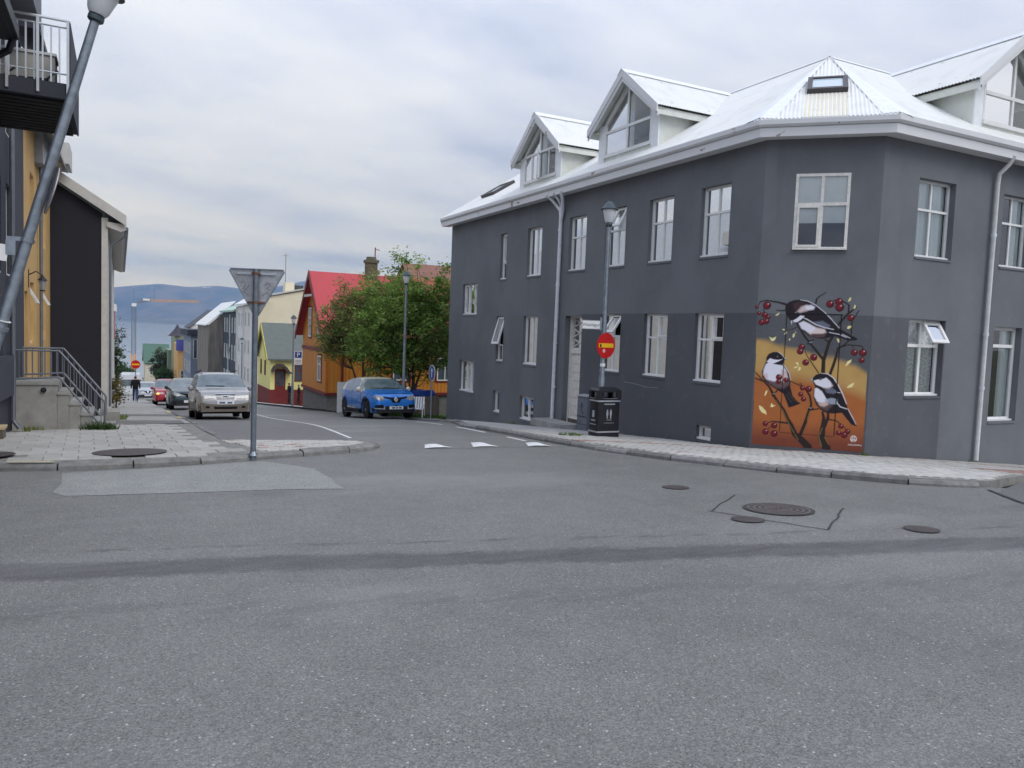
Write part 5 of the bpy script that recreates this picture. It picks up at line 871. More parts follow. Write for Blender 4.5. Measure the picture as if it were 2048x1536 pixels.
for v, w_ in ((zt - .07, .06), (zt - .50, .13)): mb = MB(); f.box(mb, -w_, w_, v - .012, v + .012, -.046, .03 if w_ < .1 else -.02); mb.lathe([(.05, 0), (.05, .03)], (sx0, sy0, v - .015), 14); mb.build('clamp', RUST, t)
mb = MB()
for pts in ([(-.24, -.22), (-.2, -.18), (-.17, -.24), (-.21, -.3), (-.15, -.31), (-.12, -.24)], [(.12, -.24), (.17, -.2), (.2, -.24), (.15, -.29), (.21, -.31)], [(.08, -.4), (.16, -.34), (.22, -.42)], [(-.2, -.34), (-.12, -.4)]): mb.tube([f.p(u, zt + v, -.048) for u, v in pts], .004, 5)
mb.build('scrawl', pm('scrawl_grey', (96, 100, 112), .6, var=0), pl_)
# leaning lamp at the left
lb = Vector((-1.80, 11.46, RZ(-1.8, 11.46) + PH)); ltop = Vector((-.285, 11.11, 5.28)); ax_ = (ltop - lb).normalized()
lp, Pq, axl = lamp_post(lb.x, lb.y, 'leaning galvanised street lamp at the left picture edge', lean=tuple(ltop + ax_ * .5), thick=1.25)
mb = MB(); mb.lathe([(.092, 0), (.092, .05)], Pq(1.78), 16, axl); mb.build('clamp', ZINC, lp); mb = MB(); mb.lathe([(.083, 0), (.083, .045)], Pq(2.92), 16, axl); mb.obox(Pq(2.95) + Vector((-.13, -.02, 0)), (.08, 0, 0), (0, .025, 0), (0, 0, .025)); mb.build('clamp', ZINC, lp)
mb = MB(); mb.lathe([(.094, 0), (.094, .012)], Pq(1.9), 16, axl); mb.build('band', SIGN_WHITE, lp)
c = Pq(3.62) + Vector((.08, .03, -.02)); nrm = Vector((.985, .16, -.02)); nrm = (nrm - axl * nrm.dot(axl)).normalized(); t = thing('traffic_sign', 'round red-rimmed sign seen edge-on, clamped to the leaning street lamp', 'traffic sign', tuple(c)); ub = nrm.cross(axl); mb = MB()
mb.prism([c + (ub * math.cos(a) + axl * math.sin(a)) * .30 for a in np.linspace(0, 2 * math.pi, 29)[:-1]], nrm * .012); mb.build('plate', SIGN_BACK, t); mb = MB(); mb.prism([c + nrm * .012 + (ub * math.cos(a) + axl * math.sin(a)) * .30 for a in np.linspace(0, 2 * math.pi, 29)[:-1]], nrm * .004); mb.build('face', pm('dull_red', (140, 52, 48), .5), t)
c = Pq(2.80) + Vector((-.36, -.06, -.02)); t = thing('street_name_sign', 'white street plate cut by the left picture edge beside the leaning lamp', 'street sign', tuple(c)); mb = MB(); mb.obox(c, Vector((.2, -.03, -.02)), Vector((.0, .008, 0)), Vector((.012, 0, .1))); mb.build('plate', SIGN_WHITE, t); mb = MB(); mb.obox(c + Vector((.23, -.02, .05)), Vector((.05, 0, 0)), Vector((0, .02, 0)), Vector((0, 0, .09))); mb.build('bracket', ZINC, t)
# further lamps down the right-hand side
lamp_post(10.1, 29.4, 'street lamp standing between the blue car and the green tree', h=5.85); lp3, P3, _ = lamp_post(8.95, 45.8, 'street lamp in front of the yellow cottage carrying a parking sign', h=5.3); lamp_post(9.6, 72, 'distant street lamp in front of the white house', h=5.6)
t = thing('traffic_sign', 'blue and white parking sign on the lamp by the yellow cottage', 'traffic sign', tuple(P3(2.9))); f = Fr((8.95, 45.74, RZ(8.95, 45.8) + PH), (1, -.1, 0), (-.1, -1, 0)); mb = MB(); f.box(mb, .06, .50, 2.42, 3.22, 0, .02); mb.build('plate', SIGN_WHITE, t); mb = MB(); f.box(mb, .09, .47, 2.82, 3.19, .02, .024); bp = mb.build('blue_field', SIGN_BLUE, t)
text_part('lettering', 'P', .36, SIGN_WHITE, f, .28, 3.0, .025, t, .001); mb = MB(); [f.box(mb, .12, .44, v, v + .03, .02, .023) for v in (2.5, 2.58, 2.66)]; mb.build('small_print', pm('print_grey', (120, 124, 130), .6), t)
bsx, bsy = 9.34, 24.35; zb = RZ(9.9, 24.35) + PH; t = thing('traffic_sign', 'small round blue sign on a thin post at the end of the grey house', 'traffic sign', (9.9, 25.6, RZ(9.9, 25.6) + PH)); x_, y_ = 9.9, 25.75; zb = RZ(x_, y_) + PH; mb = MB(); mb.tube([(x_, y_, zb - .1), (x_, y_, zb + 1.85)], .028, 8); mb.build('post', ZINC, t); f = Fr((x_, y_ - .04, zb + 1.66), (.02, -1, 0), (-1, -.02, 0)); mb = MB(); round_plate(mb, f, 0, 0, .01, .29, 24); mb.build('plate', SIGN_WHITE, t); mb = MB(); round_plate(mb, f, 0, 0, .02, .27, 24, .003); mb.build('blue_field', SIGN_BLUE, t); mb = MB(); f.box(mb, -.02, .02, -.15, .1, .023, .026); mb.prism([f.p(-.07, .06, .023), f.p(.07, .06, .023), f.p(0, .17, .023)], f.n * .003); mb.build('arrow', SIGN_WHITE, t)
mb = MB(); t = no_entry((.93, 60, -1.66), Vector((1, 0, 0)), Vector((0, -1, 0)), 'distant red no entry sign above the walking person', .30, False); mb.tube([(.93, 60.03, RZ(.93, 60)), (.93, 60.03, -1.4)], .03, 8); mb.build('post', ZINC, t)
# tower crane by the harbour
YEL = pm('crane_orange', (226, 164, 84), .6, var=.1, scale=.5); CG = pm('crane_grey', (120, 128, 142), .6, var=.1, scale=.5); t = thing('tower_crane', 'grey and orange tower crane with a long thin jib before the bay', 'crane', (2.9, 220, RZ(2.9, 220)))
def lattice(mb, a, b, w, n, r=.09):
    a, b = Vector(a), Vector(b); d = (b - a).normalized(); s = d.cross(Vector((0, 1, 0))); s.normalize(); q = d.cross(s); C = [s * i * w / 2 + q * j * w / 2 for i, j in ((-1, -1), (1, -1), (1, 1), (-1, 1))]
    for c in C: mb.bar(a + c, b + c, r * 2, r * 2)
    for k in range(n):
        p, q2 = a.lerp(b, k / n), a.lerp(b, (k + 1) / n)
        for i in range(4): mb.bar(p + C[i], q2 + C[(i + 1) % 4], r, r); mb.bar(p + C[i], p + C[(i + 1) % 4], r, r)
z0_ = RZ(2.9, 220); mb = MB(); lattice(mb, (2.9, 220, z0_), (2.9, 220, -7.6), 1.0, 10, .11); mb.build('lower_mast', YEL, t); mb = MB(); lattice(mb, (2.9, 220, -7.6), (2.9, 220, 4.6), 1.0, 14, .09); mb.build('upper_mast', CG, t)
mb = MB(); mb.box(2.4, 3.5, 219.3, 220.7, 4.5, 5.3); mb.build('cab', SIGN_WHITE, t); mb = MB(); mb.bar((3.2, 220, 5.3), (6.8, 220, 6.4), .5, .5); mb.bar((3.2, 220, 6.4), (6.8, 220, 6.4), .15, .15); mb.build('jib_root', CG, t); mb = MB(); lattice(mb, (6.8, 220, 6.2), (18.4, 220, 6.5), .45, 14, .05); mb.build('jib', YEL, t); mb = MB(); mb.box(5, 6.6, 219.7, 220.3, 6.1, 6.6); mb.build('name_board', SIGN_WHITE, t)
mb = MB(); mb.bar((2.9, 220, 5.5), (2.9, 220, 9.0), .12, .12); mb.bar((7.6, 220, 6.3), (7.6, 220, 9.2), .1, .1); mb.build('aerial', CG, t)
# ------------------------------------------------------------------ houses on the left
DGREY = pm('charcoal_render', (62, 64, 72), .85, var=.10, scale=2, bump=.25, bscale=50); OCHRE = pm('ochre_render', (202, 164, 106), .85, var=.08, scale=2, bump=.25, bscale=50); BLACKW = pm('black_cladding', (36, 36, 44), .8, var=.10, scale=3, bump=.2, bscale=40, stretch=(1, 1, 6)); OFFW = pm('offwhite_paint', (196, 194, 188), .7, var=.08, scale=4)
DARKM = pm('dark_metal', (40, 42, 48), .5, .2, var=.1); RAIL = pm('grey_railing', (120, 124, 130), .45, .5, var=.1); STEEL = pm('steel_rail', (206, 210, 212), .35, .5, var=.06); CSTEP = pm('weathered_concrete', (150, 148, 142), .9, var=.22, scale=2.4, bump=.4, bscale=40); ROOFG = pm('grey_roof_steel', (150, 152, 154), .5, var=.1, scale=3)
XL = -1.9; FLw = Fr((XL, 0, 0), (0, -1, 0), (1, 0, 0))          # street facades on the left face +X; u = -y
lh = thing('town_house', 'charcoal rendered house with a balcony at the left picture edge', 'house', (-5, 16, RZ(-1.9, 16)))
hol = [(-17.9, -17.1, 2.3, 4.0), (-16.4, -15.5, 2.3, 4.0), (-17.9, -17.1, 4.9, 6.3), (-16.6, -15.7, .55, 1.5), (-15.0, -14.1, 2.3, 4.0)]
mb = MB(); wallmesh(mb, FLw, -20.0, -10.5, -3, 7.2, hol, .15); mb.face([(XL, 20, -3), (-12, 20, -3), (-12, 20, 7.2), (XL, 20, 7.2)]); mb.face([(XL, 10.5, -3), (-12, 10.5, -3), (-12, 10.5, 7.2), (XL, 10.5, 7.2)]); mb.face([(-12, 10.5, -3), (-12, 20, -3), (-12, 20, 7.2), (-12, 10.5, 7.2)]); mb.build('wall', DGREY, lh, recalc=False)
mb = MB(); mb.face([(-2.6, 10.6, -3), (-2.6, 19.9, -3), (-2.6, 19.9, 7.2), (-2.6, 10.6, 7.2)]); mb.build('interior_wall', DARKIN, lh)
for h in hol: window(lh, FLw, h, cols=(.5,), trans=(), cover='none', flat=True, setback=.08, sill=True)
mb = MB(); mb.prism([(XL + .5, 10.4, 7.0), (XL + .5, 20.1, 7.0), (-7, 20.1, 10.5), (-7, 10.4, 10.5)], (0, 0, .12)); mb.build('roof', DARKM, lh)
mb = MB(); mb.box(XL, -1.30, 9.0, 12.6, 5.25, 5.42); mb.box(-1.34, -1.24, 9.0, 12.62, 5.28, 5.45); mb.build('eave', DARKM, lh); mb = MB(); mb.tube([(-1.30, 12.55, 5.28), (-1.36, 12.6, 5.12), (-1.62, 12.7, 4.96), (-1.8, 12.75, 4.75), (-1.82, 12.75, -.2)], .045, 8); mb.build('downpipe', DARKM, lh)
mb = MB(); mb.box(-1.9, -1.12, 12.9, 14.4, 6.02, 6.6); mb.build('bay', pm('bay_grey', (120, 122, 128), .7), lh)
mb = MB(); mb.tube([(-1.82, 17.25, 6.9), (-1.82, 17.25, RZ(-1.8, 17.2) + .3), (-1.72, 17.25, RZ(-1.8, 17.2) + .15)], .045, 8); mb.build('downpipe', RAIL, lh)
mb = MB(); mb.prism([(XL, 14.0, .15), (XL + .10, 14.0, .15), (XL + .10, 17.5, .05), (XL, 17.5, .05)], (0, 0, .75)); mb.build('plinth', DGREY, lh)
# balcony: slab, ribs below, rails with balusters, solid street side
b = thing_part('balcony', lh); BX, BY0, BY1, BZ = -.70, 13.4, 15.9, 4.78
mb = MB(); mb.box(XL, BX, BY0, BY1, BZ, BZ + .22); mb.build('slab', DGREY, b)
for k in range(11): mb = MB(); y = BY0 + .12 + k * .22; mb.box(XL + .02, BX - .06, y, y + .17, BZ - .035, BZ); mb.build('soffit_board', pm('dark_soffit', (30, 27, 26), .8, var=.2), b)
mb = MB(); mb.box(BX - .0, BX + .025, BY0, BY1, BZ - .02, BZ + 1.10); mb.build('side_panel', DGREY, b)
mb = MB(); mb.tube([(XL, BY0 + .03, BZ + 1.13), (BX, BY0 + .03, BZ + 1.13), (BX, BY1, BZ + 1.13)], .022, 8); mb.tube([(XL, BY0 + .03, BZ + 1.03), (BX, BY0 + .03, BZ + 1.03)], .016, 8); mb.tube([(XL, BY0 + .03, BZ + .36), (BX, BY0 + .03, BZ + .36)], .014, 6); mb.build('rail', STEEL, b)
for k in range(12): mb = MB(); x = XL + .03 + k * .105; mb.bar((x, BY0 + .03, BZ + .22), (x, BY0 + .03, BZ + 1.03), .022, .022); mb.build('baluster', STEEL, b)
for k in range(4): mb = MB(); x = XL + .05 + k * .38; mb.bar((x, BY0 - .01, BZ + .05), (x, BY0 - .01, BZ + 1.12), .035, .035); mb.build('post', STEEL, b)
t = thing('storage_box', 'pale box standing on the balcony behind the railing', 'box', (-1.2, 14.3, BZ + .22)); mb = MB(); mb.box(-1.62, -.92, 14.1, 14.6, BZ + .24, BZ + .78); mb.build('body', OFFW, t); mb = MB(); mb.box(-1.64, -.90, 14.08, 14.62, BZ + .78, BZ + .82); mb.build('lid', SIGN_WHITE, t)
t = thing('garden_chair', 'dark folding chair lying on the balcony floor', 'chair', (-1.3, 13.75, BZ + .22)); mb = MB(); mb.bar((-1.6, 13.7, BZ + .24), (-1.0, 13.8, BZ + .30), .35, .03); mb.build('seat', DARKM, t); mb = MB(); mb.bar((-1.6, 13.7, BZ + .26), (-1.72, 13.72, BZ + .62), .35, .03); mb.build('backrest', DARKM, t)
for a in (-1.55, -1.05):
    mb = MB(); mb.bar((a, 13.6, BZ + .24), (a + .2, 13.6, BZ + .44), .025, .025); mb.build('leg', DARKM, t)
# ochre house
oh = thing('town_house', 'narrow ochre house between the charcoal house and the black gable', 'house', (-5, 23.5, RZ(-1.9, 23)))
hol = [(-22.2, -21.3, .9, 2.35), (-25.4, -24.5, .9, 2.35), (-22.2, -21.3, 3.4, 4.9), (-25.4, -24.5, 3.4, 4.9), (-20.75, -20.1, .15, 2.1)]
mb = MB(); wallmesh(mb, FLw, -27.0, -20.0, -3, 6.0, hol, .2); mb.face([(XL, 20.02, 5.9), (-12, 20.02, 5.9), (-6.5, 20.02, 10)]); mb.build('wall', OCHRE, oh, recalc=False)
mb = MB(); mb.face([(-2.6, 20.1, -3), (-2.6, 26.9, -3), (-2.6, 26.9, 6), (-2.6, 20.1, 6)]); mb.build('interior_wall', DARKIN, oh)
for h in hol[:4]: window(oh, FLw, h, cols=(.5,), trans=(.62,), cover='curtain', flat=True, setback=.12, open_sash=(1, 1, .5) if h[2] < 2 else None)
mb = MB(); FLw.box(mb, -20.72, -20.13, .17, 2.08, -.18, -.12); dr = mb.build('door', pm('ochre_door', (128, 92, 52), .6, var=.15, scale=8), oh)
for k in range(3): mb = MB(); FLw.box(mb, -20.64, -20.2, .3 + k * .58, .78 + k * .58, -.12, -.10); mb.build('panel', pm('ochre_door', (0, 0, 0)), dr)
mb = MB(); mb.prism([(XL + .45, 19.9, 5.85), (XL + .45, 27.2, 5.85), (-6.5, 27.2, 10.2), (-6.5, 19.9, 10.2)], (0, 0, .1)); mb.build('roof', ROOFG, oh)
mb = MB(); mb.box(-3.5, -1.72, 22.4, 25.2, 5.3, 7.0); mb.build('dormer', pm('dormer_grey', (158, 160, 162), .6), oh); mb = MB(); mb.prism([(-3.5, 22.2, 7.0), (-1.5, 22.2, 6.95), (-1.5, 25.4, 6.95), (-3.5, 25.4, 7.0)], (0, 0, .1)); mb.build('dormer_roof', DARKM, oh)
mb = MB(); mb.box(XL, -1.35, 26.0, 27.6, 5.95, 6.55); mb.build('eave', OFFW, oh); mb = MB(); mb.tube([(-1.82, 23.1, 5.8), (-1.82, 23.1, 0)], .04, 8); mb.build('downpipe', RAIL, oh)
t = thing('wall_lantern', 'black lantern on a bracket on the ochre house wall', 'wall lantern', (-1.85, 21.0, 2.3)); mb = MB(); mb.bar((-1.9, 20.9, 2.2), (-1.9, 20.9, 2.62), .06, .03); mb.tube([(-1.88, 20.9, 2.5), (-1.75, 20.9, 2.58), (-1.62, 20.9, 2.5)], .015, 6); mb.build('bracket', DARKM, t); mb = MB(); mb.lathe([(.05, 0), (.09, .22)], (-1.62, 20.9, 2.16), 6); mb.build('glass', pm('lantern_glass', (150, 155, 160), .2), t); mb = MB(); mb.lathe([(.12, 0), (.04, .08), (.01, .14)], (-1.62, 20.9, 2.38), 6); mb.build('cap', DARKM, t); mb = MB(); mb.lathe([(.055, 0), (.055, .03)], (-1.62, 20.9, 2.13), 6); mb.build('foot', DARKM, t)
# entrance steps with railings
SX0, SX1, SY0, SY1, SZ = -1.88, -1.12, 17.6, 19.0, .27; st = thing('entrance_steps', 'weathered concrete entrance steps with grey tube railings', 'steps', (-1.2, 18.3, RZ(-1.2, 18.3)))
mb = MB(); mb.box(SX0, SX1, SY0, SY1, -1.2, SZ - .05); mb.build('landing_block', CSTEP, st); mb = MB(); mb.box(SX0, SX1 + .03, SY0 - .03, SY1 + .03, SZ - .05, SZ); mb.build('landing_slab', CSTEP, st)
for k in range(4): mb = MB(); x = SX1 + k * .20; z = SZ - .21 * (k + 1); mb.box(x + .004, x + .2, SY0 + .004 * k + .004, SY1 - .004 * k - .004, -1.2, z - .04); mb.box(x + .002, x + .225, SY0 - .02 + .002 * k, SY1 + .02 - .002 * k, z - .04, z); mb.build('step', CSTEP, st)
for y in (SY0 + .03, SY1 - .03):
    r_ = thing_part('railing', st); zl = SZ; e1, e2 = SX1 + .03, SX1 + .80; zf = RZ(-.3, 18) + PH
    mb = MB(); mb.tube([(SX0 + .05, y, zl + .62), (e1, y, zl + .62), (e2, y, zf + .62 - .0), (e2 + .03, y, zf + .56), (e2 + .03, y, zf + .16), (e2 - .04, y, zf + .1), (e1 + .0, y, zl + .1), (SX0 + .05, y, zl + .06)], .021, 8); mb.tube([(SX0 + .05, y, zl), (SX0 + .05, y, zl + .62)], .02, 8); mb.build('hand_rail', RAIL, r_)
    for k in range(14):
        x = SX0 + .12 + k * .108
        zt_ = zl + .62 if x < e1 else zl + .62 + (zf - zl) * (x - e1) / (e2 - e1); zb_ = zl + .06 if x < e1 else zl + .1 + (zf - zl) * (x - e1) / (e2 - e1)
        if x > e2: break
        mb = MB(); mb.bar((x, y, zb_), (x, y, zt_), .016, .016); mb.build('baluster', RAIL, r_)
mb = MB(); mb.lathe([(.05, 0), (.05, .05), (.03, .07)], (-1.35, SY0, .12), 12, (0, -1, 0)); mb.build('vent_cap', DARKM, st)
tag(tuft('weed', '', [(-1.5, 17.45, .2)], .14, (128, 140, 60), 90), 'yellow-green weed at the foot of the concrete steps', 'weed'); tag(tuft('weed', '', [(-.45, 17.55, .26), (-.25, 17.5, .2)], .2, (66, 92, 44), 220), 'dark green grass clump below the step railing', 'weed')
t = thing('planter', 'small brown planter box at the left picture edge by the charcoal house', 'planter', (-1.88, 15.6, RZ(-1.8, 15.6) + PH)); zp = RZ(-1.85, 15.6) + PH; mb = MB(); mb.box(-2.25, -1.78, 15.45, 15.85, zp, zp + .17); mb.build('body', pm('planter_brown', (110, 100, 88), .9, var=.2), t); mb = MB(); mb.box(-2.27, -1.76, 15.43, 15.87, zp + .17, zp + .21); mb.build('rim', pm('planter_rim', (190, 170, 130), .8), t)
# black gabled house
bh = thing('gabled_house', 'tall house with black gable wall, white corner boards and grey roof edge', 'house', (-5, 30, RZ(-.4, 30))); GX, GY = -.40, 27.0; FG = Fr((0, GY, 0), (1, 0, 0), (0, -1, 0))
mb = MB(); slg = (5.6 - 4.55) / (-1.66 - .02); mb.face([(-12, GY, -4), (GX - .12, GY, -4), (GX - .12, GY, 4.75), (-6, GY, 8.2), (-12, GY, 4.5)]); mb.face([(GX - .03, GY, -4), (GX - .03, GY + 24, -4), (GX - .03, GY + 24, 4.8), (GX - .03, GY, 4.8)]); mb.face([(-12, GY + 24, -4), (GX - .03, GY + 24, -4), (GX - .03, GY + 24, 4.8), (-6, GY + 24, 8.2), (-12, GY + 24, 4.5)]); mb.build('wall', [BLACKW], bh, recalc=False)
mb = MB(); mb.box(GX - .14, GX + .03, GY - .03, GY + .12, -3, 4.62); mb.build('corner_board', OFFW, bh); mb = MB(); mb.box(GX + .001, GX + .03, GY + .12, GY + 24, -3, 4.6); mb.build('street_wall', OFFW, bh)
mb = MB(); a, bb = Vector((.12, GY - .18, 4.52)), Vector((-6, GY - .18, 8.4)); mb.prism([a, bb, bb + Vector((0, 0, .16)), a + Vector((0, 0, .16))], (0, 24.4, 0)); mb.build('roof', ROOFG, bh); mb = MB(); mb.prism([a + Vector((.02, -.01, -.12)), bb + Vector((0, -.01, -.12)), bb + Vector((0, -.01, .2)), a + Vector((.02, -.01, .2))], (0, -.04, 0)); mb.build('barge_board', OFFW, bh)
mb = MB(); mb.prism([(GX, GY - .1, 4.5), (.12, GY - .1, 4.45), (.12, GY - .1, 4.28), (.0, GY - .1, 4.22), (GX, GY - .1, 4.35)], (0, 24.2, 0)); mb.build('eave', OFFW, bh); mb = MB(); mb.tube([(.14, GY, 4.34), (.14, GY + 24, 4.3)], .06, 8); mb.tube([(.13, GY + .1, 4.3), (.10, GY + .1, 4.1), (-.25, GY + .1, 3.86), (-.3, GY + .1, 3.7), (-.3, GY + .1, -1.2)], .035, 8); mb.build('gutter', RAIL, bh)
mb = MB(); mb.box(-.5, -.02, 21.6, 22.4, RZ(-.3, 22) - .2, RZ(-.3, 22) + .36); tag(mb.build('concrete_block', CSTEP), 'low concrete block on the pavement below the black gable', 'block')
tag(tuft('weed', '', [(-.1, 23.2, .25), (.0, 26.2, .2)], .16, (110, 130, 60), 120), 'weeds along the foot of the black gabled house', 'weed')
# things just visible beyond the black house
t = thing('apartment_block', 'red-orange block glimpsed beyond the black gabled house', 'building', (-3, 62, RZ(-1, 62))); mb = MB(); mb.box(-8, -.42, 60, 72, -6, .1); mb.build('wall', OFFW, t); mb = MB(); mb.box(-8, -.38, 60, 62, .1, 2.0); mb.build('upper_wall', pm('red_orange_render', (186, 96, 78), .8, var=.08), t); mb = MB(); mb.box(-8.1, -.3, 59.9, 72.1, 2.0, 2.5); mb.build('roof', SIGN_WHITE, t)
# ------------------------------------------------------------------ houses down the right-hand side
ORANGE = NT('orange_corrugated'); wv = ORANGE.n('ShaderNodeTexWave'); wv.inputs['Scale'].default_value = 3.2; wv.bands_direction = 'DIAGONAL'; q_ = ORANGE.n('ShaderNodeMapping'); q_.inputs['Scale'].default_value = (1, 1, 0); ORANGE.l(ORANGE.tc, q_.inputs[0]); ORANGE.l(q_.outputs[0], wv.inputs[0]); mt_ = ORANGE.noise(1.5, 5)
ORANGE.l(ORANGE.mix(mt_, lin((186, 116, 34)), lin((205, 132, 44))), ORANGE.b.inputs['Base Color']); ORANGE.b.inputs['Roughness'].default_value = .55; ORANGE.bump(wv.outputs['Fac'], .6, .03); ORANGE = ORANGE.m
REDR = pm('red_roof_steel', (184, 66, 70), .5, var=.07, scale=1.2, bump=.15, bscale=12, stretch=(9, .3, .3)); DRED = pm('dark_red_trim', (116, 38, 36), .55, var=.1); STONE = pm('grey_foundation', (112, 110, 108), .9, var=.15, scale=3, bump=.4, bscale=20); WFR = pm('white_window_frame', (226, 226, 222), .5, var=.05)
def winbox(parent, fr, u0, u1, v0, v1, mat=WFR, cols=(.5,), trans=(.65,), trim=None, rec=.0):
    mb = MB(); f = .06; W, H = u1 - u0, v1 - v0
    for a, b, c, d in ((u0, u0 + f, v0, v1), (u1 - f, u1, v0, v1), (u0 + f, u1 - f, v1 - f, v1), (u0 + f, u1 - f, v0, v0 + f)): fr.box(mb, a, b, c, d, .005, .045)
    for c in cols: fr.box(mb, u0 + W * c - .025, u0 + W * c + .025, v0 + f, v1 - f, .006, .04)
    for t in trans: fr.box(mb, u0 + f, u1 - f, v0 + H * t - .025, v0 + H * t + .025, .007, .042)
    o = mb.build('window', mat, parent); mb = MB(); fr.box(mb, u0 + f * .5, u1 - f * .5, v0 + f * .5, v1 - f * .5, -.01, .012); mb.build('pane', pm('far_window_glass', (78, 88, 96), .08, var=.2, scale=1.2, spec=.8), o)
    if trim: mb = MB(); [fr.box(mb, a, b, c, d, .0, .03) for a, b, c, d in ((u0 - .09, u0, v0 - .09, v1 + .09), (u1, u1 + .09, v0 - .09, v1 + .09), (u0, u1, v1, v1 + .09), (u0, u1, v0 - .09, v0))]; mb.build('trim', trim, o)
    return o
def gable_house(t, x0, x1, y0, y1, zb, ze, zr, axis, mw, mr, ov=.3, ovg=.3, th=.12, roofname='roof'):
    """closed box walls with gables; ridge along axis 'x' or 'y'"""
    mb = MB()
    if axis == 'x':
        ym = (y0 + y1) / 2
        for x in (x0, x1): mb.face([(x, y0, zb), (x, y1, zb), (x, y1, ze), (x, ym, zr), (x, y0, ze)])
        for y in (y0, y1): mb.face([(x0, y, zb), (x1, y, zb), (x1, y, ze), (x0, y, ze)])
        w = mb.build('wall', mw, t); s = (zr - ze) / (ym - y0)
        for y, k in ((y0, 1), (y1, -1)): mb = MB(); mb.prism([(x0 - ovg, y - k * ov, ze - s * ov), (x1 + ovg, y - k * ov, ze - s * ov), (x1 + ovg, ym, zr), (x0 - ovg, ym, zr)], (0, 0, th)); mb.build(roofname, mr, t)
    else:
        xm = (x0 + x1) / 2
        for y in (y0, y1): mb.face([(x0, y, zb), (x1, y, zb), (x1, y, ze), (xm, y, zr), (x0, y, ze)])
        for x in (x0, x1): mb.face([(x, y0, zb), (x, y1, zb), (x, y1, ze), (x, y0, ze)])
        w = mb.build('wall', mw, t); s = (zr - ze) / (xm - x0)
        for x, k in ((x0, 1), (x1, -1)): mb = MB(); mb.prism([(x - k * ov, y0 - ovg, ze - s * ov), (x - k * ov, y1 + ovg, ze - s * ov), (xm, y1 + ovg, zr), (xm, y0 - ovg, zr)], (0, 0, th)); mb.build(roofname, mr, t)
    return w
# orange house
t = thing('timber_house', 'orange clad house with bright red roof and dark red trim behind the trees', 'house', (13, 41, RZ(10, 41))); OX0, OX1, OY0, OY1 = 9.0, 18.0, 37.8, 43.4; om = (OY0 + OY1) / 2
gable_house(t, OX0, OX1, OY0, OY1, -1.75, 1.35, 4.25, 'x', ORANGE, REDR, .35, .35); mb = MB(); mb.box(OX0 + .06, OX1, OY0 + .06, OY1, -5, -1.75); mb.build('foundation', STONE, t); FO = Fr((OX0, 0, 0), (0, -1, 0), (-1, 0, 0)); FO2 = Fr((0, OY0, 0), (1, 0, 0), (0, -1, 0))
mb = MB(); FO.box(mb, -OY1, -OY0, .28, .46, .0, .06); FO2.box(mb, OX0, OX1, .28, .46, 0, .06); mb.build('floor_band', DRED, t); mb = MB(); FO.box(mb, -OY1, -OY0, -1.86, -1.72, .0, .06); FO2.box(mb, OX0, OX1, -1.86, -1.72, 0, .06); mb.build('base_board', DRED, t)
mb = MB(); mb.box(OX0 - .03, OX0 + .1, OY0 - .03, OY0 + .1, -1.75, 1.35); mb.build('corner_board', pm('orange_trim', (190, 110, 30), .6), t); mb = MB(); FO2.box(mb, 9.75, 9.85, -1.75, .3, 0, .05); mb.build('drain_board', DRED, t)
for y, k in ((OY0, 1), (OY1, -1)): mb = MB(); s = (4.25 - 1.35) / (om - OY0); a, bb = Vector((OX0 - .38, y - k * .36, 1.35 - s * .36)), Vector((OX0 - .38, om, 4.25)); mb.prism([a + Vector((0, 0, .16)), bb + Vector((0, 0, .16)), bb - Vector((0, 0, .2)), a - Vector((0, 0, .2))], (.05, 0, 0)); mb.build('barge_board', DRED, t)
mb = MB(); mb.bar((OX0 - .36, om - .9, 3.1), (OX0 - .36, om + .9, 3.1), .05, .12); mb.build('gable_tie', OFFW, t)
winbox(t, FO, -41.9, -41.25, .95, 2.5, trim=DRED); winbox(t, FO, -39.75, -39.1, .95, 2.5, trim=DRED); winbox(t, FO, -39.55, -38.85, -1.25, .05, trim=DRED); winbox(t, FO2, 12.4, 13.3, -1.1, .1, trim=DRED); winbox(t, FO2, 14.8, 15.7, -1.1, .1, trim=DRED)
BRK = pm('mossy_brick', (104, 100, 78), .9, var=.2, scale=5, bump=.5, bscale=14); mb = MB(); mb.box(11.68, 12.22, om - .28, om + .28, 3.4, 5.15); ch = mb.build('chimney', BRK, t); mb = MB(); mb.box(11.62, 12.28, om - .34, om + .34, 5.0, 5.16); mb.lathe([(.28, 0), (.26, .16)], (11.95, om, 5.16), 10); mb.build('chimney_cap', BRK, ch)
mb = MB(); mb.tube([(12.15, om, 5.2), (12.15, om, 5.85)], .03, 6); mb.bar((12.15, om, 5.75), (12.4, om, 5.72), .03, .03); mb.build('vent_pipe', DRED, ch)
# white board fence, stones and yard
ZY = RZ(9.9, 33)
t = thing('board_fence', 'white board fence panel with thin scribbles beside the blue car', 'fence', (9.1, 34.6, RZ(9.2, 34.6))); FF = Fr((8.75, 34.6, RZ(9.2, 34.6)), (1, -.08, 0), (-.08, -1, 0))
for k in range(6): mb = MB(); FF.box(mb, k * .2, k * .2 + .194, .05, 1.45, 0, .03); mb.build('board', SIGN_WHITE, t)
mb = MB(); [FF.box(mb, 0, 1.2, v, v + .08, -.04, 0) for v in (.3, 1.2)]; mb.build('batten', WFR, t); mb = MB(); [mb.tube([FF.p(a, b_, .032) for a, b_ in pts], .006, 4) for pts in ([(.25, .95), (.3, 1.1), (.28, .7), (.36, .9)], [(.45, 1.2), (.5, 1.0), (.55, 1.1)], [(.2, .4), (.3, .2), (.4, .12)])]; mb.build('scribble', INK, t)
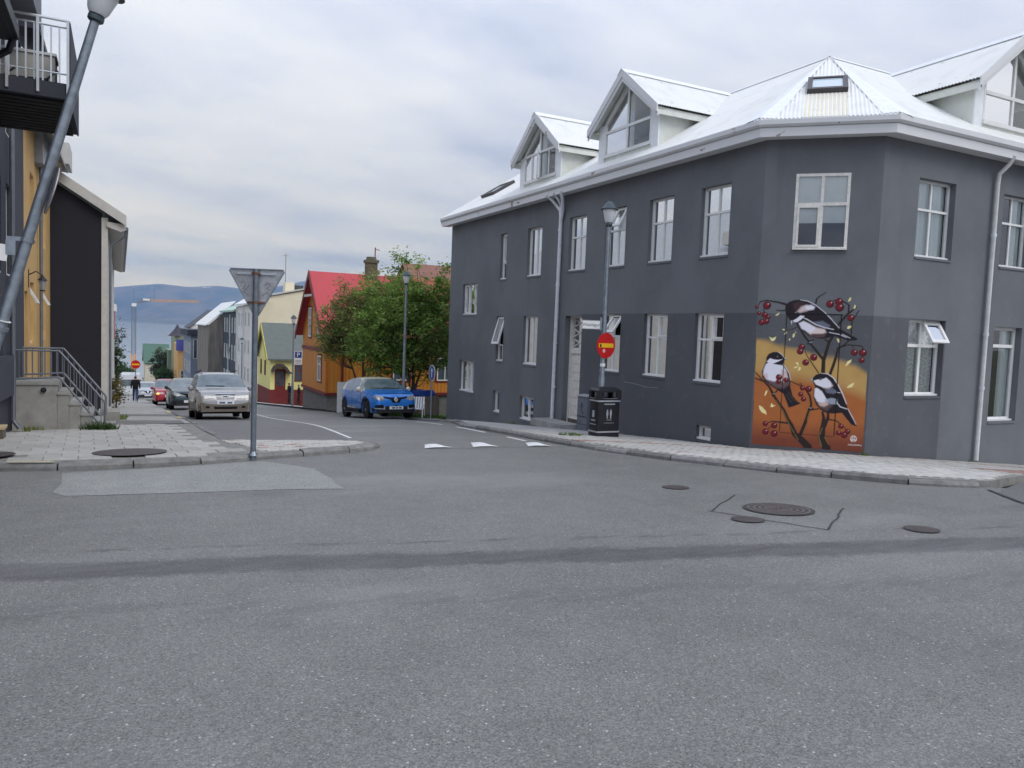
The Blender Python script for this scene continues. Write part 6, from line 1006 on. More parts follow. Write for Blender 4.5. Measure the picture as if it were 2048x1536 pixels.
tag(sheet('lawn', [(9.95, 28.6), (11.45, 28.6), (19, 28.6), (19, 37.9), (10.1, 37.9), (9.9, 33)], PH + .02, GRASS_B, res=1.), 'rough lawn between the grey house and the orange house', kind='structure')
o = tuft('grass', '', [(10.5 + random.uniform(-.4, 1.2), 28.9 + random.uniform(0, 2.5), .45) for _ in range(26)], .26, (84, 112, 48), 260, w=.012); tag(o, 'long green grass at the end of the grey house', 'grass', kind='stuff')
# plank fence, chair, bicycle, tarpaulin
t = thing('plank_fence', 'weathered grey plank fence behind the white chair', 'fence', (11.2, 30.6, RZ(11, 30.6))); zf = RZ(11, 30.6) + .1; WG = pm('weathered_plank', (128, 116, 104), .9, var=.2, scale=6, stretch=(4, 4, .5))
for k in range(9): mb = MB(); x = 10.72 + k * .16; mb.box(x, x + .145, 30.6, 30.63, zf, zf + .95 + .02 * math.sin(k * 2.1)); mb.build('plank', WG, t)
t = thing('tarpaulin', 'blue tarpaulin over a stack behind the plank fence', 'tarpaulin', (11.4, 31.3, zf)); mb = MB(); n_ = 10
for i in range(n_):
    for j in range(n_):
        def tp_(i, j): u, v = i / n_, j / n_; return (10.75 + u * 1.35, 30.9 + v * .8, zf + .85 + .32 * math.sin(math.pi * v) ** .6 + .05 * math.sin(u * 9) * math.sin(v * 7) - (.35 if v in (0, 1) else 0))
        mb.face([tp_(i, j), tp_(i + 1, j), tp_(i + 1, j + 1), tp_(i, j + 1)])
mb.build('cloth', pm('blue_tarp', (20, 62, 150), .5, var=.15), t, smooth=True); mb = MB(); mb.box(10.85, 12.0, 31.0, 31.6, zf, zf + .84); mb.build('stack', WG, t)
t = thing('garden_chair', 'white slatted garden chair on the grass by the grey house', 'chair', (10.55, 28.95, RZ(10.5, 28.9) + PH), R_(-30), world=False)
def loc(name, mb, mat, par=t): return mb.build(name, mat, par)
for k in range(5): mb = MB(); mb.box(-.24 + k * .1, -.16 + k * .1, -.24, .22, .40, .43); loc('seat_slat', mb, SIGN_WHITE)
for k in range(5): mb = MB(); mb.bar((-.2 + k * .1, .22, .42), (-.2 + k * .1, .36, .86), .07, .02, (0, 1, 0)); loc('back_slat', mb, SIGN_WHITE)
for sx_ in (-.25, .25):
    for a, bq in (((sx_, -.24, 0), (sx_, -.18, .62)), ((sx_, .3, 0), (sx_, .2, .62))): mb = MB(); mb.bar(a, bq, .04, .04); loc('leg', mb, SIGN_WHITE)
    mb = MB(); mb.bar((sx_, -.22, .62), (sx_, .28, .62), .05, .03); loc('arm_rest', mb, SIGN_WHITE)
t = thing('bicycle', 'old bicycle leaning in the yard beside the tree trunks', 'bicycle', (10.15, 30.2, RZ(10.1, 30.2) + PH), R_(70), world=False)
for y_, nm in ((-.52, 'wheel'), (.52, 'wheel')): mb = MB(); mb.tube([(.0, y_ + .33 * math.cos(a), .34 + .33 * math.sin(a)) for a in np.linspace(0, 2 * math.pi, 25)], .018, 6, cap=False); w_ = mb.build(nm, INK, t); mb = MB(); [mb.tube([(0, y_, .34), (0, y_ + .32 * math.cos(a), .34 + .32 * math.sin(a))], .003, 4) for a in np.linspace(0, 2 * math.pi, 13)[:-1]]; mb.build('spokes', RAIL, w_)
mb = MB(); [mb.tube(p_, .016, 6) for p_ in ([(0, -.52, .34), (0, -.1, .3), (0, -.22, .8)], [(0, -.52, .34), (0, -.2, .75)], [(0, -.1, .3), (0, .38, .78)], [(0, -.2, .74), (0, .38, .78)], [(0, .52, .34), (0, .36, .9)])]; mb.build('frame', OFFW, t); mb = MB(); mb.obox((0, -.24, .84), (.07, 0, 0), (0, .12, 0), (0, 0, .025)); mb.build('saddle', INK, t); mb = MB(); mb.tube([(-.26, .3, 1.0), (-.2, .36, .98), (0, .36, .95), (.2, .36, .98), (.26, .3, 1.0)], .014, 6); mb.build('handlebar', OFFW, t)
# brown-roofed house behind the trees
t = thing('timber_house', 'brown roofed house glimpsed behind the trees above the grey house end', 'house', (24, 54, -4)); gable_house(t, 18.5, 30, 50, 58, -5, 3.4, 6.2, 'x', pm('brown_white_render', (214, 214, 210), .8), pm('brown_roof', (132, 92, 78), .7, var=.1))
# yellow cottage with green roof
LEM = pm('lemon_render', (232, 226, 150), .8, var=.05, scale=2); GRN = pm('green_roof', (98, 106, 100), .6, var=.08, scale=2, bump=.15, bscale=10); t = thing('cottage', 'lemon yellow cottage with grey-green roof and dark red windows', 'house', (14, 65, RZ(11, 65))); gable_house(t, 10.4, 19, 62, 68, -3.6, -1.0, 1.5, 'x', LEM, GRN, .35, .3); mb = MB(); mb.box(10.36, 19, 61.96, 68, -6, -3.6); mb.build('plinth', pm('red_plinth', (118, 44, 42), .7, var=.1), t)
FY1 = Fr((0, 62, 0), (1, 0, 0), (0, -1, 0)); FY2 = Fr((10.4, 0, 0), (0, -1, 0), (-1, 0, 0)); winbox(t, FY1, 12.25, 13.15, -2.95, -1.5, DRED, (.5,), (.6,)); winbox(t, FY2, -64.6, -64.1, -2.6, -1.4, DRED, (), ()); winbox(t, FY2, -66.6, -66.1, -2.6, -1.4, DRED, (), ())
mb = MB(); FY1.box(mb, 10.75, 11.55, -4.1, -2.0, .0, .06); dr = mb.build('door', DRED, t); mb = MB(); FY1.box(mb, 10.87, 11.13, -3.3, -2.15, .06, .07); FY1.box(mb, 11.17, 11.43, -3.3, -2.15, .06, .07); mb.build('door_pane', pm('far_window_glass', (0, 0, 0)), dr)
mb = MB(); P_ = [(10.45, -2.05), (10.6, -1.75), (10.9, -1.55), (11.25, -1.55), (11.55, -1.8), (11.8, -2.15), (11.95, -2.2), (11.95, -2.32), (11.6, -2.28), (11.3, -1.8), (10.9, -1.75), (10.62, -2.1), (10.45, -2.2)]; mb.prism([FY1.p(u, v, .0) for u, v in P_], FY1.n * .7); mb.build('door_hood', pm('dark_hood', (74, 62, 58), .7), t)
for y, k in ((62, 1), (68, -1)): mb = MB(); s = 2.5 / 3; a, bb = Vector((10.06, y - k * .36, -1.0 - s * .36)), Vector((10.06, 65, 1.5)); mb.prism([a + Vector((0, 0, .14)), bb + Vector((0, 0, .14)), bb - Vector((0, 0, .35)), a - Vector((0, 0, .3))], (.06, 0, 0)); mb.build('barge_board', pm('olive_yellow', (190, 178, 92), .7), t)
# cream block
CRM = pm('cream_render', (226, 216, 190), .8, var=.05, scale=1.2); t = thing('apartment_block', 'large plain cream gable rising behind the yellow cottage', 'building', (15, 78, RZ(11, 78))); mb = MB(); F_ = [(10.9, -7), (22, -7), (22, 2.2), (17.0, 5.0), (15.4, 4.75), (12.05, 3.98), (10.9, 2.6)]; mb.prism([(x, 74, z) for x, z in F_], (0, 12, 0)); mb.build('wall', CRM, t)
mb = MB(); R2 = [(10.7, 2.5), (12.0, 4.06), (15.4, 4.84), (17.0, 5.1), (22.2, 2.2), (22.2, 2.32), (17.0, 5.26), (15.4, 4.98), (11.95, 4.2), (10.6, 2.6)]; mb.prism([(x, 73.8, z) for x, z in R2], (0, 12.4, 0)); mb.build('roof', pm('pale_roof_edge', (200, 196, 184), .6), t); mb = MB(); mb.box(14.0, 14.85, 76, 77, 4, 5.55); mb.build('chimney', CRM, t); mb = MB(); mb.box(15.0, 15.9, 77, 78, 4, 5.35); mb.build('chimney', pm('dark_chimney', (70, 72, 76), .8), t); mb = MB(); mb.tube([(14.1, 76.5, 5.5), (14.1, 76.5, 8.3)], .03, 5); mb.bar((13.8, 76.5, 8.1), (14.4, 76.5, 8.1), .03, .03); mb.build('aerial', RAIL, t)
# white, slate and concrete houses along the street
FW = Fr((10.6, 0, 0), (0, -1, 0), (-1, 0, 0)); t = thing('town_house', 'white plastered street house with long pale downpipes beyond the yellow cottage', 'house', (14, 78, RZ(10.6, 78))); WHT = pm('white_render', (222, 220, 214), .8, var=.06, scale=1.5)
mb = MB(); mb.box(10.6, 10.85, 73.0, 83.4, -8, 3.2); mb.box(10.9, 18, 83.2, 83.4, -8, 3.2); mb.build('wall', WHT, t); mb = MB(); mb.prism([(10.3, 72.3, 3.2), (10.3, 83.5, 3.2), (11.6, 83.5, 4.0), (11.6, 72.3, 4.0)], (0, 0, .15)); mb.build('roof', SIGN_WHITE, t)
for y in (74.6, 76.8, 79, 81.2):
    for z in (-4.0, -1.4, 1.2): winbox(t, FW, -y - .8, -y, z, z + 1.35)
for y in (73.2, 78.2, 83.0): mb = MB(); mb.tube([(10.5, y, 3.1), (10.5, y, -5.2)], .06, 6); mb.build('downpipe', WPIPE, t)
t = thing('town_house', 'dark slate-coloured house with pale window strips and a light green eave', 'house', (14, 90, RZ(10.6, 90))); SLT = pm('slate_cladding', (62, 72, 80), .7, var=.08, scale=2); mb = MB(); mb.box(10.6, 18, 83.6, 95.5, -9, 2.6); mb.build('wall', SLT, t); mb = MB(); mb.prism([(10.2, 83.5, 2.6), (10.2, 95.7, 2.6), (14, 95.7, 4.3), (14, 83.5, 4.3)], (0, 0, .18)); mb.build('roof', pm('mint_roof', (176, 202, 186), .6), t)
for y in (84.4, 86.6, 88.8, 91, 93.2):
    for z in (-5.4, -2.5, .4): winbox(t, FW, -y - .75, -y, z, z + 1.6)
mb = MB(); mb.tube([(10.5, 88.3, 2.4), (10.5, 88.3, -1.2), (10.5, 89.6, -1.9), (10.5, 89.6, -7)], .07, 6); mb.build('downpipe', WPIPE, t)
t = thing('warehouse', 'weathered grey concrete building with a white sloping roof down the street', 'building', (13, 102, RZ(9, 102))); CG2 = pm('stained_concrete', (138, 132, 124), .9, var=.28, scale=1.1, stretch=(2, 2, .35)); mb = MB(); mb.box(9.05, 16, 96.2, 110, -10, 1.05); mb.build('wall', CG2, t); mb = MB(); mb.prism([(8.75, 96.0, 1.0), (8.75, 110.2, 1.0), (12, 110.2, 3.9), (12, 96.0, 3.9)], (0, 0, .12)); mb.build('roof', SIGN_WHITE, t); mb = MB(); mb.face([(9.05, 96.19, 1.05), (16, 96.19, 1.05), (12, 96.19, 3.8)]); mb.build('gable', CG2, t)
t = thing('office_building', 'blue-grey building with flat dark roof slab and glazed balcony', 'building', (11, 118, RZ(9, 118))); BG = pm('blue_grey_cladding', (128, 140, 156), .6, var=.1, scale=1.); mb = MB(); mb.box(8.4, 16, 112, 126, -11, -.4); mb.build('wall', BG, t); mb = MB(); mb.box(7.9, 16.2, 111.6, 126.4, -.5, .3); mb.build('roof', pm('dark_slab', (44, 50, 60), .6), t); FF1 = Fr((0, 112, 0), (1, 0, 0), (0, -1, 0)); FF2 = Fr((8.4, 0, 0), (0, -1, 0), (-1, 0, 0))
winbox(t, FF1, 8.7, 9.2, -3.6, -1.0, WFR, (), ()); mb = MB(); mb.box(9.4, 11, 111, 112, -5.6, -5.2); mb.build('balcony', DARKM, t); winbox(t, FF1, 9.5, 10.6, -4.9, -1.7, DARKM, (.33, .66), ())
for y in (113, 116, 119, 122):
    for z in (-8, -5.6, -3): winbox(t, FF2, -y - 1.4, -y, z, z + 1.5)
t = thing('gabled_house', 'dark grey gable standing behind the flat dark roof slab', 'house', (14, 132, -9)); gable_house(t, 9.6, 16, 128, 138, -14, .6, 3.2, 'y', WHT, pm('dark_grey_roof', (74, 76, 84), .7))
t = thing('shop_building', 'narrow yellow-orange shop front with a violet-blue sign down the street', 'building', (10, 137, RZ(9, 137))); mb = MB(); mb.box(8.2, 14, 135, 146, -14, -2.4); mb.build('wall', pm('apricot_render', (222, 176, 116), .8, var=.06), t); mb = MB(); mb.box(7.9, 9.9, 134.6, 134.9, -3.4, -1.6); mb.build('sign_board', pm('violet_blue', (84, 88, 160), .6), t); FS_ = Fr((0, 135, 0), (1, 0, 0), (0, -1, 0)); winbox(t, FS_, 8.6, 9.4, -8.8, -6.6)
t = thing('turret_house', 'greenish house with a pointed turret roof near the shore', 'house', (9, 152, RZ(9, 152))); mb = MB(); mb.box(7.6, 14, 152, 162, -16, -4.0); mb.box(8.1, 10.0, 150, 152.0, -16, -1.4); mb.build('wall', pm('sage_render', (128, 140, 118), .8, var=.1), t); mb = MB(); mb.lathe([(1.6, 0), (1.15, .45), (.5, 1.25), (.0, 2.2)], (9.05, 151, -1.4), 4); o = mb.build('turret_roof', pm('turret_slate', (74, 70, 80), .7), t)
t = thing('gabled_house', 'cream house with green gable roof far down the street', 'house', (6, 172, RZ(5, 172))); gable_house(t, 4.3, 8.6, 170, 180, -17, -7.2, -3.7, 'x', pm('far_cream', (216, 208, 190), .8), pm('far_green_roof', (78, 108, 92), .7, var=.06)); FZ = Fr((0, 170, 0), (1, 0, 0), (0, -1, 0)); winbox(t, FZ, 5.2, 6.0, -9.6, -8.0); winbox(t, FZ, 6.9, 7.7, -9.6, -8.0)
for k, (x, y, w_, h_, c, lab) in enumerate(((12, 190, 9, 9, (196, 196, 190), 'pale grey block behind the turret near the shore'), (-9, 110, 7, 10, (180, 176, 168), 'pale house beyond the red-orange block on the left'), (18, 232, 14, 10, (170, 172, 176), 'low grey harbour shed near the water'), (-6, 205, 7, 8, (190, 150, 110), 'tan harbour building left of the crane'))):
    t = thing('town_house', lab, 'building', (x, y, RZ(min(x, 11), y))); zb = RZ(min(x, 11), y); gable_house(t, x - w_ / 2, x + w_ / 2, y, y + 9, zb - 2, zb + h_ * .6, zb + h_ * .85, 'x', pm('far_wall_%d' % k, c, .8), pm('far_roof_%d' % (k % 2), ((110, 112, 116), (140, 90, 80))[k % 2], .7)); fz = Fr((0, y, 0), (1, 0, 0), (0, -1, 0)); [winbox(t, fz, x - w_ / 2 + 1 + 2 * q, x - w_ / 2 + 2 + 2 * q, zb + 1.4, zb + 3) for q in range(3)]
# ------------------------------------------------------------------ cars
TYRE = pm('tyre_rubber', (26, 26, 28), .85, var=.15, scale=20); ALLOY = pm('alloy_wheel', (170, 172, 176), .4, .3, var=.12, scale=8); CARGLASS = pm('car_glass', (98, 112, 118), .05, var=.25, scale=2.5, spec=.9); CLAD = pm('black_cladding_plastic', (28, 29, 31), .6, var=.1); LENS = pm('headlight_lens', (150, 152, 150), .12, .1, var=.3, scale=16, spec=.9); CHROME = pm('chrome', (196, 198, 202), .25, .5, var=.05); PLATE = pm('number_plate', (222, 224, 226), .4, var=.05); PLINK = pm('plate_ink', (92, 100, 124), .5, var=0); AMBER = pm('amber_lamp', (255, 176, 60), .3, var=0, emit=((255, 170, 60), 2.5)); UNDER = pm('underbody', (16, 16, 17), .9, var=.1)  # car glass base colour is lightened to stand in for reflected sky
def paint(name, c, **k): return pm(name, c, .28, .25, var=.03, scale=2, spec=.5, coat=.7, **k)
def interp(tab, x): return float(np.interp(x, [a for a, _ in tab], [b for _, b in tab]))
def car(name, label, loc, rotz, S, mat, roofmat=None, group=None, detail=True):
    """lofted body: S holds side profile 'top', belt line, plan half-width, wheel positions; car front at local y=0, length along +y"""
    t = thing(name, label, 'car', loc, rotz, group, world=False); L = S['L']; ar = S['wr'] + .055; st = sorted(set(np.round(np.concatenate([np.linspace(0, L, 70), [a for a, _ in S['top']], [S['wf'] - ar, S['wf'] + ar, S['wb'] - ar, S['wb'] + ar], np.linspace(0, .3, 8), np.linspace(L - .25, L, 6)]), 3)))
    rings = []
    for y in st:
        T = interp(S['top'], y); hw = interp(S['plan'], y); B = min(interp(S['belt'], y), T - .005); zb = interp(S['sill'], y)
        for wy in (S['wf'], S['wb']):
            d = abs(y - wy)
            if d < ar: zb = max(zb, S['wr'] + math.sqrt(ar * ar - d * d))
        zb = min(zb, B - .06); k = min(1, max(0, (T - B) / .4)); hr = hw * .955 - (T - B) * S.get('tumble', .36); Ts = B + (T - B) * (1 - .12 * k) if k > .05 else B + (T - B) * .5
        pts = [(hw * .55, zb + .0), (hw * .95, zb), (hw * .995, zb + (B - zb) * .12), (hw, zb + (B - zb) * .42), (hw * .985, zb + (B - zb) * .75), (hw * .955, B), (hw * .955 + (hr - hw * .955) * .5, (B + Ts) / 2 + .01 * k), (hr, Ts), (hr * .86, T - .03 * (T - Ts) - .012 * k), (hr * .45, T), (0, T + .004)]
        rings.append(pts)
    n = len(rings[0]); verts = []; idx = {}
    for i, r in enumerate(rings):
        for s in (1, -1):
            for j, (x, z) in enumerate(r): idx[(i, j, s)] = len(verts); verts.append((s * x, st[i], z))
    groups = {'body': [], 'windscreen': [], 'side_window': [], 'rear_window': [], 'roof': [], 'under': []}; g0, g1 = S['glass']; w0, w1 = S['screen']; r0, r1 = S['rear']
    for i in range(len(st) - 1):
        ym = (st[i] + st[i + 1]) / 2; T = interp(S['top'], ym); B = interp(S['belt'], ym)
        for s in (1, -1):
            for j in range(n - 1):
                q = [idx[(i, j, s)], idx[(i, j + 1, s)], idx[(i + 1, j + 1, s)], idx[(i + 1, j, s)]]; q = q if s < 0 else q[::-1]; key = 'body'
                if j == 0: key = 'under'
                elif j in (5, 6) and g0 < ym < g1 and T - B > .16 and not any(abs(ym - p) < .035 for p in S['pillars']): key = 'side_window'
                elif j >= 8 and w0 < ym < w1 or (j == 7 and w0 < ym < w1): key = 'windscreen'
                elif j >= 8 and r0 < ym < r1: key = 'rear_window'
                elif roofmat and (j >= 7 and w1 <= ym <= r0 + .05 or (j in (5, 6, 7) and (w0 < ym < w1 or ym >= g1 - .1) and T - B > .1)): key = 'roof'
                groups[key].append(q)
    for i in (0, len(st) - 1):
        for s in (1, -1):
            q = [idx[(i, j, s)] for j in range(n)]; groups['body'].append(q if (s > 0) == (i == 0) else q[::-1])
    bvh = BVHTree.FromPolygons([Vector(v) for v in verts], [f for k in ('body', 'windscreen', 'roof') for f in groups[k]])
    def mk(nm, faces, m, sm=True):
        if not faces: return
        us = sorted({i for f in faces for i in f}); rm_ = {v: k for k, v in enumerate(us)}; me = bpy.data.meshes.new(nm); me.from_pydata([verts[i] for i in us], [], [[rm_[i] for i in f] for f in faces]); me.materials.append(m)
        bm = bmesh.new(); bm.from_mesh(me); bmesh.ops.remove_doubles(bm, verts=bm.verts, dist=1e-4); bmesh.ops.recalc_face_normals(bm, faces=bm.faces) if nm == 'body' else None; bm.to_mesh(me); bm.free()
        if sm: me.polygons.foreach_set('use_smooth', [True] * len(me.polygons)); me.set_sharp_from_angle(angle=R_(32))
        return link(nm, me, t)
    body = mk('body', groups['body'], mat); mk('windscreen', groups['windscreen'], CARGLASS); mk('rear_window', groups['rear_window'], CARGLASS)
    for s in (1, -1): mk('side_window', [f for f in groups['side_window'] if verts[f[0]][0] * s > 0], CARGLASS)
    mk('roof', groups['roof'], roofmat or mat); mb = MB(); mb.box(-S['plan'][2][1] * .8, S['plan'][2][1] * .8, .12, L - .12, .2, .34); mb.build('underbody', UNDER, t)
    def patch(nm, poly, m, par=None, axis='f', off=.006, res=.05, rear=False):
        """a piece following the body surface: poly in front view (x, z) or side view (y, z)"""
        mb = MB(); key = {}; xs = [p[0] for p in poly]; zs = [p[1] for p in poly]
        def vid(p):
            k = (round(p[0], 4), round(p[1], 4))
            if k not in key:
                if axis == 'f': o, d = Vector((p[0], -1, p[1])), Vector((0, 1, 0))
                elif axis == 'r': o, d = Vector((p[0], L + 1, p[1])), Vector((0, -1, 0))
                elif axis == 'sl': o, d = Vector((-2, p[0], p[1])), Vector((1, 0, 0))
                elif axis == 'top': o, d = Vector((p[0], p[1], 3)), Vector((0, 0, -1))
                else: o, d = Vector((2, p[0], p[1])), Vector((-1, 0, 0))
                h = bvh.ray_cast(o, d); c = (h[0] if h[0] is not None else o + d) - d * off; key[k] = len(mb.v); mb.v.append(tuple(c))
            return key[k]
        x = math.floor(min(xs) / res) * res
        while x < max(xs):
            z = math.floor(min(zs) / res) * res
            while z < max(zs):
                c = clip_poly(poly, x, x + res, z, z + res)
                if c:
                    ids = []
                    for p in c:
                        i = vid(p)
                        if i not in ids: ids.append(i)
                    if len(ids) > 2: mb.f.append(tuple(ids)); mb.m.append(0)
                z += res
            x += res
        return mb.build(nm, m, par or t, smooth=True) if mb.f else None
    # wheels
    for wy in (S['wf'], S['wb']):
        for s in (-1, 1):
            xo = s * (S['plan'][3][1] - .015); ax = Vector((s, 0, 0)); c = Vector((xo - s * .21, wy, S['wr'])); w_ = thing_local('wheel', t); r = S['wr']
            mb = MB(); mb.lathe([(r * .64, 0), (r * .95, .0), (r, .03), (r, .18), (r * .95, .205), (r * .66, .21)], c, 26, ax); mb.build('tyre', TYRE, w_, smooth=True); mb = MB(); mb.lathe([(r * .66, .19), (r * .63, .205), (r * .58, .18), (r * .56, .1)], c, 26, ax)
            for k in range(5):
                a = 2 * math.pi * k / 5 + .3; d = Vector((0, math.cos(a), math.sin(a))); sd_ = Vector((0, -math.sin(a), math.cos(a))); mb.obox(c + ax * .19 + d * r * .32, d * r * .32, sd_ * r * .13, ax * .016)
            mb.lathe([(r * .16, .19), (r * .14, .21), (0, .212)], c, 12, ax); mb.build('rim', ALLOY, w_, smooth=False); mb = MB(); mb.lathe([(r * .62, .10), (.0, .10)], c, 18, ax); mb.build('brake_shade', UNDER, w_)
    # mirrors
    for s in (-1, 1):
        my = S['mirror']; x = s * (interp(S['plan'], my) * .96); z = interp(S['belt'], my) + .07; mb = MB(); mb.obox((x + s * .02, my, z - .05), (.05, 0, 0), (0, .03, 0), (0, 0, .03)); P_ = Vector((x + s * .12, my - .01, z)); mb.lathe([(.0, -.07), (.05, -.065), (.085, -.03), (.09, .02), (.07, .05), (.0, .055)], P_, 12, (0, 1, 0)); o = mb.build('mirror', roofmat or mat, t, smooth=True)
    for nm, poly, m, kw in S.get('patches', []):
        kw = dict(kw); par = None; mir = kw.pop('mirror', False)
        patch(nm, poly, m, **kw)
        if mir: patch(nm, [(-a, b) for a, b in poly][::-1], m, **kw)
    return t, patch, body
def thing_local(name, parent):
    o = bpy.data.objects.new(name, None); COL.objects.link(o); o.parent = parent; return o
def grow(poly, k):
    cx = sum(p[0] for p in poly) / len(poly); cz = sum(p[1] for p in poly) / len(poly); return [(cx + (a - cx) * k, cz + (b - cz) * k) for a, b in poly]
W1 = dict(L=4.45, wr=.325, wf=.86, wb=3.38, top=[(0, .58), (.03, .70), (.08, .80), (.2, .90), (.55, .97), (1.12, 1.04), (1.2, 1.08), (1.85, 1.52), (2.1, 1.585), (2.8, 1.62), (3.6, 1.60), (4.1, 1.55), (4.25, 1.2), (4.40, .98), (4.45, .70)], belt=[(0, .7), (1.1, .96), (4.4, 1.02)], plan=[(0, .72), (.08, .80), (.35, .855), (1.0, .868), (3.6, .868), (4.25, .82), (4.45, .74)], sill=[(0, .30), (.1, .25), (4.3, .27), (4.45, .36)], glass=(1.35, 4.05), screen=(1.17, 1.87), rear=(4.06, 4.3), pillars=(1.9, 2.55, 3.4), mirror=1.42, tumble=.27)
W1['patches'] = [('headlight', [(.36, .70), (.38, .785), (.70, .80), (.76, .74), (.62, .675)], LENS, dict(mirror=True, off=.012)), ('grille', [(-.27, .66), (.27, .66), (.30, .84), (-.30, .84)], CLAD, dict(off=.010)), ('grille_frame', [(-.31, .625), (.31, .625), (.33, .66), (-.33, .66)], CHROME, dict(off=.016)), ('grille_frame', [(-.33, .84), (.33, .84), (.32, .865), (-.32, .865)], CHROME, dict(off=.016)), ('grille_bar', [(-.28, .70), (.28, .70), (.28, .715), (-.28, .715)], CHROME, dict(off=.018)), ('grille_bar', [(-.285, .745), (.285, .745), (.285, .76), (-.285, .76)], CHROME, dict(off=.018)), ('grille_bar', [(-.29, .79), (.29, .79), (.29, .805), (-.29, .805)], CHROME, dict(off=.018)), ('badge', [(-.07, .735), (.07, .735), (.07, .785), (-.07, .785)], PLINK, dict(off=.024)), ('bumper_skirt', [(-.86, .26), (.86, .26), (.86, .56), (.35, .50), (-.35, .50), (-.86, .56)], pm('bronze_bumper', (112, 104, 94), .4, .2), dict(off=.005)), ('side_skirt', [(1.3, .26), (3.0, .26), (3.0, .52), (1.3, .52)], pm('bronze_bumper', (112, 104, 94), .4, .2), dict(axis='sl', off=.005)), ('lower_intake', [(-.34, .345), (.34, .345), (.37, .43), (-.37, .43)], UNDER, dict(off=.008)), ('fog_recess', [(.48, .38), (.62, .38), (.60, .45), (.50, .45)], UNDER, dict(off=.008, mirror=True)), ('number_plate', [(-.26, .50), (.26, .50), (.26, .61), (-.26, .61)], PLATE, dict(off=.022)), ('plate_mark', [(-.2, .525), (-.02, .525), (-.02, .585), (-.2, .585)], PLINK, dict(off=.026)), ('plate_mark', [(.05, .525), (.2, .525), (.2, .585), (.05, .585)], PLINK, dict(off=.026)), ('wiper', [(-.5, 1.11), (.1, 1.10), (.1, 1.12), (-.5, 1.13)], UNDER, dict(off=.02)), ('door_seam', [(1.62, .35), (1.635, .35), (1.635, .98), (1.62, .98)], UNDER, dict(axis='sl', off=.003)), ('door_seam', [(2.62, .35), (2.635, .35), (2.635, .98), (2.62, .98)], UNDER, dict(axis='sl', off=.003)), ('door_handle', [(2.42, .86), (2.58, .86), (2.58, .885), (2.42, .885)], CHROME, dict(axis='sl', off=.02)), ('side_moulding', [(1.3, .52), (3.0, .52), (3.0, .58), (1.3, .58)], pm('champagne', (140, 132, 120), .4, .3), dict(axis='sl', off=.012))]
CH = paint('champagne_silver', (152, 152, 152), rnd=0)
def cz(x, y): return RZ(x, y) + .006
def pitch_car(t, x, y, L):
    """set the car down on the sloping street"""
    z0, z1 = RZ(x, y + .8), RZ(x, y + L - .9); a = math.atan2(z1 - z0, L - 1.7); t.rotation_euler = (a, 0, t.rotation_euler.z); t.location = (x, y, z0 - (.8) * math.tan(a) + .008)
t, pt, _ = car('parked_car', 'silver-beige estate car parked facing the crossing behind the yield sign', (3.05, 26.4, 0), 0, W1, CH); pitch_car(t, 3.05, 26.4, 4.45)
for s in (-1, 1): mb = MB(); mb.tube([(s * .58, 2.1, 1.655), (s * .58, 3.9, 1.63)], .024, 6); mb.build('roof_rail', CLAD, t)
